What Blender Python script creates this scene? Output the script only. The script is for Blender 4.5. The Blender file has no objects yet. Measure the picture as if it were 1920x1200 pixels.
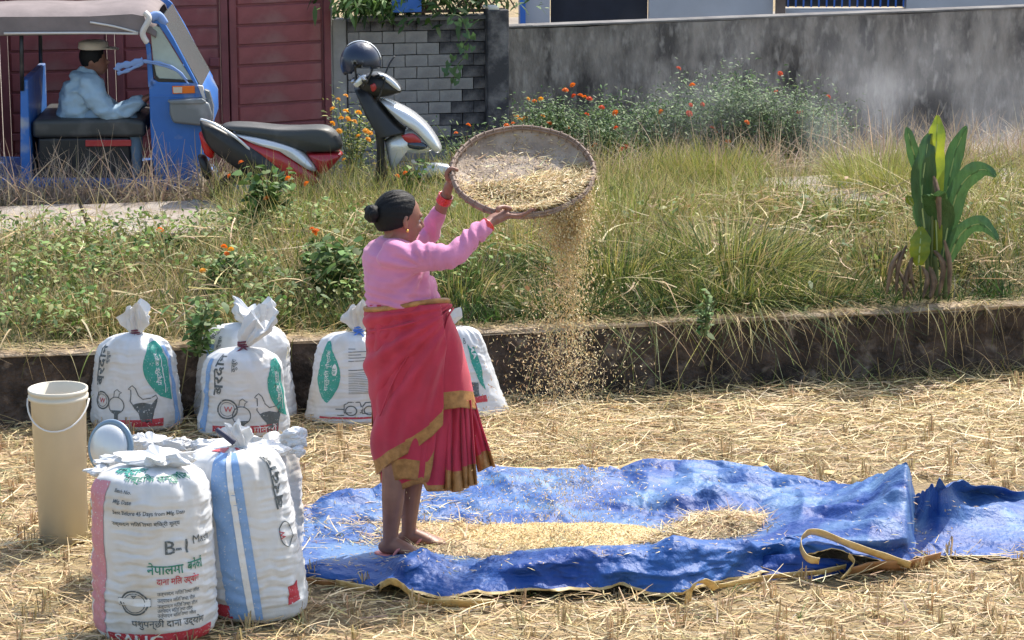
import bpy, bmesh, math, random
import numpy as np
from mathutils import Vector, Matrix

C = bpy.context.scene.collection
SC = bpy.context.scene
rad = math.radians
random.seed(7)
rng = np.random.default_rng(7)

# ------------------------------------------------------------------ camera, sky, sun, exposure
CAMH = 3.15
FPX = 4800.0
PITCH = math.atan(1045.0 / FPX)
cam_d = bpy.data.cameras.new("camera")
cam_d.sensor_width = 36.0
cam_d.lens = 36.0 * FPX / 1920.0
cam_d.clip_start = 0.1
cam_d.clip_end = 2000.0
cam = bpy.data.objects.new("camera", cam_d)
C.objects.link(cam)
cam.location = (0, 0, CAMH)
cam.rotation_euler = (math.pi / 2 - PITCH, 0, 0)
SC.camera = cam

SUN_EL, SUN_AZ = rad(52), rad(35)      # behind the scene, to the right (azimuth from +Y towards +X)
world = bpy.data.worlds.new("World")
SC.world = world
world.use_nodes = True
wn = world.node_tree
wn.nodes.clear()
sky = wn.nodes.new("ShaderNodeTexSky")
sky.sky_type = 'NISHITA'
sky.sun_disc = False
sky.sun_elevation = SUN_EL
sky.sun_rotation = SUN_AZ
sky.air_density = 1.3
sky.dust_density = 2.5
bgn = wn.nodes.new("ShaderNodeBackground")
bgn.inputs[1].default_value = 0.15
wout = wn.nodes.new("ShaderNodeOutputWorld")
wn.links.new(sky.outputs[0], bgn.inputs[0])
wn.links.new(bgn.outputs[0], wout.inputs[0])

sun_d = bpy.data.lights.new("sun", 'SUN')
sun_d.energy = 3.7
sun_d.angle = rad(0.5)
sun_d.color = (1.0, 0.94, 0.85)
sun = bpy.data.objects.new("sun", sun_d)
C.objects.link(sun)
sdir = Vector((math.sin(SUN_AZ) * math.cos(SUN_EL), math.cos(SUN_AZ) * math.cos(SUN_EL), math.sin(SUN_EL)))
sun.rotation_euler = sdir.to_track_quat('Z', 'Y').to_euler()
sun.location = (4, 8, 9)

vs = SC.view_settings
vs.view_transform = 'Standard'
vs.look = 'None'
vs.gamma = 1.0
vs.exposure = 0.88
vs.use_curve_mapping = False
SC.cycles.max_bounces = 6
SC.cycles.transparent_max_bounces = 8
SC.cycles.volume_bounces = 1
SC.cycles.volume_max_steps = 64

# ------------------------------------------------------------------ helpers
CP, SP = math.cos(PITCH), math.sin(PITCH)

def W(x, y, z=0.0):
    """point of the horizontal plane z seen at photo position x, y (used once, to measure the place)"""
    u, v = (x - 960) / FPX, (y - 600) / FPX
    d = (CAMH - z) / (SP + v * CP)
    return Vector((u * d, d * (CP - v * SP), z))

def WY(x, y, Y):
    """point of the upright plane at distance Y"""
    u, v = (x - 960) / FPX, (y - 600) / FPX
    d = Y / (CP - v * SP)
    return Vector((u * d, Y, CAMH - d * (SP + v * CP)))

def hash3(ix, iy, iz, seed):
    n = (ix * 374761393 + iy * 668265263 + iz * 2147483647 + seed * 1274126177) & 0xFFFFFFFF
    n = ((n ^ (n >> 13)) * 1274126177) & 0xFFFFFFFF
    n = (n ^ (n >> 16)) & 0xFFFFFFFF
    return n / 4294967295.0

def vnoise(x, y, z=0.0, seed=0):
    x, y, z = np.broadcast_arrays(np.asarray(x, float), np.asarray(y, float), np.asarray(z, float))
    ix, iy, iz = np.floor(x).astype(np.int64), np.floor(y).astype(np.int64), np.floor(z).astype(np.int64)
    fx, fy, fz = x - ix, y - iy, z - iz
    fx, fy, fz = [f * f * (3 - 2 * f) for f in (fx, fy, fz)]
    r = 0
    for a in (0, 1):
        for b in (0, 1):
            for c in (0, 1):
                w = (fx if a else 1 - fx) * (fy if b else 1 - fy) * (fz if c else 1 - fz)
                r = r + w * hash3(ix + a, iy + b, iz + c, seed)
    return r * 2 - 1

def fbm(x, y, z=0.0, seed=0, octv=4):
    r, a, f = 0, 0.5, 1.0
    for i in range(octv):
        r = r + a * vnoise(np.asarray(x) * f, np.asarray(y) * f, np.asarray(z) * f, seed + i * 17)
        a *= 0.5
        f *= 2.03
    return r

def sm(a, b, x):
    t = np.clip((np.asarray(x, float) - a) / (b - a), 0, 1)
    return t * t * (3 - 2 * t)

def mesh_np(name, V, F, mats, parent=None, fm=None, smooth=False, col=None):
    """V (n,3), F (m,k) array or list of lists"""
    me = bpy.data.meshes.new(name)
    V = np.asarray(V, dtype=np.float32)
    if isinstance(F, np.ndarray):
        m, k = F.shape
        me.vertices.add(len(V)); me.vertices.foreach_set("co", V.ravel())
        me.loops.add(m * k); me.loops.foreach_set("vertex_index", F.astype(np.int32).ravel())
        me.polygons.add(m)
        me.polygons.foreach_set("loop_start", np.arange(0, m * k, k, dtype=np.int32))
        me.polygons.foreach_set("loop_total", np.full(m, k, dtype=np.int32))
    else:
        me.from_pydata([tuple(v) for v in V.tolist()], [], [tuple(int(i) for i in f) for f in F])
    if not isinstance(mats, (list, tuple)):
        mats = [mats]
    for mm in mats:
        me.materials.append(mm)
    if fm is not None:
        me.polygons.foreach_set("material_index", np.asarray(fm, dtype=np.int32))
    if smooth:
        me.polygons.foreach_set("use_smooth", np.ones(len(me.polygons), dtype=bool))
    if col is not None:
        at = me.color_attributes.new("tint", 'FLOAT_COLOR', 'POINT')
        c4 = np.ones((len(V), 4), dtype=np.float32); c4[:, :3] = col
        at.data.foreach_set("color", c4.ravel())
    me.update(calc_edges=True)
    me.validate()
    o = bpy.data.objects.new(name, me)
    C.objects.link(o)
    if parent is not None:
        setpar(o, parent)
    return o

def setpar(o, parent):
    o.parent = parent
    if parent.type == 'EMPTY':
        o.location = Vector(o.location) - parent.location

def thing(name, label, cat, loc, group=None):
    o = bpy.data.objects.new(name, None)
    o.empty_display_size = 0.1
    C.objects.link(o)
    o.location = loc
    return tag(o, label, cat, group)

def tag(o, label, cat, group=None):
    o['label'] = label
    o['category'] = cat
    if group: o['group'] = group
    return o

def struct(o):
    o['kind'] = 'structure'
    return o

def stuff(o, label=None, cat=None):
    o['kind'] = 'stuff'
    if label: o['label'] = label
    if cat: o['category'] = cat
    return o

class MB:
    def __init__(s): s.v = []; s.f = []; s.m = []
    def add(s, V, F, m=0):
        b = len(s.v)
        s.v += [tuple(p) for p in V]
        s.f += [tuple(i + b for i in f) for f in F]
        s.m += [m] * len(F)
        return s
    def box(s, c, hx, hy, hz, m=0):
        """c centre, hx/hy/hz half vectors"""
        c, hx, hy, hz = [Vector(q) for q in (c, hx, hy, hz)]
        V = [c + a * hx + b * hy + d * hz for d in (-1, 1) for b in (-1, 1) for a in (-1, 1)]
        F = [(0, 2, 3, 1), (4, 5, 7, 6), (0, 1, 5, 4), (2, 6, 7, 3), (0, 4, 6, 2), (1, 3, 7, 5)]
        return s.add(V, F, m)
    def abox(s, x0, x1, y0, y1, z0, z1, m=0):
        return s.box(((x0 + x1) / 2, (y0 + y1) / 2, (z0 + z1) / 2), ((x1 - x0) / 2, 0, 0), (0, (y1 - y0) / 2, 0), (0, 0, (z1 - z0) / 2), m)
    def tube(s, pts, r, n=10, m=0, up=None, caps=True):
        V, F = tube_vf(pts, r, n, up, caps)
        return s.add(V, F, m)
    def ell(s, c, ax, n=16, k=10, m=0):
        """ellipsoid: ax three half-axis vectors"""
        c = Vector(c); ax = [Vector(a) for a in ax]
        V = [c - ax[2]]
        for i in range(1, k):
            ph = -math.pi / 2 + math.pi * i / k
            for j in range(n):
                th = 2 * math.pi * j / n
                V.append(c + ax[0] * math.cos(ph) * math.cos(th) + ax[1] * math.cos(ph) * math.sin(th) + ax[2] * math.sin(ph))
        V.append(c + ax[2])
        F = [(0, 1 + (j + 1) % n, 1 + j) for j in range(n)]
        for i in range(k - 2):
            for j in range(n):
                a = 1 + i * n + j; b = 1 + i * n + (j + 1) % n
                F.append((a, b, b + n, a + n))
        t = len(V) - 1
        F += [(t, t - n + j, t - n + (j + 1) % n) for j in range(n)]
        return s.add(V, F, m)
    def poly(s, P, d, m=0):
        """prism: outline P (list of Vector) extruded by vector d"""
        P = [Vector(p) for p in P]; n = len(P)
        V = P + [p + Vector(d) for p in P]
        F = [tuple(range(n)), tuple(range(2 * n - 1, n - 1, -1))]
        F += [(i, i + n, (i + 1) % n + n, (i + 1) % n) for i in range(n)]
        return s.add(V, F, m)
    def build(s, name, mats, parent=None, smooth=False, bevel=0, weld=False):
        o = mesh_np(name, np.array(s.v), s.f, mats, parent, s.m, smooth)
        bm = bmesh.new(); bm.from_mesh(o.data)
        if weld: bmesh.ops.remove_doubles(bm, verts=bm.verts, dist=1e-5)
        bmesh.ops.recalc_face_normals(bm, faces=bm.faces)
        bm.to_mesh(o.data); bm.free()
        if bevel:
            b = o.modifiers.new("bevel", 'BEVEL'); b.width = bevel; b.segments = 3; b.limit_method = 'ANGLE'; b.angle_limit = rad(40)
            o.data.polygons.foreach_set("use_smooth", [True] * len(o.data.polygons))
            w = o.modifiers.new("wn", 'WEIGHTED_NORMAL')
        return o

def tube_vf(pts, r, n=10, up=None, caps=True):
    pts = [Vector(p) for p in pts]
    k = len(pts)
    if not isinstance(r, (list, tuple)): r = [r] * k
    V = []; prev = Vector(up).normalized() if up is not None else None
    for i, p in enumerate(pts):
        t = (pts[min(i + 1, k - 1)] - pts[max(i - 1, 0)]).normalized()
        if prev is None:
            prev = Vector((0, 0, 1)) if abs(t.z) < 0.9 else Vector((1, 0, 0))
        a = (prev - t * prev.dot(t)).normalized()
        b = t.cross(a)
        if up is None: prev = a
        ra, rb = r[i] if isinstance(r[i], (tuple, list)) else (r[i], r[i])
        for j in range(n):
            th = 2 * math.pi * j / n
            V.append(p + a * ra * math.cos(th) + b * rb * math.sin(th))
    F = []
    for i in range(k - 1):
        for j in range(n):
            F.append((i * n + j, i * n + (j + 1) % n, (i + 1) * n + (j + 1) % n, (i + 1) * n + j))
    if caps:
        F.append(tuple(range(n - 1, -1, -1))); F.append(tuple(range((k - 1) * n, k * n)))
    return V, F

def smooth_path(pts, n=6):
    """Catmull-Rom through the points"""
    P = [Vector(p) for p in pts]
    out = []
    for i in range(len(P) - 1):
        p0, p1, p2, p3 = P[max(i - 1, 0)], P[i], P[i + 1], P[min(i + 2, len(P) - 1)]
        for j in range(n):
            t = j / n
            out.append(0.5 * ((2 * p1) + (p2 - p0) * t + (2 * p0 - 5 * p1 + 4 * p2 - p3) * t * t + (3 * p1 - p0 - 3 * p2 + p3) * t ** 3))
    out.append(P[-1])
    return out

def remeshed(o, size, sm_it=3):
    """turn overlapping closed lofts into one continuous skin"""
    m = o.modifiers.new("r", 'REMESH'); m.mode = 'VOXEL'; m.voxel_size = size; m.use_smooth_shade = True
    if sm_it:
        s = o.modifiers.new("s", 'SMOOTH'); s.factor = 0.5; s.iterations = sm_it
    bpy.context.view_layer.update()
    dg = bpy.context.evaluated_depsgraph_get()
    me = bpy.data.meshes.new_from_object(o.evaluated_get(dg))
    old = o.data
    o.modifiers.clear()
    mats = [m for m in old.materials]
    o.data = me
    me.materials.clear()
    for m in mats: me.materials.append(m)
    me.polygons.foreach_set("use_smooth", [True] * len(me.polygons))
    return o

# ------------------------------------------------------------------ materials
def mat(name, col, rough=0.7, var=0.0, vscale=8.0, bump=0.0, bscale=60.0, trans=0.0, metal=0.0, spec=0.5,
        col2=None, stretch=(1, 1, 1), tint=False, back=None, detail=6, coat=0.0, bdist=0.005, dust=None, wear=False, sheen=0.0, thresh=None):
    m = bpy.data.materials.new(name); m.use_nodes = True
    nt = m.node_tree; N = nt.nodes; L = nt.links
    p = N["Principled BSDF"]; out = N["Material Output"]
    p.inputs["Roughness"].default_value = rough
    p.inputs["Metallic"].default_value = metal
    p.inputs["Specular IOR Level"].default_value = spec
    p.inputs["Coat Weight"].default_value = coat
    p.inputs["Sheen Weight"].default_value = sheen
    tc = N.new("ShaderNodeTexCoord"); mp = N.new("ShaderNodeMapping"); mp.inputs["Scale"].default_value = stretch
    L.new(tc.outputs["Object"], mp.inputs["Vector"])
    if tint:
        a = N.new("ShaderNodeAttribute"); a.attribute_name = "tint"
        c = a.outputs["Color"]
    else:
        rgb = N.new("ShaderNodeRGB"); rgb.outputs[0].default_value = (*col, 1); c = rgb.outputs[0]
    if var > 0 or col2 is not None:
        nz = N.new("ShaderNodeTexNoise"); nz.inputs["Scale"].default_value = vscale; nz.inputs["Detail"].default_value = detail
        nz.inputs["Roughness"].default_value = 0.6
        L.new(mp.outputs[0], nz.inputs["Vector"])
        mx = N.new("ShaderNodeMix"); mx.data_type = 'RGBA'
        rp = N.new("ShaderNodeMapRange")
        lo, hi = thresh if thresh else (0.35, 0.65)
        rp.inputs[1].default_value = lo; rp.inputs[2].default_value = hi
        L.new(nz.outputs["Fac"], rp.inputs[0]); L.new(rp.outputs[0], mx.inputs[0])
        L.new(c, mx.inputs[6])
        if col2 is not None:
            mx.inputs[7].default_value = (*col2, 1)
        else:
            ml = N.new("ShaderNodeMix"); ml.data_type = 'RGBA'; ml.blend_type = 'MULTIPLY'; ml.inputs[0].default_value = 1
            ml.inputs[7].default_value = (1 - var, 1 - var, 1 - var, 1)
            L.new(c, ml.inputs[6]); L.new(ml.outputs[2], mx.inputs[7])
        c = mx.outputs[2]
    if dust:
        n2 = N.new("ShaderNodeTexNoise"); n2.inputs["Scale"].default_value = dust[1]; n2.inputs["Detail"].default_value = 8
        L.new((mp if wear else tc).outputs[0 if wear else "Object"], n2.inputs["Vector"])
        r2 = N.new("ShaderNodeMapRange"); r2.inputs[1].default_value = dust[2]; r2.inputs[2].default_value = dust[3]
        L.new(n2.outputs["Fac"], r2.inputs[0])
        m2 = N.new("ShaderNodeMix"); m2.data_type = 'RGBA'
        L.new(r2.outputs[0], m2.inputs[0]); L.new(c, m2.inputs[6]); m2.inputs[7].default_value = (*dust[0], 1)
        c = m2.outputs[2]
    if back is not None:
        g = N.new("ShaderNodeNewGeometry"); mb = N.new("ShaderNodeMix"); mb.data_type = 'RGBA'
        L.new(g.outputs["Backfacing"], mb.inputs[0]); L.new(c, mb.inputs[6]); mb.inputs[7].default_value = (*back, 1)
        c = mb.outputs[2]
    L.new(c, p.inputs["Base Color"])
    if bump > 0:
        nb = N.new("ShaderNodeTexNoise"); nb.inputs["Scale"].default_value = bscale; nb.inputs["Detail"].default_value = 6
        L.new(mp.outputs[0], nb.inputs["Vector"])
        b = N.new("ShaderNodeBump"); b.inputs["Strength"].default_value = bump; b.inputs["Distance"].default_value = bdist
        L.new(nb.outputs["Fac"], b.inputs["Height"]); L.new(b.outputs[0], p.inputs["Normal"])
    if trans > 0:
        t = N.new("ShaderNodeBsdfTranslucent"); L.new(c, t.inputs["Color"])
        ms = N.new("ShaderNodeMixShader"); ms.inputs[0].default_value = trans
        L.new(p.outputs[0], ms.inputs[1]); L.new(t.outputs[0], ms.inputs[2]); L.new(ms.outputs[0], out.inputs["Surface"])
    return m

M = {}
M['soil'] = mat("dry_soil", (0.20, 0.145, 0.08), 0.95, col2=(0.34, 0.255, 0.13), vscale=9, bump=0.8, bscale=40, bdist=0.02)
M['bank'] = mat("bank_soil", (0.075, 0.06, 0.03), 0.95, col2=(0.14, 0.12, 0.05), vscale=6, bump=0.8, bscale=30, bdist=0.02)
M['road'] = mat("dusty_road", (0.20, 0.165, 0.13), 0.95, col2=(0.28, 0.24, 0.19), vscale=2.5, bump=0.5, bscale=60, bdist=0.01)
M['path'] = mat("worn_concrete", (0.36, 0.32, 0.28), 0.9, col2=(0.24, 0.19, 0.15), vscale=5, bump=0.6, bscale=45, bdist=0.006)
M['grass'] = mat("grass_blades", (0, 0, 0), 0.6, tint=True, trans=0.24, spec=0.3)
M['straw'] = mat("straw", (0, 0, 0), 0.5, tint=True, trans=0.2, spec=0.4)
M['grain'] = mat("paddy_grain", (0, 0, 0), 0.55, tint=True, trans=0.1)
M['oldwall'] = mat("mouldy_concrete", (0.11, 0.078, 0.06), 0.95, col2=(0.025, 0.018, 0.014), vscale=7, bump=1.0, bscale=34, bdist=0.035, dust=((0.24, 0.19, 0.15), 11, 0.58, 0.74))
M['coping'] = mat("worn_coping", (0.46, 0.36, 0.25), 0.9, col2=(0.22, 0.16, 0.10), vscale=14, bump=0.8, bscale=50, bdist=0.01)
# ------------------------------------------------------------------ the lie of the land
WA, WB = W(350, 786), W(1700, 712)
TT = (WB - WA).normalized()
NN = Vector((-TT.y, TT.x, 0))
WALLH = 0.375
def LW(s, q, z=0.0):
    p = WA + TT * s + NN * q
    return Vector((p.x, p.y, z))
def SQ(p):
    d = Vector((p.x, p.y, 0)) - WA
    return d.dot(TT), d.dot(NN)
PQ0 = SQ(W(250, 440, .35))[1]; PQ1 = SQ(W(250, 377, .35))[1]
PQ2 = SQ(W(1480, 378, .35))[1]
ROADZ = 0.1
def TZ(s, q):
    s = np.asarray(s, float); q = np.asarray(q, float)
    h = WALLH - .02 + .05 * fbm(s * 1.1, q * 1.3, 0, 5)
    h = h + .09 * sm(.2, 1.1, q) * (1 - sm(PQ0 - 1.2, PQ0 - .1, q))
    h = h - (h - .30) * sm(PQ0 - .6, PQ0 - .1, q)
    h = h - (h - ROADZ) * sm(PQ1 + .02, PQ1 + .5, q)
    return h

# one ground sheet out to the horizon, with the field in front
n = 90
gx = np.concatenate([np.linspace(-400, -6, 12), np.linspace(-5.5, 6.5, 130), np.linspace(7, 400, 12)])
gy = np.concatenate([np.linspace(-300, 8, 8), np.linspace(8.2, 14.4, 90), np.linspace(14.6, 500, 14)])
GX, GY = np.meshgrid(gx, gy)
def field_z(x, y):
    return .018 * fbm(np.asarray(x) * 3.1, np.asarray(y) * 3.1, 0, 11) - .004
near = ((GX > -6) & (GX < 7) & (GY > 8) & (GY < 14.5))
GZ = np.where(near, field_z(GX, GY), -0.02)
Vg = np.stack([GX, GY, GZ], -1).reshape(-1, 3)
idx = np.arange(GX.size).reshape(GX.shape)
Fg = np.stack([idx[:-1, :-1], idx[:-1, 1:], idx[1:, 1:], idx[1:, :-1]], -1).reshape(-1, 4)
struct(mesh_np("field_ground", Vg, Fg, M['soil'], smooth=True))

ss = np.linspace(-14, 16, 300); qq = np.concatenate([np.linspace(.07, PQ1 + 1.0, 90), [PQ1 + 1.02]])
S2, Q2 = np.meshgrid(ss, qq)
Z2 = TZ(S2, Q2); Z2[-1, :] = -.5
Vb = np.stack([WA.x + TT.x * S2 + NN.x * Q2, WA.y + TT.y * S2 + NN.y * Q2, Z2], -1).reshape(-1, 3)
idx = np.arange(S2.size).reshape(S2.shape)
Fb = np.stack([idx[:-1, :-1], idx[:-1, 1:], idx[1:, 1:], idx[1:, :-1]], -1).reshape(-1, 4)
struct(mesh_np("grass_bank", Vb, Fb, M['bank'], smooth=True))
# the dusty road beyond the bank
rs = np.linspace(-60, 70, 60); rq = np.linspace(PQ1 + .55, PQ1 + 14, 24)
S3, Q3 = np.meshgrid(rs, rq)
Z3 = ROADZ + .004 + .012 * fbm(S3 * .9, Q3 * .9, 0, 21); Z3[0, :] -= .05
Vb = np.stack([WA.x + TT.x * S3 + NN.x * Q3, WA.y + TT.y * S3 + NN.y * Q3, Z3], -1).reshape(-1, 3)
idx = np.arange(S3.size).reshape(S3.shape)
Fb = np.stack([idx[:-1, :-1], idx[:-1, 1:], idx[1:, 1:], idx[1:, :-1]], -1).reshape(-1, 4)
struct(mesh_np("road", Vb, Fb, M['road'], smooth=True))
# footpath of concrete slabs over the drain
pth = bpy.data.objects.new("path", None); C.objects.link(pth); pth.location = LW(0, PQ0, .3); struct(pth)
mb = MB(); hw_ = (PQ1 - PQ0) / 2
mb.box((0, 0, 0), TT * .44, NN * hw_, (0, 0, .055))
slab0 = mb.build("slab", M['path'], None, bevel=.008)
for i in range(18):
    o = slab0 if i == 0 else slab0.copy()
    if i: C.objects.link(o)
    setpar(o, pth)
    sag = random.uniform(-.012, .012)
    o.location = LW(-7.0 + i * .9, PQ0 + hw_, .30 + sag) - pth.location
    o.rotation_euler = (random.uniform(-.01, .01), random.uniform(-.012, .012), 0)

# retaining wall: body with a pale coping
rw = thing("retaining_wall", "low dark mouldy concrete retaining wall with a pale worn coping at the edge of the straw field", "wall", LW(0, 0, 0))
def long_box(q0, q1, z0, z1, ns, amp, seed, name, m):
    sv = np.linspace(-14, 16, ns)
    prof = [(q0, z0), (q0, z0 + (z1 - z0) * .33), (q0, z0 + (z1 - z0) * .66), (q0, z1 - .01), (q0 + .012, z1), (q1 - .012, z1), (q1, z1 - .01), (q1, z0)]
    V = []
    for i, s in enumerate(sv):
        for j, (q, z) in enumerate(prof):
            a = float(fbm(s * 2.3, j * .9, 0, seed)) * amp; b = float(fbm(s * 2.7, j * .7, 5, seed)) * amp
            p = LW(s, q + a, z + b * (1 if z > z0 else 0)); V.append(p)
    k = len(prof); F = []
    for i in range(ns - 1):
        for j in range(k):
            F.append((i * k + j, (i + 1) * k + j, (i + 1) * k + (j + 1) % k, i * k + (j + 1) % k))
    F.append(tuple(range(k))); F.append(tuple(range((ns - 1) * k, ns * k))[::-1])
    return MB().add(V, F).build(name, m, rw, smooth=False)
long_box(0, .20, -.1, WALLH - .018, 900, .030, 3, "wall_body", M['oldwall'])
long_box(-.010, .10, WALLH - .022, WALLH, 900, .022, 9, "coping", M['coping'])

# ------------------------------------------------------------------ boundary: gate, block wall, plastered wall, house
M['gate'] = mat("maroon_gate_paint", (0.27, 0.070, 0.072), 0.6, var=.35, vscale=3, stretch=(1, 1, 2), bump=.15, bscale=30, dust=((.30, .16, .145), 4, .45, .8))
M['gate_dark'] = mat("maroon_gate_frame", (0.22, 0.058, 0.064), 0.6, var=.3, vscale=5)
M['brick'] = mat("grey_block", (0.33, 0.31, 0.29), 0.95, col2=(0.22, 0.205, 0.20), vscale=7, bump=.6, bscale=60, bdist=.006)
M['brickdark'] = mat("mould_blackened_block", (0.055, 0.052, 0.056), 0.95, col2=(0.20, 0.185, 0.18), vscale=6, bump=.7, bscale=60, bdist=.008, thresh=(.46, .66))
M['mortar'] = mat("mortar", (0.19, 0.18, 0.17), 0.95, col2=(.09, .085, .085), vscale=4)
M['render'] = mat("grey_render", (0.36, 0.34, 0.32), 0.95, col2=(.25, .235, .22), vscale=5, bump=.4, bscale=40)
M['stain'] = mat("black_stained_plaster", (0.058, 0.050, 0.046), 0.95, col2=(0.26, 0.228, 0.20), vscale=2.6, stretch=(1.7, 1.7, .75), wear=True, bump=.9, bscale=25, bdist=.015, thresh=(.38, .62), dust=((.31, .28, .25), 10, .52, .72), detail=10)
M['house'] = mat("pale_grey_house_paint", (0.50, 0.50, 0.52), 0.85, var=.15, vscale=2)
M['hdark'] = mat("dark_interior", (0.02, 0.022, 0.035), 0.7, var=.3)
M['bluegrille'] = mat("blue_window_grille", (0.03, 0.14, 0.50), 0.5)
M['brownpost'] = mat("brown_post", (0.16, 0.11, 0.085), 0.8, var=.3)

KC = Vector((-0.06, 19.8, 0)); KR = Vector((3.57, 21.2, 0)); DR = (KR - KC).normalized(); NR = Vector((-DR.y, DR.x, 0))
KL = Vector((-1.37, 19.52, 0))
DL = (KC - KL).normalized(); NL = Vector((-DL.y, DL.x, 0)); LL = (KC - KL).length
topR = WY(950, 55, 19.8).z
topL = WY(800, 38, 19.65).z
Z = Vector((0, 0, 1))

# long wall
pw = thing("boundary_wall", "long grey plastered boundary wall stained black with mould behind the marigolds", "wall", KC + Z * ROADZ)
Lr = 16.0; ns = 120; nz = 14
V = []; F = []
for i in range(ns + 1):
    for j in range(nz + 1):
        s = Lr * i / ns; z = topR * j / nz
        d = float(fbm(s * 2, z * 3, 0, 31)) * .012
        V.append(KC + DR * s - NR * d + Z * (z + (.012 * float(fbm(s * 3, 0, 0, 4)) if j == nz else 0)))
for i in range(ns):
    for j in range(nz):
        a = i * (nz + 1) + j
        F.append((a, a + nz + 1, a + nz + 2, a + 1))
b0 = len(V)
for i in range(ns + 1):
    s = Lr * i / ns
    V.append(KC + DR * s + NR * .15 + Z * topR); V.append(KC + DR * s + NR * .15)
for i in range(ns):
    a = b0 + i * 2
    t0 = i * (nz + 1) + nz
    F.append((t0, t0 + nz + 1, a + 2, a)); F.append((a, a + 2, a + 3, a + 1))
F.append((nz, b0, b0 + 1, 0))
F.append(tuple([ns * (nz + 1), b0 + 2 * ns + 1, b0 + 2 * ns, ns * (nz + 1) + nz]))
MB().add(V, F).build("plastered_face", M['stain'], pw, smooth=False)
cap = MB(); cap.box(KC + DR * (Lr / 2) + NR * .075 + Z * (topR + .014), DR * (Lr / 2), NR * .085, Z * .009)
cap.build("wall_cap", M['mortar'], pw, bevel=.006)

# block wall: bricks one by one in front of a mortar core
bw = thing("block_wall", "short grey concrete block wall blackened by damp between the gate and the long wall", "wall", KL + Z * ROADZ)
mb = MB(); mb.box(KL + DL * (LL / 2) + NL * .09 + Z * (topL / 2), DL * (LL / 2), NL * .07, Z * (topL / 2 - .003))
mb.build("mortar_core", M['mortar'], bw)
mb = MB(); mb.box(KL + DL * .055 + NL * .07 + Z * (topL / 2 + .01), DL * .055, NL * .075, Z * (topL / 2 + .01))
mb.build("gate_pier", M['render'], bw, bevel=.01)
bl, bh = .178, .092
var = []
for k in range(4):
    for frac in (1.0, .5):
        w_, h_ = bl * frac / 2 - .0035, bh / 2 - .0035
        j = [random.uniform(-.0025, .0025) for _ in range(12)]
        m1 = MB(); m1.box((0, 0, 0), DL * w_, NL * .02, Z * h_)
        m1.v = [tuple(Vector(p) + Vector((j[a % 12], j[(a + 5) % 12], j[(a + 7) % 12]))) for a, p in enumerate(m1.v)]
        for mk in ('brick', 'brickdark'):
            o = m1.build("brick", M[mk]); var.append((frac, mk, o.data)); bpy.data.objects.remove(o)
row = 0; z = ROADZ - .06
while z < topL - bh * .6:
    x = .115 - (bl / 2 if row % 2 else 0)
    while x < LL - .03:
        fr = 1.0
        x0 = x
        if x < .11: x0 = .115; fr = .5
        if x0 + bl * fr > LL - .0: fr = .5
        if x0 + bl * fr > LL + .02: break
        cx = x0 + bl * fr / 2
        d = cx / LL + .22 * float(fbm(cx * 3, z * 3, 0, 8)) + (.55 if z > topL - .12 else 0) + .30 * sm(topL - .35, topL, z)
        mk = 'brickdark' if d > .72 else 'brick'
        me = random.choice([m for f_, k_, m in var if f_ == fr and k_ == mk])
        o = bpy.data.objects.new("brick", me); C.objects.link(o); setpar(o, bw)
        o.location = KL + DL * cx + NL * (random.uniform(-.003, .003)) + Z * (z + bh / 2) - bw.location
        x = x0 + bl * fr
    z += bh; row += 1
mb = MB(); mb.box(KL + DL * (LL / 2 + .06) + NL * .06 + Z * (topL + .014), DL * (LL / 2 - .06), NL * .10, Z * .014)
mb.build("coping", M['mortar'], bw, bevel=.004)

cp = MB(); ctop = WY(940, 18, 19.7).z
cp.box(KC - DL * .07 - NL * .03 + Z * (ctop / 2), DL * .085, NL * .085, Z * (ctop / 2))
tag(cp.build("wall_pillar", M['brickdark'], bevel=.012), "black mouldy square pillar where the block wall meets the long wall", "pillar")

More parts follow.
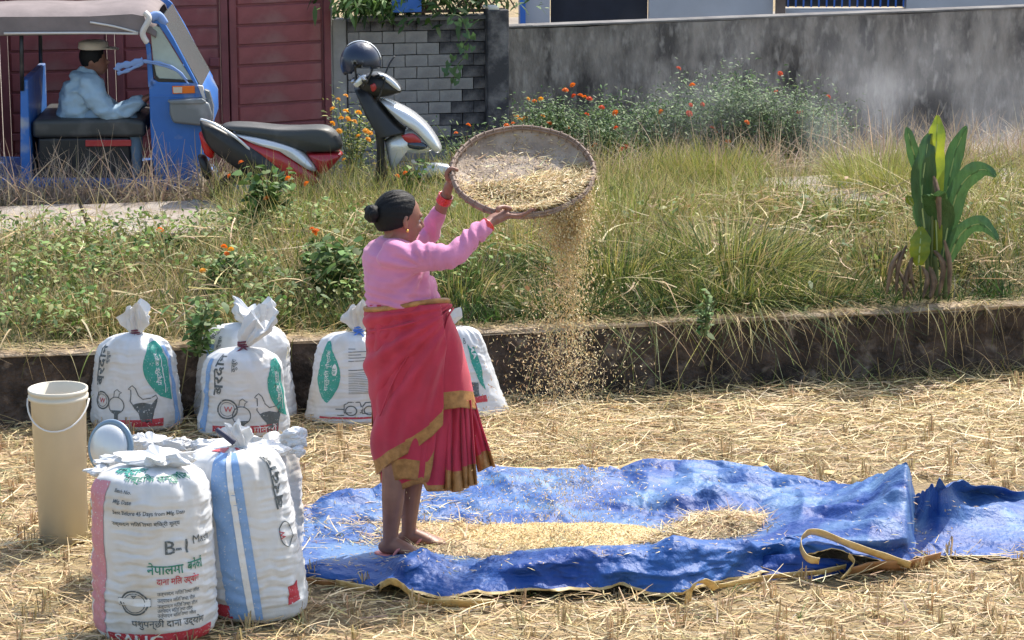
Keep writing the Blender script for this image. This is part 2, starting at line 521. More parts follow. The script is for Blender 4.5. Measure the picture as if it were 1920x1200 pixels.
# gate: folding leaves of proud horizontal boards
gt = thing("metal_gate", "maroon metal gate of wide horizontal boards behind the three wheeler and scooter", "gate", Vector((-2.1, 19.1, ROADZ)))
gpts = [Vector((-1.385, 19.47, 0)), Vector((-2.115, 19.08, 0)), Vector((-2.93, 18.88, 0)), Vector((-3.74, 18.68, 0)), Vector((-4.55, 18.48, 0)), Vector((-5.36, 18.28, 0))]
GT = 2.05
slat_m = {}
for k in range(len(gpts) - 1):
    a, b = gpts[k + 1], gpts[k]
    dx = (b - a).normalized(); nn = Vector((-dx.y, dx.x, 0)); w = (b - a).length
    fr = MB()
    for p in (a + dx * .03, b - dx * .03):
        fr.box(p + Z * (GT / 2 + .08), dx * .027, nn * .028, Z * (GT / 2 - .06))
    z0g = WY(520, 236, 19.3).z
    for zz in (.15, z0g, GT + .02):
        fr.box((a + b) / 2 + Z * zz, dx * (w / 2 - .062), nn * .022, Z * .025)
    fr.build("gate_frame", M['gate_dark'], gt, bevel=.004)
    bk = MB(); bk.box((a + b) / 2 + nn * .006 + Z * (GT / 2 + .08), dx * (w / 2 - .06), nn * .004, Z * (GT / 2 - .07))
    bk.build("backing_sheet", M['gate_dark'], gt)
    z = .19
    key = round(w, 2), k
    m1 = MB()
    hw = w / 2 - .07; hh = .067
    Vv = [Vector(-dx * hw - nn * .0 - Z * hh), Vector(dx * hw - Z * hh), Vector(dx * hw + Z * hh), Vector(-dx * hw + Z * hh)]
    Vi = [v * 1 for v in Vv]
    Vi = [-dx * (hw - .012) - nn * .010 - Z * (hh - .006), dx * (hw - .012) - nn * .010 - Z * (hh - .006), dx * (hw - .012) - nn * .010 + Z * (hh - .006), -dx * (hw - .012) - nn * .010 + Z * (hh - .006)]
    m1.add(Vv + Vi, [(4, 5, 6, 7), (0, 1, 5, 4), (1, 2, 6, 5), (2, 3, 7, 6), (3, 0, 4, 7)])
    s0 = m1.build("board", M['gate'])
    first = True
    while z + hh < GT:
        if abs(z + .08 - z0g) > .0:
            o = s0 if first else s0.copy()
            if not first: C.objects.link(o)
            first = False
            o.location = (a + b) / 2 - nn * .0 + Z * (z + hh)
            setpar(o, gt)
        z += .15
mb = MB()
hp = gpts[1] + Vector((-.13, -.03, 0))
mb.box(WY(403, 116, 19.02), (.035, 0, 0), (0, .02, 0), (0, 0, .03))
mb.build("lock_box", M['gate_dark'], gt, bevel=.004)

# house
hs = thing("house", "pale grey house front with dark doorway and blue barred windows beyond the long wall", "house", Vector((3, 25, ROADZ)))
YH = 25.0
def hx(px): return (px - 960) / FPX * (YH / .99)
def panel(x0, x1, z0, z1, m, name, yoff=0.0, th=.2):
    b = MB(); b.abox(hx(x0), hx(x1), YH + yoff, YH + yoff + th, z0, z1); return b.build(name, M[m], hs)
panel(972, 1030, .1, 3.4, 'house', "wall")
panel(1214, 1443, .1, 3.4, 'house', "wall")
panel(1690, 2300, .1, 3.4, 'house', "wall")
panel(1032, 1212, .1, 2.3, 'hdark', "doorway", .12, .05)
panel(1034, 1210, 2.31, 3.4, 'house', "wall", .01)
panel(1447, 1464, .1, 3.4, 'brownpost', "post", -.1, .1)
panel(1467, 1688, .1, .8, 'house', "wall", .01)
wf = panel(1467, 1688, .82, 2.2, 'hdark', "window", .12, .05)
panel(1467, 1688, 2.22, 3.4, 'house', "wall", .01)
g = MB()
for i in range(16):
    x = hx(1472) + i * .075
    g.abox(x - .008, x + .008, YH + .05, YH + .066, .82, 2.2)
for zz in (.95, 1.2, 1.45, 1.7, 1.95): g.abox(hx(1468), hx(1687), YH + .035, YH + .049, zz - .008, zz + .008)
gr = g.build("grille", M['bluegrille'], hs)
# a slim strip of paler trim beside the door
panel(975, 985, .12, 3.3, 'bluegrille', "drain_pipe", -.06, .04)

# rail, blue board and lattice above the block wall
lt = thing("lattice_fence", "thin brown lattice fence on a rail above the block wall", "fence", KL + Z * topL)
g = MB()
g.box(KL + DL * (LL / 2 + .1) + NL * .06 + Z * (topL + .06), DL * (LL / 2 - .12), NL * .012, Z * .012)
g.build("rail", M['brownpost'], lt)
for i in range(15):
    for sg in (-1, 1):
        p = KL + DL * (.15 + i * .085) + NL * (.06 + sg * .008) + Z * (topL + .2)
        b = MB(); b.tube([p - DL * .1 * sg - Z * .13, p + DL * .1 * sg + Z * .2], .006, 5)
        b.build("lattice_bar", M['brownpost'], lt)
g = MB(); pb = WY(762, 2, 19.55)
g.box(pb, DL * .115, NL * .008, Z * .085)
o = g.build("blue_board", M['bluegrille'], bevel=.003); tag(o, "small faded blue board fixed above the block wall", "sign")
g = MB(); g.tube([WY(905, 12, 19.7), WY(915, 12, 19.7), WY(917, 15, 19.7), WY(936, 15, 19.7)], [.012, .012, .024, .024], 10)
M['whitepl'] = mat("white_plastic", (0.72, 0.70, 0.66), .45, var=.12, vscale=6)
tag(g.build("pipe_end", M['whitepl'], smooth=True), "short white plastic pipe end lying on top of the mouldy pillar", "pipe")

# ------------------------------------------------------------------ strands, blades, leaves
def ribbons(P, D, Bn, Ln, Wd, side, segs=3, tip=0.15, prof=None):
    """P base, D direction, Bn bend vector (added at the tip, quadratic), Ln length, Wd width, side unit vector"""
    N = len(P); V = np.zeros((N, segs + 1, 2, 3)); 
    for k in range(segs + 1):
        t = k / segs
        c = P + D * (Ln * t)[:, None] + Bn * (Ln * t * t)[:, None]
        w = prof(t) if prof else (1 - (1 - tip) * t ** 1.5)
        V[:, k, 0] = c - side * (Wd * .5 * w)[:, None]
        V[:, k, 1] = c + side * (Wd * .5 * w)[:, None]
    base = (np.arange(N) * (segs + 1) * 2)[:, None]
    F = []
    for k in range(segs):
        F.append(np.concatenate([base + 2 * k, base + 2 * k + 1, base + 2 * k + 3, base + 2 * k + 2], 1))
    F = np.stack(F, 1).reshape(-1, 4)
    return V.reshape(-1, 3), F
def unit(a): return a / np.maximum(np.linalg.norm(a, axis=1, keepdims=True), 1e-9)
def rep(c, k): return np.repeat(c, k, axis=0)
def pick(pal, n, jit=.15):
    pal = np.array(pal); c = pal[rng.integers(0, len(pal), n)]
    return np.clip(c * (1 + rng.normal(0, jit, (n, 1))) * (1 + rng.normal(0, jit * .3, (n, 3))), 0.005, .9)
def LWn(s, q, z):
    return np.stack([WA.x + TT.x * s + NN.x * q, WA.y + TT.y * s + NN.y * q, z], -1)

DRY = [(.46, .35, .17), (.54, .42, .21), (.36, .27, .13), (.30, .23, .11)]
OLIVE = [(.17, .19, .045), (.23, .24, .06), (.12, .15, .035), (.28, .26, .08)]
LIME = [(.31, .32, .07), (.40, .38, .10), (.23, .27, .05), (.46, .42, .15)]
DEEP = [(.05, .10, .022), (.08, .15, .03), (.035, .07, .018)]

def mixpal(wts, n):
    """wts: dict-like list of (weights array, palette)"""
    Wt = np.stack([w for w, _ in wts], 1); Wt = Wt / Wt.sum(1, keepdims=True)
    cs = np.cumsum(Wt, 1); r = rng.random((n, 1)); k = (r > cs).sum(1)
    out = np.zeros((n, 3))
    for i, (_, p) in enumerate(wts):
        m = k == i
        if m.any(): out[m] = pick(p, int(m.sum()))
    return out

def blades(name, n, s0, s1, q0, q1, l0, l1, w0, w1, wts, lean=.35, bend=.6, dens=None, segs=3, zoff=0., label=None, cat=None, hfun=None):
    s = rng.uniform(s0, s1, n); q = rng.uniform(q0, q1, n)
    if dens is not None:
        keep = rng.random(n) < dens(s, q); s, q = s[keep], q[keep]; n = len(s)
    P = LWn(s, q, TZ(s, q) + zoff)
    az = rng.uniform(0, 2 * np.pi, n); ln = np.abs(rng.normal(0, lean, n))
    D = unit(np.stack([np.cos(az) * ln, np.sin(az) * ln, np.ones(n)], -1))
    b = np.abs(rng.normal(0, bend, n)); a2 = az + rng.normal(0, .5, n)
    B = np.stack([np.cos(a2) * b, np.sin(a2) * b, -b * .55], -1)
    Ln = rng.uniform(l0, l1, n)
    if hfun is not None: Ln = Ln * hfun(s, q)
    a3 = rng.uniform(0, np.pi, n)
    side = np.stack([np.cos(a3), np.sin(a3) * .6, rng.normal(0, .2, n)], -1); side = unit(side)
    V, F = ribbons(P, D, B, Ln, rng.uniform(w0, w1, n), side, segs)
    col = mixpal(wts(s, q), n)
    return stuff(mesh_np(name, V, F, M['grass'], col=rep(col, (segs + 1) * 2)), label, cat)

def zone(s, q):
    nz = fbm(s * .9, q * 1.1, 0, 77, 3)
    right = sm(1.4, 2.8, s)
    left = 1 - sm(-.3, 1.2, s)
    return [(.45 + .7 * left + .3 * nz + .25 * (1 - sm(.2, .9, q)) + .15, DRY), (.35 + .45 * left + np.clip(nz, 0, 1) + .1, OLIVE), (np.clip(.05 + .5 * (1 - left) + .55 * right - .4 * nz, .02, 3) * sm(.4, 1.4, q), LIME), (np.clip(.14 - .3 * nz + .25 * (1 - sm(.4, 1.3, q)), .02, 1), DEEP)]  # DEEP rises and LIME fades near the wall, painting shade into the hollows
def zw(f): return lambda s, q: [(np.clip(a, .01, 9), p) for a, p in f(s, q)]
PQ = PQ0
_a = gpts[-1]; _d = (gpts[-2] - gpts[-1]).normalized(); _n = Vector((-_d.y, _d.x, 0))
mb = MB(); mb.box(_a - _d * 6.05 + Z * .85, _d * 6.0, _n * .08, Z * .85)
tag(mb.build("boundary_wall", M['stain'], bevel=.01), "plain stained wall running on from the left end of the maroon gate", "wall")
mb = MB(); mb.box(gpts[0] + Vector((-.02, .05, 0)) + Z * 1.05, (.035, 0, 0), (0, .05, 0), Z * 1.05)
tag(mb.build("gate_post", M['render'], bevel=.006), "slim grey post between the maroon gate and the block wall", "post")
# ------------------------------------------------------------------ vegetation on the bank
def notpath(s, q):
    open_l = (s < .45 + .35 * fbm(q * 3, 2, 0, 3)) & (q > PQ0 - .35) & (q < PQ1 + .1)
    open_r = (s > 4.25) & (s < 5.0) & (q > PQ0 - .15) & (q < PQ1 + .1)
    onp = (q > PQ0 - .05) & (q < PQ1 + .05)
    d = np.where(open_l | open_r, .06, np.where(onp, .55, 1.0))
    return d
def clump(s, q, sc=2.0, seed=50):
    return np.clip(.70 + 1.5 * fbm(s * sc, q * sc, 0, seed, 3), .25, 1.5)
def hgt(s, q):
    # tall tussocks where the photo has them, low grass near the coping at the left
    h = .42 + 1.0 * np.clip(fbm(s * 1.5, q * 1.4, 0, 60, 3) * 1.4 + .45, 0, 1)
    h = h * (1 + .35 * sm(2.0, 2.8, s) * sm(.5, 1.0, q))
    h = h * (1 - .45 * (1 - sm(.22, .7, q)))
    lowp = (q > PQ0 - .8) & ((s < .6) | ((s > 4.15) & (s < 5.1)))
    return h * np.where(lowp, .42, 1.0)
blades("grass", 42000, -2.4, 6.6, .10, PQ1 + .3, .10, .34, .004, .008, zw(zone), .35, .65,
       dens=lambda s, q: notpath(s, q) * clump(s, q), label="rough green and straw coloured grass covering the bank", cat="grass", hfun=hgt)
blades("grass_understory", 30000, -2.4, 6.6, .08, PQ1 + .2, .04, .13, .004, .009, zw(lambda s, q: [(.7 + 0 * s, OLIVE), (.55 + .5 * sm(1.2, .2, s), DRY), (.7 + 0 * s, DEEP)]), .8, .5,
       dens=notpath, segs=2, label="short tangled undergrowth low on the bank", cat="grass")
blades("dry_grass_stems", 2300, -2.4, 6.6, .25, PQ1 + .6, .25, .62, .003, .005, zw(lambda s, q: [(1 + 0 * s, DRY)]), .25, .5,
       dens=lambda s, q: notpath(s, q) * (.4 + .6 * (1 - sm(0, 1, s)) + .3 * sm(3.5, 4, s)), segs=4, label="tall dry pale grass stems standing over the bank", cat="grass")
blades("verge_grass", 19000, .6, 4.25, PQ0 - .75, PQ1 + .25, .16, .44, .004, .008, zw(lambda s, q: [(.5 + .3 * sm(1.2, 2, s), LIME), (.5 + 0 * s, OLIVE), (.55 + 0 * s, DRY), (.12 + 0 * s, DEEP)]), .35, .6,
       dens=lambda s, q: clump(s, q, 2.2, 61), label="taller grass hiding the middle of the path", cat="grass")
blades("verge_grass", 7000, 5.0, 7.6, PQ0 - .5, PQ1 + .25, .14, .36, .004, .008, zw(lambda s, q: [(.9 + 0 * s, LIME), (.4 + 0 * s, OLIVE), (.4 + 0 * s, DRY)]), .35, .6,
       dens=lambda s, q: clump(s, q, 2.2, 62), label="taller yellow green grass hiding the path at the right", cat="grass")
# lime green tussock right of the basket and others
def tussock(name, px, py, r, n, l0, l1, pal, label, z0=None, q0=None, wd=(.004, .008), lean=.35, bend=.5):
    p = W(px, py, .4 if z0 is None else z0); s0, qq0 = SQ(p)
    if q0 is not None: qq0 = q0
    rr = r * np.sqrt(rng.random(n)); a = rng.uniform(0, 2 * np.pi, n)
    s = s0 + rr * np.cos(a); q = np.maximum(qq0 + rr * np.sin(a), .23)
    P = LWn(s, q, TZ(s, q)); ln = np.abs(rng.normal(0, lean, n))
    D = unit(np.stack([np.cos(a) * ln, np.sin(a) * ln, np.ones(n)], -1))
    b = np.abs(rng.normal(0, bend, n)); B = np.stack([np.cos(a) * b, np.sin(a) * b, -b * .6], -1)
    a3 = rng.uniform(0, np.pi, n); side = unit(np.stack([np.cos(a3), np.sin(a3) * .6, rng.normal(0, .2, n)], -1))
    V, F = ribbons(P, D, B, rng.uniform(l0, l1, n), rng.uniform(*wd, n), side, 4)
    o = mesh_np(name, V, F, M['grass'], col=rep(pick(pal, n), 10))
    return tag(o, label, "grass")
tussock("grass_tussock", 1330, 345, .30, 1500, .16, .40, LIME, "tall yellow green grass tussock standing right of the winnowing basket", .33)
tussock("grass_tussock", 1400, 560, .38, 1500, .18, .36, LIME + OLIVE + DEEP, "broad drooping green tussock leaning over the coping in the middle of the bank", .4, q0=.55, lean=.6, bend=.9)
tussock("grass_tussock", 1215, 560, .26, 900, .15, .32, OLIVE + DEEP, "dark drooping tussock just right of the falling grain", .4, q0=.5, lean=.6, bend=.9)
tussock("grass_tussock", 1590, 440, .20, 700, .14, .30, LIME + DEEP, "rounded grass clump right of the pale path slab", .4, lean=.7, bend=.7)
tussock("grass_tussock", 1660, 350, .35, 1200, .18, .42, LIME, "yellow green grass patch beside the canna leaves", .35)
for i_, (s_, q_, r_, h_, pal_, lb_) in enumerate([(1.95, .30, .17, .24, DEEP + OLIVE + DRY[:2], "low dark green tussock leaning over the coping right of the falling grain"), (2.35, .75, .25, .38, DEEP + LIME + DRY[:1], "tall shaded green tussock at the left edge of the middle clump"), (2.75, .35, .20, .27, DEEP + OLIVE + LIME + DRY, "dark drooping tussock over the coping in the middle of the clump"), (3.05, .85, .28, .42, LIME + DEEP + DRY[:2], "tallest yellow green tussock of the middle clump"), (3.35, .38, .20, .25, DEEP + OLIVE + DRY[:2], "dark drooping tussock at the right end of the middle clump"), (1.45, .6, .2, .28, OLIVE + LIME + DRY, "olive tussock just behind the falling grain"), (.95, .35, .16, .18, DEEP + OLIVE + DRY[:2], "small dark tussock behind the woman's waist"), (3.85, .75, .24, .28, DRY + LIME + DRY, "half dried tussock left of the canna plant"), (2.0, 1.5, .28, .36, LIME + DRY, "yellow green tussock in the middle of the bank"), (2.75, 1.9, .3, .38, LIME + OLIVE + DRY, "yellow green tussock in the middle distance right of the basket"), (-.4, .6, .2, .17, OLIVE + DRY, "low olive tussock above the leftmost sack"), (.4, .45, .2, .2, DEEP + OLIVE + DRY, "dark tussock behind the second pair of sacks")]):
    pp_ = LW(s_, q_); n = int(5200 * r_); rr = r_ * np.sqrt(rng.random(n)); a = rng.uniform(0, 2 * np.pi, n)
    s = s_ + rr * np.cos(a) * 1.4; q = np.maximum(q_ + rr * np.sin(a), .09); ln = np.abs(rng.normal(0, .5, n))
    D = unit(np.stack([np.cos(a) * ln, np.sin(a) * ln, np.ones(n)], -1)); b = np.abs(rng.normal(0, .9, n)); B = np.stack([np.cos(a) * b, np.sin(a) * b, -b * .7], -1)
    a3 = rng.uniform(0, np.pi, n); side = unit(np.stack([np.cos(a3), np.sin(a3) * .6, rng.normal(0, .2, n)], -1))
    V, F = ribbons(LWn(s, q, TZ(s, q)), D, B, rng.uniform(.5, 1.05, n) * h_, rng.uniform(.004, .009, n), side, 5)
    tag(mesh_np("grass_tussock", V, F, M['grass'], col=rep(pick(pal_, n, .2), 12)), lb_, "grass")
blades("shade_tinted_undergrowth", 15000, 1.2, 4.4, .1, 1.0, .08, .24, .005, .010, zw(lambda s, q: [(1 + 0 * s, DEEP), (.3 + 0 * s, [(.10, .075, .04), (.07, .06, .03)])]), .6, .6,  # dark green and black-brown blades paint the shade of the hollows
       dens=lambda s, q: np.clip(.5 + fbm(s * 2, q * 2, 0, 55, 3), 0, 1), segs=3, label="undergrowth coloured as the dark shade under the drooping tussocks above the wall", cat="grass")
tussock("grass_tussock", 890, 460, .22, 700, .15, .34, LIME + OLIVE, "fresh green grass clump behind the woman's raised arms", .4)

# loose leafy weeds (ground cover) on the left half
def leaf_prof(t): return [0.25, 1.0, .8, .1][min(3, int(round(t * 3)))]
def leaves(name, P, nrm_up, L0, L1, w, pal, jit=.2, parent=None, segs=3, matk='grass'):
    n = len(P); az = rng.uniform(0, 2 * np.pi, n); el = rng.normal(nrm_up, .45, n)
    D = np.stack([np.cos(az) * np.cos(el), np.sin(az) * np.cos(el), np.sin(el)], -1)
    side = unit(np.stack([-np.sin(az), np.cos(az), rng.normal(0, .45, n)], -1))
    Ln = rng.uniform(L0, L1, n)
    B = np.stack([0 * az, 0 * az, -rng.uniform(.1, .5, n)], -1)
    V, F = ribbons(P, D, B, Ln, Ln * w, side, segs, prof=leaf_prof)
    return mesh_np(name, V, F, M[matk], parent, col=rep(pick(pal, n, jit), (segs + 1) * 2))
n = 20000
s = rng.uniform(-1.6, 2.2, n); q = rng.uniform(.25, PQ0 - .1, n)
dz = fbm(s * 2.2, q * 2.2, 0, 90, 3)
k = rng.random(n) < np.clip(dz * 2.2 + .45, 0, 1) * (1 - .75 * sm(1.3, 2, s)); s, q, dz = s[k], q[k], dz[k]
P = LWn(s, q, TZ(s, q) + rng.uniform(.02, .16, len(s)) * (1 + np.clip(dz, 0, 1) * 1.2))
pass
stuff(leaves("weed_leaves", P, .25, .02, .055, .5, [(.12, .21, .045), (.18, .27, .06), (.07, .13, .03), (.24, .30, .09), (.30, .30, .12)]), "small broad leaved weeds spread through the left of the bank", "weeds")

n = 9000; s = rng.uniform(1.2, 6.0, n); q = rng.uniform(.15, PQ0 + .2, n); dz = fbm(s * 1.8, q * 1.8, 0, 97, 3); k = rng.random(n) < np.clip(dz * 2.6 + .1, 0, 1); s, q, dz = s[k], q[k], dz[k]
stuff(leaves("weed_leaves", LWn(s, q, TZ(s, q) + rng.uniform(.03, .24, len(s))), .15, .025, .07, .42, [(.14, .20, .05), (.20, .24, .07), (.09, .13, .03), (.30, .27, .10), (.26, .17, .08)]), "scattered broad leaved weeds in patches through the right of the bank", "weeds")
n = 5200; s = rng.uniform(-1.6, 6.0, n); q = rng.uniform(.12, PQ0 + .2, n); dz = fbm(s * 1.5, q * 1.5, 0, 98, 3); k = rng.random(n) < np.clip(dz * 2.4 + .35, 0, 1); s, q = s[k], q[k]; n = len(s); az = rng.uniform(0, 6.28, n)
V, F = ribbons(LWn(s, q, TZ(s, q) + rng.uniform(.03, .2, n)), unit(np.stack([np.cos(az), np.sin(az), rng.normal(.1, .35, n)], -1)), np.stack([rng.normal(0, .4, n), rng.normal(0, .4, n), rng.normal(-.3, .3, n)], -1), rng.uniform(.08, .34, n), rng.uniform(.005, .011, n), unit(np.stack([-np.sin(az), np.cos(az), rng.normal(0, .7, n)], -1)), 4)
stuff(mesh_np("fallen_dry_blades", V, F, M['grass'], col=rep(pick(DRY + [(.60, .48, .28)], n, .2), 10)), "bent and fallen dry blades tangled through the green of the bank", "grass")
# ------------------------------------------------------------------ flowers and single plants
M['stem'] = mat("green_stem", (.12, .16, .05), .7, var=.3)
M['drystem'] = mat("dry_stem", (.34, .25, .15), .8, var=.3)
def petal_mesh(col, nm):
    b = MB()
    for ring, (r, z, k, w) in enumerate([(.021, 0, 9, .012), (.016, .006, 8, .010), (.010, .011, 6, .008)]):
        for i in range(k):
            a = 2 * math.pi * i / k + ring * .4
            d = Vector((math.cos(a), math.sin(a), 0)); t = Vector((-d.y, d.x, 0))
            b.add([d * .003 + Z * z, d * r * .75 + t * w * .5 + Z * (z + .004), d * r + Z * (z + .001), d * r * .75 - t * w * .5 + Z * (z + .004)], [(0, 1, 2, 3)])
    b.ell((0, 0, .008), ((.009, 0, 0), (0, .009, 0), (0, 0, .006)), 6, 4)
    m = mat(nm, col, .6, trans=.3)
    o = b.build("flower", m); me = o.data; bpy.data.objects.remove(o); return me
FL = {'orange': petal_mesh((.80, .20, .015), "orange_petals"), 'yellow': petal_mesh((.85, .42, .03), "yellow_petals"), 'red': petal_mesh((.68, .09, .02), "red_orange_petals")}

def bush(name, label, base, h, r, nleaf, nflow, colour, pal, group=None, leafL=(.02, .045), leafw=.35, fpos=None, cat="flowering plant", stems=9, fscale=1.0):
    t = thing(name, label, cat, base, group)
    sb = MB(); tips = []
    for i in range(stems):
        a = random.uniform(0, 6.28); rr = r * random.uniform(.2, .95)
        tip = base + Vector((math.cos(a) * rr, math.sin(a) * rr, h * random.uniform(.65, 1.0)))
        mid = base + Vector((math.cos(a) * rr * .45, math.sin(a) * rr * .45, h * .5))
        sb.tube(smooth_path([base + Vector((math.cos(a), math.sin(a), 0)) * r * .1, mid, tip], 3), .004, 4, up=(1, 0, .1)); tips.append((base, mid, tip))
    sb.build("stem", M['stem'], t)
    n = nleaf; ki = rng.integers(0, stems, n); tt = rng.uniform(.12, 1, n)
    T = np.array([[list(x) for x in tp] for tp in tips])
    a_, b_, c_ = T[ki, 0], T[ki, 1], T[ki, 2]
    tq = tt[:, None]
    P = (1 - tq) ** 2 * a_ + 2 * tq * (1 - tq) * b_ + tq ** 2 * c_ + rng.normal(0, 1, (n, 3)) * np.array([r * .24, r * .24, h * .09])
    P[:, 2] = np.maximum(P[:, 2], base.z)
    f = leaves("foliage", P, .35, leafL[0], leafL[1], leafw, pal, parent=t); f['kind'] = 'stuff'
    mes = FL[colour] if isinstance(colour, str) else None
    pts = fpos or [tips[i % stems][2] + Vector((random.gauss(0, r * .18), random.gauss(0, r * .18) - .02, random.uniform(-.10, .05) * (1 + i // stems))) for i in range(nflow)]
    for i, p in enumerate(pts):
        me = mes or FL[random.choice(colour)]
        o = bpy.data.objects.new("flower", me); C.objects.link(o)
        o.location = p - t.location; o.parent = t
        o.rotation_euler = (random.uniform(.1, 1.0), random.uniform(-.5, .5), random.uniform(0, 6))
        sc = random.uniform(.75, 1.15) * fscale; o.scale = (sc, sc, sc)
        if random.random() < .7:
            pass
    return t
GRN = [(.08, .14, .05), (.12, .19, .07), (.055, .10, .035), (.16, .23, .09)]
grp = "marigold bushes along the long wall"
def mb_(px, ytop, Y, r, nl, fp, label, cols):
    b = WY(px, 300, Y); b.z = ROADZ; h = WY(px, ytop, Y).z - ROADZ
    pts = [WY(x, y, Y - random.uniform(.05, r * .8)) for x, y in fp]
    bush("marigold_bush", label, b, h, r, nl, 0, cols, GRN, grp, fpos=pts, fscale=1.25)
mb_(1005, 200, 18.9, .34, 3600, [(968, 218), (975, 226), (962, 232), (985, 222), (990, 186), (1002, 190), (1014, 186), (995, 250), (950, 236), (1018, 218), (1030, 232)], "low marigold bush with a cluster of orange blooms just above the basket rim", ['orange', 'yellow'])
mb_(1085, 180, 18.9, .44, 6500, [(1074, 160), (1060, 170), (1076, 180), (1088, 180), (1096, 182), (1105, 186), (1128, 202), (1064, 240), (1100, 215), (1154, 212)], "bushy marigold with a row of red orange blooms right of the basket rim", ['red', 'orange'])
mb_(1165, 212, 18.6, .40, 4800, [(1137, 283), (1165, 280), (1174, 276), (1116, 272), (1155, 240)], "dark green marigold bush with three small orange blooms low down", ['orange', 'red'])
mb_(1262, 165, 18.9, .42, 5600, [(1272, 129), (1298, 160), (1295, 197), (1292, 213), (1317, 196), (1240, 210)], "marigold bush with orange blooms rising singly above it before the grey wall", ['orange', 'red'])
mb_(1385, 132, 19.0, .46, 8000, [(1335, 240), (1342, 247), (1365, 266), (1362, 278), (1400, 230)], "tallest leafy marigold bush in the middle of the long wall", ['orange', 'red'])
mb_(1480, 150, 19.1, .42, 6500, [(1463, 138), (1455, 172), (1500, 210)], "pale green bushy plant right of the tallest marigold bush", ['red'])
mb_(1540, 195, 19.2, .28, 2000, [(1553, 182)], "small straggly marigold with one red bloom at the right end of the bushes", ['red'])
# yellow marigolds between the scooter seat and its front
b = WY(662, 330, 17.6); b.z = ROADZ
bush("marigold_bush", "yellow marigold with many blooms growing in the scooter's footwell gap before the gate", b, .80, .22, 1500, 0, ['yellow'], GRN + LIME, None,
     fpos=[WY(x, y, 17.35) for x, y in [(648, 180), (634, 187), (624, 205), (648, 209), (672, 212), (640, 222), (655, 227), (664, 229), (623, 232), (652, 222), (636, 246), (686, 246), (694, 250), (672, 256), (645, 300), (690, 262)]], fscale=1.2)
b = WY(880, 300, 18.9); b.z = ROADZ
bush("marigold_bush", "sparse marigold with a few orange blooms between the scooter and the basket", b, .42, .3, 900, 0, ['orange'], GRN, None,
     fpos=[WY(x, y, 18.6) for x, y in [(878, 235), (855, 250)]], fscale=1.2)
# plants on the bank, left
def onbank(px, py, z=.42):
    s, q = SQ(W(px, py, z)); p = LW(s, q); p.z = float(TZ(s, q)); return p
WEED = [(.10, .17, .045), (.15, .24, .07), (.07, .12, .03)]
def bankplant(px, pyb, pytop, r, nl, fp, label, cols, leafL=(.03, .07), w=.6, cat="flowering plant", stems=7):
    b = onbank(px, pyb); h = WY(px, pytop, b.y).z - b.z
    bush("leafy_weed" if cat == "weed" else "marigold_plant", label, b, h, r, nl, 0, cols, WEED, None, leafL, w, [WY(x, y, b.y - .12) for x, y in fp] or [b + Vector((0, 0, -.5))][:0] or None, cat, stems)
bankplant(505, 440, 305, .17, 330, [(452, 305), (540, 335), (575, 345), (430, 330), (500, 372)], "tall leafy plant with broad pale green leaves in front of the scooter seat", ['orange'], (.05, .09), .65)
bankplant(590, 520, 440, .10, 130, [(585, 430), (593, 434), (589, 437)], "single stemmed marigold with a pair of orange blooms left of the woman's head", ['orange'])
bankplant(420, 540, 470, .14, 200, [(420, 463), (433, 468), (425, 476), (380, 508)], "leafy marigold with three orange blooms in the middle of the left bank", ['orange', 'yellow'])
bankplant(330, 480, 440, .12, 120, [(300, 432)], "straggling weed with one orange bloom at the edge of the path slab", ['orange'])
bankplant(640, 560, 450, .20, 420, [], "green creeping weed with heart shaped leaves left of the woman's back", ['orange'], (.04, .07), .8, "weed")
bankplant(370, 640, 570, .12, 200, [], "low bright green leafed weed above the coping between the two left sacks", ['orange'], (.03, .06), .7, "weed")
bankplant(1320, 600, 545, .07, 60, [], "small pale weed rooted on the coping left of the middle tussock", ['orange'], (.03, .05), .7, "weed")
bankplant(765, 360, 300, .14, 160, [(760, 325), (745, 330)], "small marigold with orange blooms under the white scooter", ['orange'])
# dry grass heads before the right of the wall
blades("dry_weed_stalks", 4600, 2.9, 7.6, PQ1 - .1, PQ1 + 1.9, .22, .58, .005, .010, zw(lambda s, q: [(1 + 0 * s, [(.42, .32, .22), (.34, .25, .18), (.5, .4, .26)])]), .3, .6, segs=4,
       label="dried brown weed stalks before the right end of the wall", cat="weeds", zoff=0)
blades("dry_weed_stalks", 3600, -1.9, .85, PQ1 + .05, PQ1 + .9, .18, .60, .005, .012, zw(lambda s, q: [(1 + 0 * s, [(.36, .28, .21), (.28, .21, .16), (.44, .35, .25)])]), .45, .7, segs=4,
       label="dried brown weeds in front of the blue three wheeler", cat="weeds")
blades("roadside_grass", 9000, .7, 6.6, PQ1 + .1, PQ1 + 1.3, .12, .36, .004, .009, zw(lambda s, q: [(.5 + 0 * s, LIME), (.6 + 0 * s, OLIVE), (.5 + 0 * s, DRY)]), .35, .6,
       label="rough grass along the far side of the path", cat="grass", dens=lambda s, q: clump(s, q))

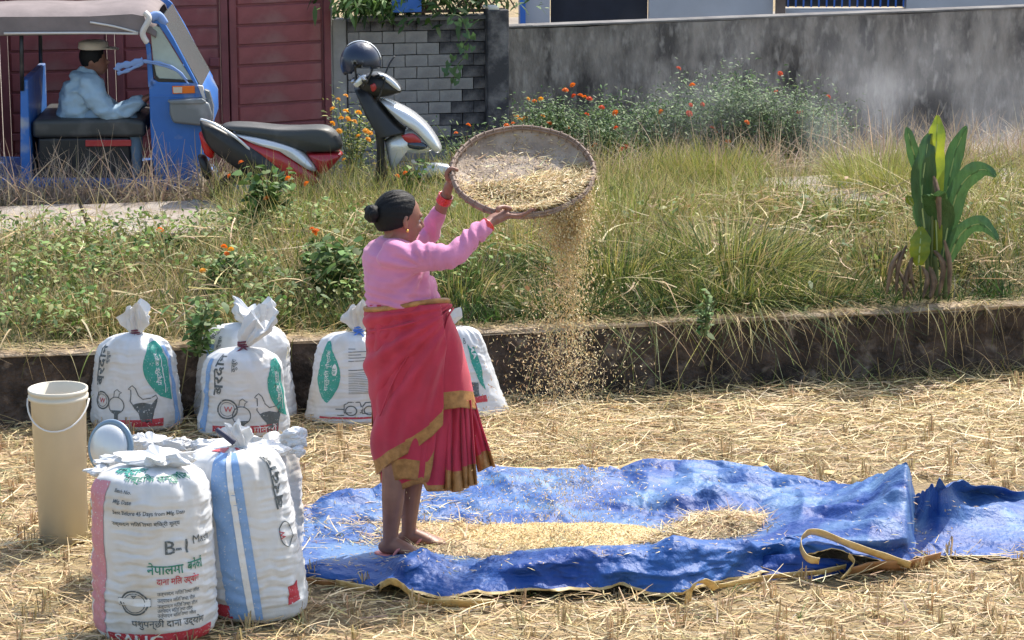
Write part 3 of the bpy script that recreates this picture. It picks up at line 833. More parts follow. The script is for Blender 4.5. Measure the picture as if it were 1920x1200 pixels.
# canna plant at the right
M['canna'] = mat("canna_leaf", (.065, .15, .05), .38, var=.3, vscale=9, stretch=(5, 5, .8), trans=.28, bump=.5, bscale=30, bdist=.01)
M['midrib'] = mat('pale_midrib', (.30, .38, .14), .5)
M['cannay'] = mat("yellowing_leaf", (.34, .38, .03), .5, col2=(.14, .22, .03), vscale=9, trans=.45)
M['canndry'] = mat("dry_leaf_sheath", (.24, .16, .10), .9, var=.6, vscale=12, trans=.1)
cb = LW(*SQ(W(1735, 548, .42)), 0); cb.z = .38
cn = thing("canna_plant", "canna plant with broad upright leaves and dry brown sheaths at the right of the bank", "plant", cb)
def big_leaf(path, width, m, curl=.25, name="leaf"):
    pth_ = smooth_path(path, 5); k = len(pth_); V = []; F = []
    for i, p in enumerate(pth_):
        t = i / (k - 1); w = width * (math.sin(math.pi * min(1, .08 + t * .90)) ** .75) * (1 + .10 * math.sin(t * 17 + path[0].x * 40))
        tg = (pth_[min(i + 1, k - 1)] - pth_[max(i - 1, 0)]).normalized()
        sd = tg.cross(Vector((.25, 1, .1))).normalized(); up = sd.cross(tg)
        for j in range(7):
            u = j / 3 - 1
            V.append(p + sd * (w * u) + up * (curl * w * u * u + .006 * math.sin(t * 30 + j)))
    for i in range(k - 1):
        for j in range(6):
            a = i * 7 + j; F.append((a, a + 1, a + 8, a + 7))
    o = MB().add(V, F).build(name, M[m], cn, smooth=True)
    if name == "leaf":
        r_ = MB(); r_.tube([p + (pth_[min(i + 1, k - 1)] - pth_[max(i - 1, 0)]).normalized().cross(Vector((.25, 1, .1))).normalized().cross((pth_[min(i + 1, k - 1)] - pth_[max(i - 1, 0)]).normalized()) * .004 + Vector((0, -.003, 0)) for i, p in enumerate(pth_)], [.0055 * (1.1 - i / k) for i in range(k)], 6)
        mr_ = r_.build("midrib", M['midrib'], o, smooth=True); mr_.location = (0, 0, 0)
    return o
Yc_ = cb.y
big_leaf([WY(1735, 440, Yc_), WY(1728, 370, Yc_), WY(1735, 300, Yc_ - .02), WY(1742, 250, Yc_)], .062, 'canna')
big_leaf([WY(1740, 420, Yc_ + .05), WY(1722, 320, Yc_ + .04), WY(1708, 270, Yc_), WY(1700, 238, Yc_)], .035, 'canna')
big_leaf([WY(1752, 500, Yc_), WY(1762, 420, Yc_), WY(1752, 372, Yc_ - .1), WY(1745, 365, Yc_ - .2)], .075, 'canna')
big_leaf([WY(1758, 500, Yc_), WY(1752, 330, Yc_), WY(1756, 260, Yc_ - .02), WY(1758, 216, Yc_)], .05, 'cannay')
big_leaf([WY(1765, 500, Yc_), WY(1778, 420, Yc_), WY(1800, 350, Yc_ - .03), WY(1838, 318, Yc_ - .10), WY(1868, 330, Yc_ - .16)], .055, 'canna')
big_leaf([WY(1770, 510, Yc_), WY(1800, 440, Yc_ - .05), WY(1840, 420, Yc_ - .12), WY(1872, 450, Yc_ - .18)], .045, 'canna')
big_leaf([WY(1758, 480, Yc_ + .05), WY(1772, 380, Yc_ + .08), WY(1790, 290, Yc_ + .10), WY(1812, 236, Yc_ + .08)], .05, 'canna')
big_leaf([WY(1722, 498, Yc_ - .1), WY(1724, 470, Yc_ - .12), WY(1726, 445, Yc_ - .1), WY(1726, 425, Yc_ - .06)], .055, 'cannay')
big_leaf([WY(1712, 385, Yc_ - .05), WY(1706, 378, Yc_ - .06), WY(1703, 371, Yc_ - .06), WY(1702, 366, Yc_ - .05)], .02, 'cannay')
st = MB()
for x0, x1, yt, r in ((1738, 1735, 430, .012), (1755, 1752, 480, .014), (1772, 1770, 490, .016), (1726, 1724, 495, .006), (1744, 1748, 250, .008)):
    st.tube(smooth_path([WY(x0, 560, Yc_), WY((x0 + x1) / 2 + 2, (560 + yt) / 2, Yc_), WY(x1, yt, Yc_)], 4), r, 7)
st.build("stalk", M['stem'], cn, smooth=True)
for (a, b, c_, w) in (((1690, 470), (1672, 500), (1662, 552), .014), ((1700, 460), (1684, 500), (1680, 556), .012), ((1712, 480), (1700, 520), (1694, 560), .016), ((1728, 500), (1738, 525), (1730, 560), .014), ((1750, 470), (1768, 500), (1760, 556), .016), ((1750, 330), (1758, 370), (1762, 430), .016), ((1770, 450), (1780, 500), (1778, 556), .014), ((1676, 490), (1690, 520), (1712, 556), .010), ((1720, 470), (1706, 500), (1716, 550), .010), ((1742, 500), (1750, 530), (1744, 560), .018)):
    big_leaf([WY(*a, Yc_ - .08), WY(*b, Yc_ - .12), WY(*c_, Yc_ - .14)], w, 'canndry', 1.6, "dry_sheath")

# overhanging leaves and the vine on the block wall
vt = thing("wall_vine", "creeping vine with heart shaped leaves hanging down the blackened block wall", "vine", WY(860, 90, 19.4))
vp = [WY(x, y, 19.48) for x, y in [(840, 28), (862, 30), (872, 50), (878, 70), (866, 88), (872, 105), (858, 122), (850, 150)]]
MB().tube(smooth_path(vp, 4), .004, 4).build("stem", M['stem'], vt)
lf = MB()
lf.add([(0, 0, 0), (.022, -.006, .014), (.024, -.004, -.012), (0, .004, -.045), (-.024, -.004, -.012), (-.022, -.006, .014)], [(0, 1, 2, 3), (0, 3, 4, 5)])
lo = lf.build("leaf", M['canna']); lme = lo.data; bpy.data.objects.remove(lo)
M['vine'] = mat("vine_leaf", (.10, .19, .07), .5, var=.3, trans=.3); lme.materials[0] = M['vine']
def add_leaf(t, p, sc, rot=None):
    o = bpy.data.objects.new("leaf", lme); C.objects.link(o); o.parent = t; o.location = Vector(p) - t.location
    o.rotation_euler = rot or (random.uniform(-.5, .3), random.uniform(-.7, .7), random.uniform(-.5, .5)); o.scale = (sc,) * 3
for x, y in [(845, 38), (858, 40), (872, 36), (880, 44), (874, 62), (884, 66), (862, 82), (874, 86), (866, 92), (872, 104), (850, 105), (842, 118), (835, 128), (848, 128), (862, 124), (858, 138), (850, 148), (856, 152), (838, 136), (886, 88)]:
    add_leaf(vt, WY(x, y, 19.44), random.uniform(.9, 1.3))
ob = WY(740, -10, 19.75)
t = thing("overhanging_shrub", "dark leafy shrub spilling over the top of the block wall", "shrub", Vector((ob.x, ob.y, topL)))
n = 900; P = np.array(list(WY(735, -12, 19.7))) + rng.normal(0, 1, (n, 3)) * np.array([.27, .10, .13]); P[:, 2] = np.maximum(P[:, 2], topL - .02 + rng.uniform(-.02, .04, n))
f = leaves("foliage", P, -.1, .05, .11, .4, DEEP + GRN, parent=t); f['kind'] = 'stuff'
n = 240; P = np.array(list(WY(680, 5, 19.35))) + rng.normal(0, 1, (n, 3)) * np.array([.13, .06, .05])
f = leaves("foliage", P, -.5, .05, .11, .35, DEEP + WEED, parent=t); f['kind'] = 'stuff'
n = 500; P = np.array(list(WY(880, -20, 19.85))) + rng.normal(0, 1, (n, 3)) * np.array([.22, .10, .10]); P[:, 2] = np.maximum(P[:, 2], topL)
f = leaves("foliage", P, -.1, .05, .10, .4, DEEP + GRN, parent=t); f['kind'] = 'stuff'
bt = MB()
for x in (700, 740, 790, 870): bt.tube(smooth_path([Vector((WY(x, 0, 20.0).x, 20.0, ROADZ)), Vector((WY(x, 0, 20.0).x + .05, 19.95, .7)), WY(x, -8, 19.8)], 4), .015, 6)
bt.build("stem", M['drystem'], t)

# dry vines and roots hanging over the coping, sticks at the wall foot
def hangers(n, s0, s1, label, dens):
    s = np.concatenate([rng.uniform(s0, s1, n)]); k = rng.random(n) < dens(s); s = s[k]; n = len(s)
    q = rng.uniform(-.035, .03, n); z = np.full(n, WALLH + .01)
    P = LWn(s, q, z); D = unit(np.stack([rng.normal(0, .5, n), -np.abs(rng.normal(.35, .2, n)), rng.uniform(-.3, .6, n)], -1))
    B = np.stack([rng.normal(0, .3, n), 0 * s, -rng.uniform(.8, 1.5, n)], -1)
    a3 = rng.uniform(0, np.pi, n); side = unit(np.stack([np.cos(a3), np.sin(a3), 0 * a3], -1))
    V, F = ribbons(P, D, B, rng.uniform(.05, .30, n), rng.uniform(.003, .008, n), side, 6, tip=.3)
    stuff(mesh_np("hanging_roots", V, F, M['grass'], col=rep(pick(DRY + [(.2, .15, .1)] + OLIVE[:1], n, .2), 14)), label, "roots")
hangers(1100, -2.2, 6.2, "dry stems and roots hanging over the face of the retaining wall", lambda s: .10 + .3 * sm(1.3, 2.4, s) + .55 * sm(2.7, 3.4, s))
n = 2000; s = rng.uniform(-2.2, 6.2, n); k = rng.random(n) < (.2 + .3 * sm(1.5, 2.2, s) + .5 * sm(2.9, 3.5, s)); s = s[k]; n = len(s)
P = LWn(s, rng.uniform(-.16, -.02, n), np.full(n, .01)); D = unit(np.stack([rng.normal(0, .9, n), rng.normal(.15, .2, n), rng.uniform(.2, 1, n)], -1))
B = np.stack([rng.normal(0, .5, n), 0 * s, -rng.uniform(0, .6, n)], -1); a3 = rng.uniform(0, np.pi, n)
V, F = ribbons(P, D, B, rng.uniform(.06, .28, n), rng.uniform(.003, .007, n), unit(np.stack([np.cos(a3), np.sin(a3), 0 * a3], -1)), 5, tip=.3)
stuff(mesh_np("dry_weeds", V, F, M['grass'], col=rep(pick(DRY + OLIVE[:2], n, .25), 12)), "dry twiggy weeds at the foot of the retaining wall", "weeds")
# leaf litter straw on the coping
n = 4200; s = rng.uniform(-2.2, 6.4, n); P = LWn(s, rng.uniform(0, .16, n), WALLH + rng.uniform(.002, .02, n)); az = rng.normal(0, .5, n)
D = unit(np.stack([np.cos(az), np.sin(az), rng.normal(0, .08, n)], -1))
V, F = ribbons(P, D, np.zeros((n, 3)) + np.array([0, 0, -.1]), rng.uniform(.03, .12, n), rng.uniform(.003, .006, n), unit(np.stack([-np.sin(az), np.cos(az), 0 * az], -1)), 2)
stuff(mesh_np("straw_litter", V, F, M['straw'], col=rep(pick(DRY, n), 6)), "bits of straw lying along the top of the retaining wall", "straw")

# ------------------------------------------------------------------ the straw field
TP = [W(a, b) for a, b in [(568, 955), (700, 915), (800, 895), (930, 878), (1250, 876), (1420, 880), (1590, 915), (1700, 900), (1985, 935), (1985, 1035), (1700, 1048), (1590, 1070), (1330, 1095), (1290, 1118), (920, 1128), (800, 1128), (710, 1098), (568, 1084)]]
def intarp(x, y):
    c = np.zeros(np.shape(x), bool)
    for i in range(len(TP)):
        a, b = TP[i - 1], TP[i]
        c ^= ((a.y > y) != (b.y > y)) & (x < (b.x - a.x) * (y - a.y) / (b.y - a.y + 1e-12) + a.x)
    return c
def straws(name, n, x0, x1, y0, y1, l0, l1, w0, w1, pal, zlo, zhi, label, dens=None, tilt=.12, seg=3, keepwall=True, hz=None):
    x = rng.uniform(x0, x1, n); y = rng.uniform(y0, y1, n)
    if dens is not None:
        k = rng.random(n) < dens(x, y); x, y = x[k], y[k]
    qd = (x - WA.x) * NN.x + (y - WA.y) * NN.y
    k = (qd < -.03) & ~intarp(x, y); x, y = x[k], y[k]; n = len(x)
    z = field_z(x, y) + rng.uniform(zlo, zhi, n) + (hz(x, y) if hz else 0)
    az = rng.normal(.1, 1.0, n) + rng.integers(0, 2, n) * np.pi
    D = unit(np.stack([np.cos(az), np.sin(az), rng.normal(.03, tilt, n)], -1))
    B = np.stack([rng.normal(0, .25, n), rng.normal(0, .25, n), rng.normal(-.02, .10, n)], -1)
    side = unit(np.stack([-np.sin(az), np.cos(az), rng.normal(0, .5, n)], -1))
    V, F = ribbons(np.stack([x, y, z], -1), D, B, rng.uniform(l0, l1, n), rng.uniform(w0, w1, n), side, seg, tip=.5)
    V[:, 2] = np.maximum(V[:, 2], field_z(V[:, 0], V[:, 1]) + .002)
    return stuff(mesh_np(name, V, F, M['straw'], col=rep(pick(pal, n, .2), (seg + 1) * 2)), label, "straw")
STR = [(.62, .48, .25), (.72, .58, .33), (.52, .39, .19), (.42, .30, .14), (.58, .43, .24)]
STRD = [(.34, .25, .15), (.26, .19, .12), (.46, .35, .20), (.30, .27, .13)]
straws("straw_layer", 46000, -3.0, 4.6, 8.6, 14.6, .05, .16, .004, .008, STRD + STR + STR, .002, .02, "short trampled straw lying on the soil of the field", seg=2)
straws("straw_cover", 56000, -3.0, 4.6, 8.5, 14.6, .05, .18, .003, .006, STR, .012, .05, "pale rice straw strewn over the harvested field",
       dens=lambda x, y: .42 + .35 * sm(11.3, 12.4, y) + .35 * fbm(x * 1.4, y * 1.4, 0, 33, 3))
straws("loose_straw", 9000, -.6, 4.6, 11.3, 14.4, .08, .24, .004, .007, STR[:3], .02, .05, "thick bright layer of loose straw in front of the retaining wall", dens=lambda x, y: np.clip(.4 + sm(11.4, 12.6, y), 0, 1) * np.where((x - WA.x) * NN.x + (y - WA.y) * NN.y < -.14, 1, 0), tilt=.10, seg=4)
# cut stubble in rows
cl = []
for i in range(38):
    for j in range(34):
        x = -3.0 + i * .20 + random.gauss(0, .03); y = 8.75 + j * .165 + random.gauss(0, .03)
        q = (Vector((x, y, 0)) - WA).dot(NN)
        if q > -.15 or intarp(np.array(x), np.array(y)): continue
        if y > 11.6 and x > -.3 and random.random() < .75: continue
        if random.random() < .12: continue
        cl.append((x, y))
cl = np.array(cl); nb = 13
cx = np.repeat(cl, nb, 0); n = len(cx)
P = np.concatenate([cx + rng.normal(0, .013, (n, 2)), np.zeros((n, 1))], 1); P[:, 2] = field_z(P[:, 0], P[:, 1])
az = rng.uniform(0, 6.28, n); ln = np.abs(rng.normal(0, .18, n)); D = unit(np.stack([np.cos(az) * ln, np.sin(az) * ln, np.ones(n)], -1))
a3 = rng.uniform(0, np.pi, n); hC = np.repeat(rng.uniform(.5, 1.25, len(cl)), nb)
V, F = ribbons(P, D, np.zeros((n, 3)), rng.uniform(.035, .085, n) * hC, rng.uniform(.004, .007, n), unit(np.stack([np.cos(a3), np.sin(a3), 0 * a3], -1)), 2, tip=.9)
stuff(mesh_np("rice_stubble", V, F, M['straw'], col=rep(pick([(.50, .37, .21), (.40, .28, .15), (.34, .25, .13), (.58, .44, .26)], n, .2), 6)), "cut rice stubble standing in rows across the field", "stubble")
# a few green shoots
n = 420; x = rng.uniform(-2.6, 3.6, n // 6); y = rng.uniform(9.0, 11.8, n // 6)
P = np.stack([np.repeat(x, 6), np.repeat(y, 6), field_z(np.repeat(x, 6), np.repeat(y, 6))], -1); n = len(P)
az = rng.uniform(0, 6.28, n); D = unit(np.stack([np.cos(az) * .5, np.sin(az) * .5, np.ones(n)], -1)); B = np.stack([np.cos(az) * .5, np.sin(az) * .5, -.4 * np.ones(n)], -1)
V, F = ribbons(P, D, B, rng.uniform(.04, .12, n), np.full(n, .005), unit(np.stack([-np.sin(az), np.cos(az), .3 + 0 * az], -1)), 3)
stuff(mesh_np("green_shoots", V, F, M['grass'], col=rep(pick([(.16, .22, .06), (.12, .18, .05)], n), 8)), "thin green shoots coming up between the stubble", "grass")
# ------------------------------------------------------------------ tarpaulin
M['tarp'] = mat("blue_tarpaulin", (0.018, 0.088, 0.34), 0.52, bump=.6, bscale=42, bdist=.012, trans=.06, spec=.35, back=(.40, .27, .12), tint=True, detail=8)
M['hem'] = mat("yellow_tarpaulin_hem", (0.74, 0.57, 0.27), 0.5, col2=(.56, .40, .16), vscale=18, bump=.3, bscale=60, trans=.2)
M['tarpu'] = mat("orange_brown_underside", (0.50, 0.26, 0.11), 0.5, var=.3, vscale=9, bump=.3, bscale=60, trans=.15)
cols = [555, 600, 660, 700, 725, 760, 800, 850, 910, 970, 1040, 1110, 1170, 1215, 1262, 1300, 1345, 1400, 1450, 1500, 1560, 1630, 1700, 1716, 1760, 1820, 1985]
# rows from the far edge to the near edge: (photo y, height)
back = [948, 936, 922, 912, 905, 897, 888, 880, 872, 874, 878, 880, 876, 870, 868, 868, 870, 874, 886, 896, 905, 905, 868, 930, 905, 912, 925]
bz = [0.015, .02, .02, .015, .02, .03, .03, .03, .04, .03, .03, .03, .03, .03, .03, .03, .04, .04, .04, .04, .03, .12, .31, .06, .28, .18, .03]
r1 = [955, 945, 935, 925, 920, 915, 908, 900, 895, 897, 900, 902, 898, 895, 893, 893, 895, 900, 910, 918, 925, 925, 872, 950, 915, 925, 940]
z1 = [.01, .02, .035, .02, .03, .04, .015, .03, .01, .04, .02, .045, .02, .05, .02, .05, .02, .05, .02, .05, .05, .15, .30, .03, .24, .10, .03]
r2 = [985, 975, 965, 960, 955, 952, 950, 945, 940, 940, 942, 944, 942, 940, 938, 936, 936, 940, 945, 948, 950, 945, 905, 975, 940, 955, 970]
z2 = [.012, .03, .015, .02, .015, .02, .01, .02, .02, .01, .03, .01, .03, .02, .045, .02, .05, .02, .04, .06, .09, .17, .26, .025, .18, .08, .03]
r3 = [1015, 1010, 1005, 1000, 998, 996, 995, 990, 985, 985, 985, 985, 985, 985, 985, 982, 980, 980, 985, 985, 985, 985, 960, 990, 970, 980, 990]
z3 = [.02, .012, .01, .01, .01, .01, .01, .01, .01, .01, .01, .01, .012, .012, .015, .02, .02, .03, .05, .08, .12, .16, .19, .03, .10, .05, .02]
r4 = [1045, 1045, 1040, 1036, 1036, 1035, 1034, 1032, 1030, 1028, 1026, 1024, 1022, 1022, 1020, 1018, 1016, 1014, 1012, 1008, 1010, 1015, 1010, 1010, 1000, 1005, 1010]
z4 = [.04, .03, .015, .012, .012, .012, .012, .012, .012, .012, .012, .012, .015, .02, .03, .03, .03, .04, .06, .09, .12, .13, .12, .04, .05, .03, .015]
# crest of the front fold
r5 = [1058, 1062, 1068, 1068, 1062, 1050, 1040, 1072, 1074, 1058, 1046, 1036, 1026, 1034, 1004, 1012, 1024, 1026, 1022, 1006, 1016, 1030, 1040, 1030, 1025, 1025, 1028]
z5 = [.05, .045, .03, .025, .045, .13, .12, .05, .06, .12, .14, .15, .17, .15, .21, .18, .15, .13, .11, .12, .11, .09, .05, .03, .03, .02, .012]
r6 = [1072, 1076, 1084, 1088, 1084, 1080, 1084, 1094, 1094, 1086, 1082, 1078, 1074, 1078, 1062, 1064, 1062, 1054, 1044, 1030, 1020, 1040, 1056, 1040, 1036, 1036, 1038]
z6 = [.04, .035, .03, .03, .045, .08, .07, .05, .05, .07, .075, .085, .10, .09, .12, .10, .085, .07, .05, .10, .13, .085, .03, .02, .02, .015, .01]
r7 = [1084, 1090, 1098, 1104, 1090, 1108, 1122, 1126, 1122, 1112, 1108, 1108, 1106, 1114, 1120, 1108, 1092, 1084, 1076, 1052, 1028, 1046, 1064, 1048, 1046, 1044, 1046]
z7 = [.008, .008, .01, .02, .085, .035, .012, .015, .02, .03, .035, .035, .03, .02, .02, .03, .03, .02, .015, .05, .12, .075, .015, .012, .01, .008, .006]
R_ = [(back, bz), (r1, z1), (r2, z2), (r3, z3), (r4, z4), (r5, z5), (r6, z6), (r7, z7)]
G = np.array([[list(W(cols[j], r[j], z[j])) for j in range(len(cols))] for r, z in R_])

def crs(A, n, axis):
    """Catmull-Rom resampling of a control net along an axis"""
    A = np.moveaxis(A, axis, 0); k = len(A); t = np.linspace(0, k - 1, n); i = np.minimum(t.astype(int), k - 2); f = (t - i)
    sh = (n,) + (1,) * (A.ndim - 1); f = f.reshape(sh)
    p0, p1, p2, p3 = A[np.maximum(i - 1, 0)], A[i], A[i + 1], A[np.minimum(i + 2, k - 1)]
    r = .5 * (2 * p1 + (p2 - p0) * f + (2 * p0 - 5 * p1 + 4 * p2 - p3) * f * f + (3 * p1 - p0 - 3 * p2 + p3) * f ** 3)
    r = (1 - LINMIX) * r + LINMIX * (p1 * (1 - f) + p2 * f)
    return np.moveaxis(r, 0, axis)
LINMIX = .6
nr, nc = 190, 420
T = crs(crs(G, nr, 0), nc, 1)
x, y = T[..., 0], T[..., 1]
def ridged(x, y, sd, o=4):
    r, a, f = 0, .5, 1.
    for i in range(o):
        r = r + a * (1 - 2 * np.abs(vnoise(x * f + 3 * i, y * f, 0, sd + i * 7))); a *= .5; f *= 2.1
    return r
wx = x + .12 * fbm(x * 2, y * 2, 0, 400); wy = y + .12 * fbm(x * 2, y * 2, 0, 410)
cr = ridged(wx * 2.2, wy * 4.5, 420, 4)
rowf = np.linspace(0, 7, nr)[:, None]
amp = .014 + .012 * (1 - sm(2.2, 3.6, rowf)) + .006 * sm(4.6, 5.2, rowf)
def creases(x, y, n, l0, l1, a0, a1, w0, w1, seed, ang=.45, y0=None, y1=None):
    rs = np.random.default_rng(seed); h = np.zeros(x.shape)
    xa, xb = x.min(), x.max(); ya, yb = y0 or y.min(), y1 or y.max()
    for i in range(n):
        cx, cy = rs.uniform(xa, xb), rs.uniform(ya, yb); th = rs.normal(0, ang) + (1.57 if rs.random() < .25 else 0)
        L_, A_, W_ = rs.uniform(l0, l1), rs.uniform(a0, a1) * rs.choice([1, 1, -1]), rs.uniform(w0, w1)
        dx, dy = x - cx, y - cy; u = dx * math.cos(th) + dy * math.sin(th); v = -dx * math.sin(th) + dy * math.cos(th)
        v = v + .25 * L_ * (u / L_) ** 2 * rs.uniform(-1, 1)
        m = np.clip(1 - (u / L_) ** 2, 0, 1); wv = W_ * (.4 + .6 * m)
        h += A_ * m * np.clip(1 - np.abs(v) / wv, 0, 1) * np.where(v > 0, 1, .8)
    return h
crz = creases(x, y, 110, .12, .55, .010, .030, .03, .09, 5) + creases(x, y, 420, .04, .16, .004, .011, .012, .035, 6, .9)
T[..., 2] += crz * (1 - .82 * sm(2.6, 3.3, rowf) * (1 - sm(4.2, 4.9, rowf))) * (1 - .45 * sm(4.9, 5.4, rowf))
T[..., 1] -= creases(x, T[..., 2] * 2.2 + 9, 160, .04, .22, .006, .022, .015, .06, 8, .9) * sm(4.6, 5.2, rowf)
T[..., 2] += .35 * (ridged(wx * 6 + 5, wy * 10, 520, 3) * .0105 + ridged(wx * 15, wy * 22 + 3, 560, 2) * .0040) * (.35 + .9 * np.clip(fbm(x * 2, y * 2, 0, 570) + .5, 0, 1)) * (1 + .6 * sm(4.5, 5, rowf)) * (1 - .7 * sm(3, 3.6, rowf) * (1 - sm(4.1, 4.8, rowf)))
T[..., 1] -= ridged(wx * 6, T[..., 2] * 14 + 3, 590, 3) * .020 * sm(4.7, 5.4, rowf)
flat = sm(3, 3.6, rowf) * (1 - sm(4.1, 4.8, rowf))
T[..., 2] += (cr * .8) * amp * (1 - .75 * flat)
T[..., 1] += .010 * fbm(x * 9, T[..., 2] * 20, 0, 431) * sm(4.8, 5.5, rowf)
T[..., 2] = np.maximum(T[..., 2], field_z(T[..., 0], T[..., 1]) + .010 + .003 * fbm(x * 20, y * 20, 0, 3))
TARP = T
idx = np.arange(nr * nc).reshape(nr, nc)
F = np.stack([idx[:-1, :-1], idx[1:, :-1], idx[1:, 1:], idx[:-1, 1:]], -1).reshape(-1, 4)
tp = thing("tarpaulin", "crumpled blue tarpaulin with a yellow hem and raised folded edges spread over the straw stubble", "tarpaulin", W(1150, 1000))
fm = np.zeros((nr - 1, nc - 1), int)
hw_r = 5
fm[-hw_r:, :] = 1
bkm = (fbm(x[:1] * 3.0, 0, 0, 77) > .1)[0, :-1]
fm[:3, :] = np.where(bkm, 1, 0)
base_c = np.array([.010, .050, .24]); mid_c = np.array([.020, .098, .32]); dust_sheen_c = np.array([.12, .23, .42])  # dust and painted sky sheen pale the back rows; backlit front fold painted darker
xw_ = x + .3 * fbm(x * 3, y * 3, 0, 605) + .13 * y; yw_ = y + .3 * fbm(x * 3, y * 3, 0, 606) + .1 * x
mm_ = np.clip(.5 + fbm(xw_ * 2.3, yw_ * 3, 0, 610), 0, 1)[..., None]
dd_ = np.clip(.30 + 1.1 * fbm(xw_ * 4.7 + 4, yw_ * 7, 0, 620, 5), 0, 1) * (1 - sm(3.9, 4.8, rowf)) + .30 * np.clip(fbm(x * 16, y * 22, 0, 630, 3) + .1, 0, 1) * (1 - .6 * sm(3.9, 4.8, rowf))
tcol = (base_c * (1 - mm_) + mid_c * mm_) * (1 - np.clip(dd_, 0, .9)[..., None]) + dust_sheen_c * np.clip(dd_, 0, .9)[..., None]
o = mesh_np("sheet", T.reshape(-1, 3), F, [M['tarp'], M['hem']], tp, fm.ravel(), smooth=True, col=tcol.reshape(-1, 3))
so = o.modifiers.new("thick", 'SOLIDIFY'); so.thickness = .0015; so.offset = 0
# curled hem and flaps that turn over and show the yellow underside
def flap(path, w, m='hem', name="hem_flap", wave=.004, tiltv=None):
    p = smooth_path(path, 8); V = []; F = []; k = len(p)
    for i, q in enumerate(p):
        d = Vector(tiltv or (0.05, -.55, .8)).normalized()
        for j in range(4):
            V.append(q + d * w * (j / 3) + Vector((0, wave * math.sin(i * .9 + j), 0)))
    for i in range(k - 1):
        for j in range(3): a = i * 4 + j; F.append((a, a + 1, a + 5, a + 4))
    o = MB().add(V, F).build(name, M[m], tp, smooth=True)
    s_ = o.modifiers.new("thick", 'SOLIDIFY'); s_.thickness = .003; s_.offset = 0
    return o
def WP(l): return [W(x, y, z) for x, y, z in l]
flap(WP([(712, 1112, .0), (716, 1104, .05), (733, 1096, .10), (752, 1104, .08), (768, 1118, .03), (785, 1130, .012), (812, 1137, .006)]), .042)
flap(WP([(812, 1137, .006), (860, 1138, .012), (905, 1139, .006), (925, 1138, .003)]), .045)
flap(WP([(630, 1098, .005), (655, 1104, .012), (695, 1112, .006)]), .04)
flap(WP([(565, 1090, .005), (590, 1095, .015), (628, 1100, .005)]), .03, 'tarpu')
flap(WP([(1283, 1134, .0), (1287, 1112, .06), (1303, 1094, .11), (1322, 1096, .10), (1335, 1108, .06)]), .045, tiltv=(.5, -.6, .5))
flap(WP([(1345, 1104, .03), (1400, 1094, .02), (1460, 1084, .015), (1530, 1078, .02), (1585, 1066, .03)]), .03, 'hem')
c1 = flap(WP([(1535, 1058, .07), (1512, 1052, .08), (1500, 1030, .11), (1506, 1010, .14), (1532, 1004, .15), (1600, 1030, .115), (1660, 1050, .065), (1706, 1066, .03)]), .04)
pt_ = []
for a_, b_ in zip(WP([(1430, 1040, .07), (1480, 1040, .09), (1530, 1044, .08), (1580, 1050, .05), (1612, 1058, .02)]), WP([(1430, 1086, .01), (1480, 1084, .008), (1530, 1082, .008), (1580, 1074, .008), (1618, 1066, .006)])): pt_.append([a_.lerp(b_, t_ / 6) + Vector((0, .012 * math.sin(t_ * 2 + a_.x * 30), .006 * math.sin(t_ * 3))) for t_ in range(7)])
q_ = crs(np.array([[list(v) for v in r] for r in pt_]), 40, 0); q_ = crs(q_, 24, 1); ii_ = np.arange(960).reshape(40, 24)
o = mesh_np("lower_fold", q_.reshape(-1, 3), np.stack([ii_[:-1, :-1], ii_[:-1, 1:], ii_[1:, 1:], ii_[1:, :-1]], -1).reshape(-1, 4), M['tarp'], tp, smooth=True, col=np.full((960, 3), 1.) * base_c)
flap(WP([(1575, 1092, .006), (1600, 1062, .05), (1590, 1045, .09)]), .03, 'hem')
flap(WP([(1590, 1082, .004), (1640, 1070, .02), (1700, 1068, .012), (1760, 1052, .008)]), .06, 'tarpu')
flap(WP([(1420, 872, .012), (1434, 878, .012)]), .04, tiltv=(.5, .7, .15))
flap(WP([(1540, 888, .012), (1560, 890, .012)]), .04, tiltv=(.5, .7, .15))
flap(WP([(1595, 908, .012), (1606, 914, .012)]), .05, tiltv=(.2, .5, .5))

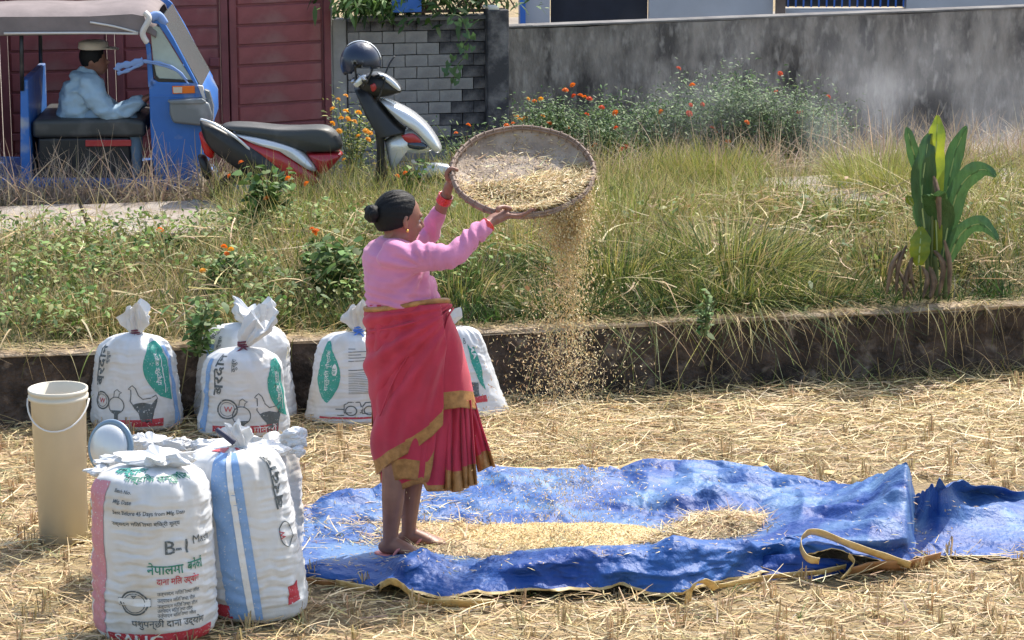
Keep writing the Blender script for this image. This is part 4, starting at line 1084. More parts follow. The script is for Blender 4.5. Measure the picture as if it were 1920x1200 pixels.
# ------------------------------------------------------------------ grain
GOLD = [(.62, .46, .20), (.70, .54, .27), (.55, .39, .16), (.76, .62, .34)]
def grains(P, L0, L1, W0, W1, pal, flat=.25, jit=.15):
    n = len(P); az = rng.uniform(0, 2 * np.pi, n)
    D = unit(np.stack([np.cos(az), np.sin(az), rng.normal(0, flat, n)], -1))
    side = unit(np.stack([-np.sin(az), np.cos(az), rng.normal(0, .5, n)], -1))
    V, F = ribbons(P, D, np.zeros((n, 3)) + np.array([0, 0, -.05]), rng.uniform(L0, L1, n), rng.uniform(W0, W1, n), side, 2, prof=lambda t: [.35, 1, .25][int(round(t * 2))])
    return V, F, rep(pick(pal, n, jit), 6)
def mound(name, cells, label, hz_scale, palc, extra_straw=0, ng=14000, matk='grain', cat="grain", thin=False):
    """cells: ellipses (px, py, rx m, ry m, height) summed to a low heap"""
    cs = [(W(a, b, 0), rx, ry, h) for a, b, rx, ry, h in cells]
    x0 = min(c.x - rx * 1.4 for c, rx, ry, h in cs); x1 = max(c.x + rx * 1.4 for c, rx, ry, h in cs)
    y0 = min(c.y - ry * 1.4 for c, rx, ry, h in cs); y1 = max(c.y + ry * 1.4 for c, rx, ry, h in cs)
    def H(x, y):
        z = np.full(np.shape(x), -.03)
        for c, rx, ry, h in cs:
            d = np.sqrt(((x - c.x) / rx) ** 2 + ((y - c.y) / ry) ** 2) * (1 + .12 * fbm(x * 6, y * 6, 0, 91))
            z = np.maximum(z, h * (1 - d) + .0)
        return z + .012 + .004 * fbm(x * 12, y * 12, 0, 95)
    gx = np.linspace(x0, x1, 110); gy = np.linspace(y0, y1, 60); X, Y = np.meshgrid(gx, gy)
    Zz = H(X, Y)
    idx = np.arange(X.size).reshape(X.shape)
    F = np.stack([idx[:-1, :-1], idx[:-1, 1:], idx[1:, 1:], idx[1:, :-1]], -1).reshape(-1, 4)
    V = np.stack([X, Y, Zz], -1).reshape(-1, 3); ok = (Zz.ravel() > .004)
    F = F[ok[F].all(1)]
    if thin: F = F[:0]
    col = pick(palc, len(V), .1)
    x = rng.uniform(x0, x1, ng * 2); y = rng.uniform(y0, y1, ng * 2); z = H(x, y)
    k = z > .002; x, y, z = x[k][:ng], y[k][:ng], z[k][:ng]
    V2, F2, c2 = grains(np.stack([x, y, z + .002], -1), .007, .012, .0025, .004, palc, .35, .18)
    VV = [V, V2]; FF = [F, F2 + len(V)]; CC = [col, c2]
    if extra_straw:
        x = rng.uniform(x0, x1, extra_straw * 3); y = rng.uniform(y0, y1, extra_straw * 3); z = H(x, y); k = z > .0
        x, y, z = x[k][:extra_straw], y[k][:extra_straw], z[k][:extra_straw]; n = len(x)
        az = rng.uniform(0, 6.28, n); D = unit(np.stack([np.cos(az), np.sin(az), rng.normal(.05, .25, n)], -1))
        V3, F3 = ribbons(np.stack([x, y, z + rng.uniform(.002, .02, n)], -1), D, np.stack([rng.normal(0, .3, n), rng.normal(0, .3, n), rng.normal(-.05, .15, n)], -1), rng.uniform(.03, .10, n), rng.uniform(.003, .006, n), unit(np.stack([-np.sin(az), np.cos(az), rng.normal(0, .5, n)], -1)), 3)
        V3[:, 2] = np.maximum(V3[:, 2], H(V3[:, 0], V3[:, 1]))
        VV.append(V3); FF.append(F3 + len(V) + len(V2)); CC.append(rep(pick(STR + STRD[:1], n, .2), 8))
    return stuff(mesh_np(name, np.concatenate(VV), np.concatenate(FF), M[matk], col=np.concatenate(CC)), label, cat)
mound("paddy_grain", [(1060, 1012, .42, .20, .045), (900, 1010, .34, .2, .02), (1150, 1008, .22, .15, .04), (960, 1035, .30, .12, .03)], "spread heap of golden unhusked rice on the blue tarpaulin below the basket", 1, GOLD, 0, 26000)
mound("straw_heap", [(1370, 1000, .26, .20, .07), (1290, 1020, .18, .12, .04)], "brown heap of straw and chaff on the right of the tarpaulin before the folded tent", 1, [(.42, .29, .16), (.50, .36, .20), (.35, .24, .13)], 1900, 3000, cat="straw")
mound("straw_debris", [(860, 1040, .20, .16, .035), (820, 1005, .24, .14, .02), (930, 1056, .18, .08, .04)], "broken straw and husks around the woman's feet on the tarpaulin", 1, [(.55, .40, .22), (.62, .48, .28)], 1300, 5000, cat="straw")
mound("chaff_scatter", [(660, 990, .26, .20, .008), (600, 960, .2, .2, .004), (740, 965, .3, .12, .006)], "thin scatter of chaff on the left of the tarpaulin", 1, [(.55, .42, .25), (.64, .50, .32)], 600, 4500, cat="chaff", thin=True)
# loose bits over the whole sheet, following it
n = 2600; ri = rng.integers(6, int(nr * .78), n); ci = rng.integers(4, nc - 4, n); P = TARP[ri, ci] + np.stack([rng.normal(0, .01, n), rng.normal(0, .01, n), np.full(n, .004)], -1)
k = rng.random(n) < np.where(P[:, 0] < .6, .9, .35); P = P[k]
V, F, c = grains(P, .012, .04, .002, .005, STR, .1)
stuff(mesh_np("loose_chaff", V, F, M['grain'], col=c), "loose bits of chaff and straw lying over the blue sheet", "chaff")

# ------------------------------------------------------------------ sacks
M['sack'] = mat("white_woven_sack", (0.70, 0.71, 0.72), 0.42, var=.10, vscale=7, bump=.25, bscale=70, bdist=.003, trans=.10, spec=.5, dust=((.52, .45, .34), 5, .52, .80))
def ink(name, c): return mat(name, c, .5, var=.12, vscale=20, dust=((.58, .60, .61), 120, .60, .72), detail=3)
M['teal'] = ink("teal_print", (.03, .30, .24)); M['red'] = ink("red_print", (.48, .04, .06)); M['ink'] = ink("dark_print", (.09, .11, .12))
M['green'] = ink("green_print", (.02, .20, .13)); M['blue'] = ink("blue_stripe_print", (.22, .38, .66)); M['pinkp'] = ink("faded_red_stripe", (.58, .24, .29)); M['wht'] = ink("white_print", (.75, .76, .76))
M['cord'] = mat("purple_brown_cord", (.16, .04, .06), .8); M['bluecord'] = mat("blue_cord", (.08, .20, .60), .7); M['seam'] = mat("white_seam_tape", (.74, .76, .80), .5, bump=.4, bscale=90)

TXT = {}
def text_vf(s, bold=.0):
    if (s, bold) in TXT: return TXT[(s, bold)]
    c = bpy.data.curves.new("t", "FONT"); c.body = s; c.size = 1; c.resolution_u = 2; c.offset = bold
    o = bpy.data.objects.new("t", c); C.objects.link(o); bpy.context.view_layer.update()
    me = bpy.data.meshes.new_from_object(o.evaluated_get(bpy.context.evaluated_depsgraph_get()))
    bm = bmesh.new(); bm.from_mesh(me)
    for _ in range(2):
        e = [x for x in bm.edges if x.calc_length() > .35]
        if e: bmesh.ops.subdivide_edges(bm, edges=e, cuts=1)
    bmesh.ops.triangulate(bm, faces=bm.faces)
    V = np.array([list(v.co)[:2] for v in bm.verts]); F = [tuple(v.index for v in f.verts) for f in bm.faces]
    bm.free(); bpy.data.objects.remove(o); bpy.data.meshes.remove(me)
    V[:, 0] -= V[:, 0].min(); TXT[(s, bold)] = (V, F, V[:, 0].max()); return TXT[(s, bold)]

def grid_poly(P, step=.03):
    """fill a 2-D outline and subdivide it so that it can follow a curved sack"""
    bm = bmesh.new(); f = bm.faces.new([bm.verts.new((p[0], p[1], 0)) for p in P])
    bmesh.ops.triangulate(bm, faces=[f])
    xs = [p[0] for p in P]; ys = [p[1] for p in P]
    k = min(xs) + step
    while k < max(xs):
        bmesh.ops.bisect_plane(bm, geom=bm.verts[:] + bm.edges[:] + bm.faces[:], plane_co=(k, 0, 0), plane_no=(1, 0, 0)); k += step
    k = min(ys) + step
    while k < max(ys):
        bmesh.ops.bisect_plane(bm, geom=bm.verts[:] + bm.edges[:] + bm.faces[:], plane_co=(0, k, 0), plane_no=(0, 1, 0)); k += step
    bmesh.ops.triangulate(bm, faces=bm.faces)
    bm.verts.index_update()
    V = np.array([list(v.co)[:2] for v in bm.verts]); F = [tuple(v.index for v in f.verts) for f in bm.faces]; bm.free()
    return V, F
def ring_poly(P, w):
    """outline strip of half width w round a closed curve"""
    n = len(P); V = []; F = []
    for i in range(n):
        a, b = np.array(P[i - 1]), np.array(P[(i + 1) % n]); d = b - a; nn_ = np.array([-d[1], d[0]]) / (np.hypot(*d) + 1e-9)
        V += [np.array(P[i]) - nn_ * w, np.array(P[i]) + nn_ * w]
    for i in range(n): j = (i + 1) % n; F.append((2 * i, 2 * j, 2 * j + 1, 2 * i + 1))
    return np.array(V), F
def circ(cx, cy, rx, ry=None, n=22): return [(cx + rx * math.cos(6.2832 * i / n), cy + (ry or rx) * math.sin(6.2832 * i / n)) for i in range(n)]
HEN = [(0, 0), (.01, -.02), (.03, -.045), (.04, -.10), (.05, -.10), (.05, -.05), (.075, -.05), (.08, -.10), (.09, -.10), (.088, -.045), (.11, -.02), (.125, .03), (.12, .05), (.09, .035), (.05, .03), (.03, .05), (.015, .09), (.0, .105), (-.012, .095), (-.02, .085), (-.008, .08), (-.008, .05), (-.012, .02)]
HEND = [(0, 0), (.01, -.02), (.03, -.045), (.04, -.10), (.05, -.10), (.05, -.05), (.075, -.05), (.08, -.10), (.09, -.10), (.088, -.045), (.11, -.02), (.125, .03), (.118, .03), (.095, -.0), (.05, .012), (.02, .008)]

def s_ratio(ratio, wpx, sc): return wpx / 2 / sc * ratio * .8
class Sack:
    def __init__(s, label, px, py, wpx, hpx, prof, lean=(0, 0), rot=0.0, ratio=.60, seed=0, tuft=None, ripple=1.0, Yb=None, gather=9, group=None, tie='cord', sq=.0):
        c = W(px, py, 0) if Yb is None else WY(px, py, Yb)
        c.z = 0
        sc = FPX / (c.y / .99)
        s.R = wpx / 2 / sc; s.H = WY(px, py - hpx, c.y + s_ratio(ratio, wpx, sc)).z; s.c = c + Vector((0, s.R * ratio * .8, 0)); s.lean = lean; s.rot = rot; s.ratio = ratio; s.seed = seed; s.ripple = ripple; s.gather = gather; s.sq = sq
        s.grd = 0; pr = np.array(prof, float); L = np.concatenate([[0], np.cumsum(np.hypot(np.diff(pr[:, 0]) * s.R, np.diff(pr[:, 1]) * s.H))])
        ll = np.linspace(0, L[-1], 160)
        s.pr = np.stack([np.interp(ll, L, pr[:, 0]), np.interp(ll, L, pr[:, 1])], -1)
        for _ in range(6): s.pr[1:-1] = (s.pr[:-2] + s.pr[1:-1] * 2 + s.pr[2:]) / 4
        s.L = L[-1]; s.l0 = np.interp(.06, s.pr[:, 1], ll)
        s.t = thing("grain_sack", label, "sack", s.c, group)
        nt, nl = 130, 150
        TH, LL_ = np.meshgrid(np.linspace(0, 2 * np.pi, nt, endpoint=False), np.linspace(0, s.L, nl))
        V = s.surf(TH, LL_).reshape(-1, 3); idx = np.arange(nt * nl).reshape(nl, nt); nx = np.roll(idx, -1, 1)
        F = np.stack([idx[:-1], nx[:-1], nx[1:], idx[1:]], -1).reshape(-1, 4)
        s.body = mesh_np("sack_body", V, F, M['sack'], s.t, smooth=True)
        s.prints = {}
        if tuft:
            s.make_tuft(*tuft[:5], tie, *tuft[6:7])
    def surf(s, th, l, off=0.0):
        th = np.asarray(th, float); l = np.asarray(l, float)
        ll = np.linspace(0, s.L, 160)
        r = np.interp(l, ll, s.pr[:, 0]) * s.R; z = np.interp(l, ll, s.pr[:, 1]) * s.H
        zn = z / s.H
        ct, st = np.cos(th), np.sin(th)
        e = 1 + s.sq * (np.abs(st * ct) * 2) ** 2 * (1 - sm(.55, .9, zn))
        lump = .05 * fbm(st * 1.3 + s.seed, ct * 1.3, zn * 2.2, s.seed, 2) * s.R
        wob = fbm(st * 2.2, ct * 2.2, z * 5, s.seed + 3, 3)
        rip = np.sin(z * 2 * np.pi / .021 + wob * 9 + 2 * np.sin(th * 2 + s.seed)) * .0016
        rip = rip + np.sin(z * 2 * np.pi / .047 + wob * 7 - 1.5 * np.sin(th * 3)) * .0024
        rip = rip * s.ripple * np.clip(.5 + 1.4 * fbm(st * 3, ct * 3, z * 6, s.seed + 7, 2), .1, 1.4) * sm(.02, .12, zn) * (1 - sm(.8, .95, zn))
        rip = rip + .0055 * (1 - 2 * np.abs(vnoise(st * 2.4 + z * 6, ct * 2.4, z * 7, s.seed + 21))) * sm(.0, .1, zn) + .003 * (1 - 2 * np.abs(vnoise(st * 6, ct * 6 + z * 9, z * 16, s.seed + 22)))
        ga = (np.sin(th * s.gather + 3 * np.sin(th + s.seed)) * .6 + np.sin(th * (s.gather * 2 + 1) + s.seed) * .35) * sm(.78, .93, zn) * .07 * r
        rr = r * e + lump * sm(0, .1, zn) + rip + ga + off
        xx = rr * st; yy = -rr * ct * s.ratio
        cr_, sr_ = math.cos(s.rot), math.sin(s.rot)
        X = xx * cr_ - yy * sr_; Y = xx * sr_ + yy * cr_
        return np.stack([s.c.x + X + s.lean[0] * z, s.c.y + Y + s.lean[1] * z, z + .004 + off * .6 * sm(.8, 1, zn)], -1)
    def put(s, V, F, m, off=.0022, name=None):
        """V in metres: x across (0 = facing the camera before rot), y up the sack"""
        P = s.surf(V[:, 0] / (s.R * .93), V[:, 1] + s.l0, off)
        nm = {'teal': 'teal_print', 'red': 'red_print', 'ink': 'dark_print', 'green': 'green_print', 'blue': 'blue_stripe', 'pinkp': 'pink_stripe', 'wht': 'white_print'}[name or m] if not name else name
        o = mesh_np(nm, P, F, M[m], s.t, smooth=True)
    def text(s, t, x, y, h, m, rot=0, bold=.0, wd=None, off=.0032):
        V, F, w = text_vf(t, bold); V = V * h
        if wd: V = V * np.array([wd / (w * h), 1])
        a = math.radians(rot); V = np.stack([x + V[:, 0] * math.cos(a) - V[:, 1] * math.sin(a), y + V[:, 0] * math.sin(a) + V[:, 1] * math.cos(a)], -1)
        s.put(V, F, m, off, {'ink': 'dark_lettering', 'wht': 'white_lettering', 'red': 'red_lettering', 'green': 'green_lettering', 'teal': 'green_lettering'}[m])
    def shape(s, P, m, off=.003): s.put(*grid_poly(P, .013), m, off)
    def ring(s, P, w, m, off=.003): s.put(*ring_poly(P, w), m, off)
    def line(s, x0, x1, y, h, m, off=.003): s.shape([(x0, y), (x1, y), (x1, y + h), (x0, y + h)], m, off)
    def done(s): pass
    def make_tuft(s, px, py0, py1, wpx, seed, tie, tilt=0):
        """gathered neck: pleated crumpled cone above the tie"""
        Yt = s.c.y + s.lean[1] * s.H
        a = Vector(s.surf(0, s.L).tolist()); 
        top = WY(px, py1, Yt); a2 = WY(px - tilt, py0, Yt); hgt_ = (top - a2).length; sc = FPX / (Yt / .99); Rw = wpx * 1.2 / 2 / sc
        nt, nl = 72, 26; V = []
        rs = np.random.default_rng(seed)
        ph = rs.uniform(0, 6.28, 5)
        for i in range(nl):
            t = i / (nl - 1); r = .022 + (Rw - .022) * (min(1, t * 1.8) ** .8)
            if i == 0: r = .035
            for j in range(nt):
                th = 2 * math.pi * j / nt
                f = .85 + (.20 * math.sin(3 * th + ph[0] + t * 1.5) + .16 * math.sin(5 * th + ph[1] - t * 2) + .14 * math.sin(11 * th + ph[2] + 3 * t)) * min(1, t * 2) + .22 * float(vnoise(math.cos(th) * 3 + seed, math.sin(th) * 3, t * 5, seed)) * t
                zz = hgt_ * t * (1 + .20 * math.sin(2 * th + ph[3]) * t + .14 * math.sin(5 * th + ph[4]) * t)
                p = a2.lerp(top, t) * 1.0; p.z = a2.z - .012 + zz
                V.append((p.x + r * f * math.sin(th), p.y - r * f * .6 * math.cos(th), p.z))
        F = []
        for i in range(nl - 1):
            for j in range(nt): F.append((i * nt + j, i * nt + (j + 1) % nt, (i + 1) * nt + (j + 1) % nt, (i + 1) * nt + j))
        # crumpled inner cap
        b = len(V); V.append((top.x, top.y, a2.z + hgt_ * .55)); F += [((nl - 1) * nt + j, (nl - 1) * nt + (j + 1) % nt, b) for j in range(nt)]
        o = mesh_np("tied_top", np.array(V), F, M['sack'], s.t, smooth=False)
        if tie:
            mb = MB()
            for k in range(3):
                zc = a2.z + .004 + k * .008
                mb.tube([(a2.x + .027 * math.cos(q), a2.y + .023 * math.sin(q), zc + .004 * math.sin(q + k)) for q in np.linspace(0, 6.0, 14)], .0045, 5)
            mb.tube(smooth_path([a2 + Vector((.0, -.028, 0)), a2 + Vector((-.02, -.045, -.015)), a2 + Vector((-.045, -.06, -.03))], 3), .005, 5)
            mb.tube(smooth_path([a2 + Vector((.0, -.028, 0)), a2 + Vector((.025, -.04, -.02)), a2 + Vector((.035, -.06, -.05))], 3), .004, 5)
            mb.build("tie", M[tie], s.t, smooth=True)

PA = [(0, 0), (.80, 0), (.98, .03), (1.02, .12), (.98, .35), (.93, .6), (.88, .76), (.78, .87), (.55, .95), (.28, .985), (.10, 1.0)]
PB = [(0, 0), (.88, 0), (1.06, .02), (1.04, .14), (.96, .38), (.92, .62), (.90, .78), (.80, .89), (.55, .96), (.28, .985), (.10, 1.0)]
PD = [(0, 0), (1.0, 0), (1.14, .015), (1.06, .10), (.96, .3), (.86, .6), (.78, .84), (.66, .93), (.45, .975), (.25, .99), (.10, 1.0)]
PE = [(0, 0), (.9, 0), (1.06, .015), (1.0, .10), (.84, .3), (.66, .6), (.50, .84), (.40, .93), (.28, .975), (.2, .99), (.10, 1.0)]
PF = [(0, 0), (.85, 0), (.98, .03), (1.03, .12), (1.03, .4), (1.0, .7), (.97, .86), (.84, .94), (.55, .975), (.3, .985), (.10, .985)]

def teal_face(s, x, y0, y1, w, rows=3, mirror=1):
    """curved teal segment with white lettering"""
    n = 14; P = [(x + mirror * (w * .62), y1), ]
    P = [(x + mirror * w * .55, y0)] + [(x + mirror * w * .55 - mirror * w * math.sin(math.pi * (.08 + .80 * i / n)) ** .9 * (1 - .0 * i / n), y0 + (y1 - y0) * i / n) for i in range(1, n)] + [(x + mirror * w * .55, y1)]
    s.shape(P, 'teal')
    h = y1 - y0
    s.line(x + mirror * w * .30 - .002, x + mirror * w * .30 + .002, y0 + h * .12, .60 * h, 'wht', .0045)
    s.text("पौष्टिक आहार", x + mirror * w * .05 + (.02 if mirror > 0 else 0), y0 + h * .25, .032, 'wht', 90, .01, wd=h * .5, off=.0045)
def hens(s, x, y, k=1.0):
    a = [(x + px_ * k, y + py_ * k) for px_, py_ in HEN]; s.ring(a, .0022, 'ink')
    s.shape([(x + px_ * k, y + py_ * k) for px_, py_ in HEND], 'ink')
    x2 = x - .085 * k
    s.ring(circ(x2, y - .005 * k, .042 * k, .045 * k), .0022, 'ink'); s.shape([(x2 - .03 * k, y - .032 * k), (x2 + .03 * k, y - .032 * k), (x2 + .012 * k, y - .055 * k), (x2 + .012 * k, y - .09 * k), (x2 - .008 * k, y - .09 * k), (x2 - .008 * k, y - .055 * k)], 'ink')
    s.ring([(x2 - .012 * k, y + .04 * k), (x2 - .008 * k, y + .07 * k), (x2 + .006 * k, y + .082 * k), (x2 + .018 * k, y + .07 * k), (x2 + .03 * k, y + .066 * k), (x2 + .018 * k, y + .058 * k), (x2 + .014 * k, y + .04 * k)], .002, 'ink')
def logo(s, x, y, r):
    s.ring(circ(x, y, r), .0038, 'ink'); s.ring(circ(x, y, r * .74), .0014, 'ink'); s.text("W", x - r * .33, y - r * .28, r * .8, 'red', 0, .01)
def vard(s, x, y, h, L, m='ink'):
    s.text("बरदान", x, y, h, m, 90, .022, wd=L)

grp = "printed white feed sacks of grain"
A = Sack("leftmost white sack of the back row, teal panel on its right, tied top upright", 252, 812, 172, 187, PA, seed=3, tuft=(255, 626, 574, 44, 5), rot=0.0, group=grp)
hA = A.H
vard(A, -.155, .20, .068, .21); A.text("कुखुरा", -.125, .31, .028, 'ink', 90, .01)
logo(A, -.155, .13, .042); hens(A, .0, .115, .9)
teal_face(A, .115, .13, .44, .14)
A.shape([(-.07, .005), (.14, .005), (.14, .045), (-.07, .04)], 'red'); A.shape([(.205, .0), (.245, .0), (.225, .40), (.20, .40)], 'blue')
A.text("दाना", -.06, .008, .035, 'wht', 0, .01); A.done()

Cc = Sack("white sack mostly hidden behind the hen printed sack, its crumpled top standing tallest", 456, 792, 188, 186, PB, seed=11, tuft=(473, 613, 566, 66, 8), Yb=12.1, group=grp)
vard(Cc, -.17, .34, .05, .14); Cc.text("कुखुरा", -.12, .34, .03, 'ink', 90, .01); Cc.shape([(-.20, .0), (-.155, .0), (-.155, .36), (-.20, .36)], 'blue'); Cc.done()
B = Sack("back row white sack with two hens and teal panel, standing right before its hidden twin", 453, 822, 168, 170, PB, seed=17, tuft=(497, 648, 612, 50, 9, 'cord', 40), group=grp, lean=(0, .0))
vard(B, -.085, .185, .075, .22); B.text("कुखुरा", -.02, .30, .032, 'ink', 90, .01); logo(B, -.06, .12, .046); hens(B, .085, .095, .95)
teal_face(B, .185, .07, .37, .12); B.shape([(-.215, .0), (-.17, .0), (-.165, .36), (-.20, .36)], 'blue'); B.shape([(-.13, .005), (.17, .005), (.18, .042), (-.13, .035)], 'red'); B.text("दाना पोल्ट्री", -.02, .006, .04, 'wht', 0, .01); B.done()

D = Sack("white sack just left of the woman's skirt, teal panel down its left side", 655, 795, 158, 172, PD, seed=23, tuft=(673, 620, 573, 44, 13), tie='bluecord', rot=.0, group=grp)
n = 14
D.shape([(-.145 + .01, .10)] + [(-.155 + .115 * math.sin(math.pi * (.15 + .8 * i / n)), .08 + .31 * i / n) for i in range(n + 1)] + [(-.155, .385), (-.18, .2)], 'teal')
D.text("सन्तुलित पौष्टिक", -.105, .14, .03, 'wht', 90, .0, wd=.20, off=.0045); D.shape(circ(-.072, .245, .014, .03), 'wht', .004); D.text("बि१", -.066, .225, .022, 'teal', 90, .01, off=.006)
for i, (a, w_) in enumerate([(.35, .04), (.335, .11), (.32, .07), (.305, .11), (.29, .11)]): D.line(0.0, w_, a, .0035, 'ink')
D.line(.0, .09, .245, .004, 'ink')
for i in range(13): D.line(0.0, .095, .232 - i * .0085, .0022, 'ink')
D.ring([(-.02, .035), (-.02, .075), (.0, .088), (.05, .088), (.055, .07), (.055, .035)], .0028, 'ink'); D.ring(circ(.01, .045, .024), .0028, 'ink'); D.ring([(.06, .03), (.06, .065), (.075, .085), (.11, .085), (.12, .06), (.12, .03)], .0028, 'ink'); D.ring(circ(.09, .045, .022), .0028, 'ink')
D.line(-.06, -.02, .05, .005, 'ink'); D.line(-.05, -.02, .02, .005, 'ink'); D.line(-.13, .10, .003, .01, 'red'); D.done()
E_ = Sack("white sack at the right of the woman's skirt with a goat print", 858, 785, 188, 172, PE, seed=29, tuft=(842, 606, 578, 40, 15), tie='bluecord', rot=.0, group=grp)
E_.text("B", .055, .36, .045, 'ink', 0, .0); n = 12
E_.shape([(.085 + .012 * i, .36 - .012 * i) for i in range(2)] + [(.15, .34), (.165, .25), (.16, .12), (.13, .16), (.10, .26)], 'teal'); E_.text("MA", .10, .345, .05, 'wht', -72, .01, off=.0045)
E_.shape([(.06, .055), (.155, .06), (.155, .095), (.06, .085)], 'red')
E_.shape([(.075, .09), (.085, .09), (.088, .12), (.105, .12), (.11, .09), (.118, .09), (.12, .125), (.125, .16), (.115, .15), (.09, .145), (.075, .15), (.065, .165), (.055, .15), (.065, .135), (.072, .12)], 'ink'); E_.done()

# front row
Ff = Sack("large front left sack with a wide faded red stripe and the letters B-1", 283, 1212, 232, 345, PF, seed=37, tuft=(300, 872, 845, 120, 21), tie=None, rot=.0, group=grp, ripple=1.6, gather=7, ratio=.8)
S_ = Ff
S_.shape([(-.27, .0), (-.165, .0), (-.155, .58), (-.25, .58)], 'pinkp')
S_.text("पौष्टिक सन्तुलित", -.10, .595, .052, 'green', 0, .02, wd=.30)
for i, (tx, y, w_) in enumerate([("Batch No.", .545, .07), ("Mfg. Date", .505, .07), ("Best Before 45 Days from Mfg. Date", .465, .25), ("उत्पादन मिति तथा बिक्री मूल्य", .425, .23)]): S_.text(tx, -.115, y, .020, 'ink', 0, .012, wd=w_)
S_.text("B-1", .06, .318, .07, 'ink', 0, .012); S_.text("Mash", .16, .345, .045, 'ink', 0, -.0)
S_.text("नेपालमा", .0, .245, .048, 'green', 0, .015, wd=.12); S_.text("बनेको", .135, .25, .048, 'green', 0, .015, wd=.07)
S_.text("दाना मिल उद्योग", .03, .205, .034, 'red', 0, .015, wd=.15)
S_.ring(circ(-.045, .135, .045), .003, 'ink'); S_.ring(circ(-.045, .135, .036), .0014, 'ink'); S_.shape([(-.10, .125), (.01, .125), (.01, .152), (-.10, .152)], 'wht', .0036); S_.ring([(-.10, .125), (.01, .125), (.01, .152), (-.10, .152)], .0018, 'ink', .0045); S_.shape([(-.055, .165), (-.035, .165), (-.045, .152)], 'ink', .004)
for i, (y, w_) in enumerate([(.165, .15), (.14, .13), (.118, .14), (.10, .12), (.082, .13)]):
    S_.text("उत्पादन मिति तथा तौल", .03, y, .018, 'ink', 0, .01, wd=w_)
S_.text("पशुपन्छी दाना उद्योग", -.055, .045, .036, 'ink', 0, .012, wd=.25)
S_.shape([(-.155, -.03), (.25, -.03), (.25, .025), (-.155, .012)], 'red'); S_.text("SAUG", -.125, -.03, .06, 'wht', 0, .012, wd=.17, off=.005); S_.done()

Gg = Sack("large white front sack, leaning, with a blue stripe and white seam down its front", 478, 1170, 196, 336, PF, seed=43, tuft=(441, 832, 795, 42, 25, 'cord', -12), rot=.0, lean=(-.12, 0), group=grp, ripple=1.6, ratio=.85, tie=None)
S_ = Gg
S_.shape([(-.085, -.02), (.035, -.02), (.03, .66), (-.08, .66)], 'blue')
S_.shape([(.0 - .011, -.04), (.011, -.04), (-.002, .70), (-.020, .70)], 'wht', .007)
vard(S_, .18, .40, .062, .22); S_.ring(circ(.165, .30, .03, .048), .002, 'ink'); S_.text("W", .155, .285, .03, 'red', 90, .01)
S_.text("लाइसेन्स", -.20, .24, .045, 'ink', 90, .0, wd=.10)
S_.text("9", .125, .675, .07, 'ink', 25, .012)
S_.shape([(-.16, .66), (-.045, .655), (-.05, .71), (-.10, .73), (-.15, .70)], 'red'); S_.shape([(.04, .69), (.09, .70), (.07, .74), (.035, .74)], 'red')
S_.shape([(-.16, -.01), (-.07, -.02), (-.08, .035), (-.16, .04)], 'red'); S_.shape([(.13, .03), (.19, .04), (.19, .115), (.14, .10)], 'red'); S_.done()
strap = MB(); t0 = WY(424, 812, Gg.c.y - .02); strap.tube(smooth_path([t0 + Vector((-.03, -.03, .02)), t0 + Vector((.0, -.05, .005)), t0 + Vector((.035, -.05, -.025))], 4), [.011] * 9, 7)
M['navy'] = mat("navy_cord", (.02, .025, .06), .6); strap.build("tie", M['navy'], Gg.t, smooth=True)

H1 = Sack("white sack behind the blue striped front sack, floppy crumpled corners showing", 452, 1120, 225, 296, PF, seed=53, tuft=(505, 845, 815, 100, 31), tie=None, group=grp, Yb=9.75, ripple=1.0, gather=6)
H1.shape([(.04, .60), (.12, .60), (.13, .66), (.04, .66)], 'red'); H1.done()
H2 = Sack("white sack with loose crumpled top behind the front left sack beside the bowl", 300, 1120, 190, 268, PF, seed=59, tuft=(285, 850, 820, 90, 33), tie=None, group=grp, Yb=9.7, ripple=1.0, gather=6)
H2.done()
def rag(s, px, py, r, seed, Y, flat=.7):
    """loose crumpled corner of a sack mouth"""
    b = MB(); c = WY(px, py, Y); b.ell(c, ((r, 0, 0), (0, r * .8, 0), (0, 0, r * flat)), 26, 18)
    V = np.array(b.v); d = V - np.array(c)
    k = 1 + .55 * ridged(d[:, 0] / r * 1.5 + seed, d[:, 1] / r * 1.5 + d[:, 2] / r * 1.7, seed, 3) - .15
    b.v = [tuple(q) for q in (np.array(c) + d * k[:, None])]
    b.build("crumpled_corner", M['sack'], s.t, smooth=False)
rag(H1, 552, 822, .055, 3, 9.8); rag(H1, 560, 846, .03, 5, 9.75); rag(H1, 335, 832, .05, 9, 9.8, .5); rag(H1, 385, 835, .06, 10, 9.8, .4); rag(H2, 262, 834, .05, 12, 9.75, .8); rag(Gg, 500, 842, .08, 21, 9.45, .35)
rag(Ff, 225, 868, .085, 31, 9.2, .35); rag(Ff, 325, 872, .07, 32, 9.2, .35); rag(Ff, 190, 882, .055, 33, 9.15, .35)
# green and red lettering crumpled on top of the front sack
gp = MB()
for (a, b, w_) in (((165, 885), (205, 862), 10), ((205, 870), (245, 880), 7), ((232, 878), (290, 868), 8), ((300, 880), (318, 858), 12), ((318, 862), (342, 868), 14), ((335, 872), (345, 890), 9)):
    pass
Ff.text("पौष्टिक", -.20, .625, .07, 'teal', 8, .03); 
Ff2 = Ff

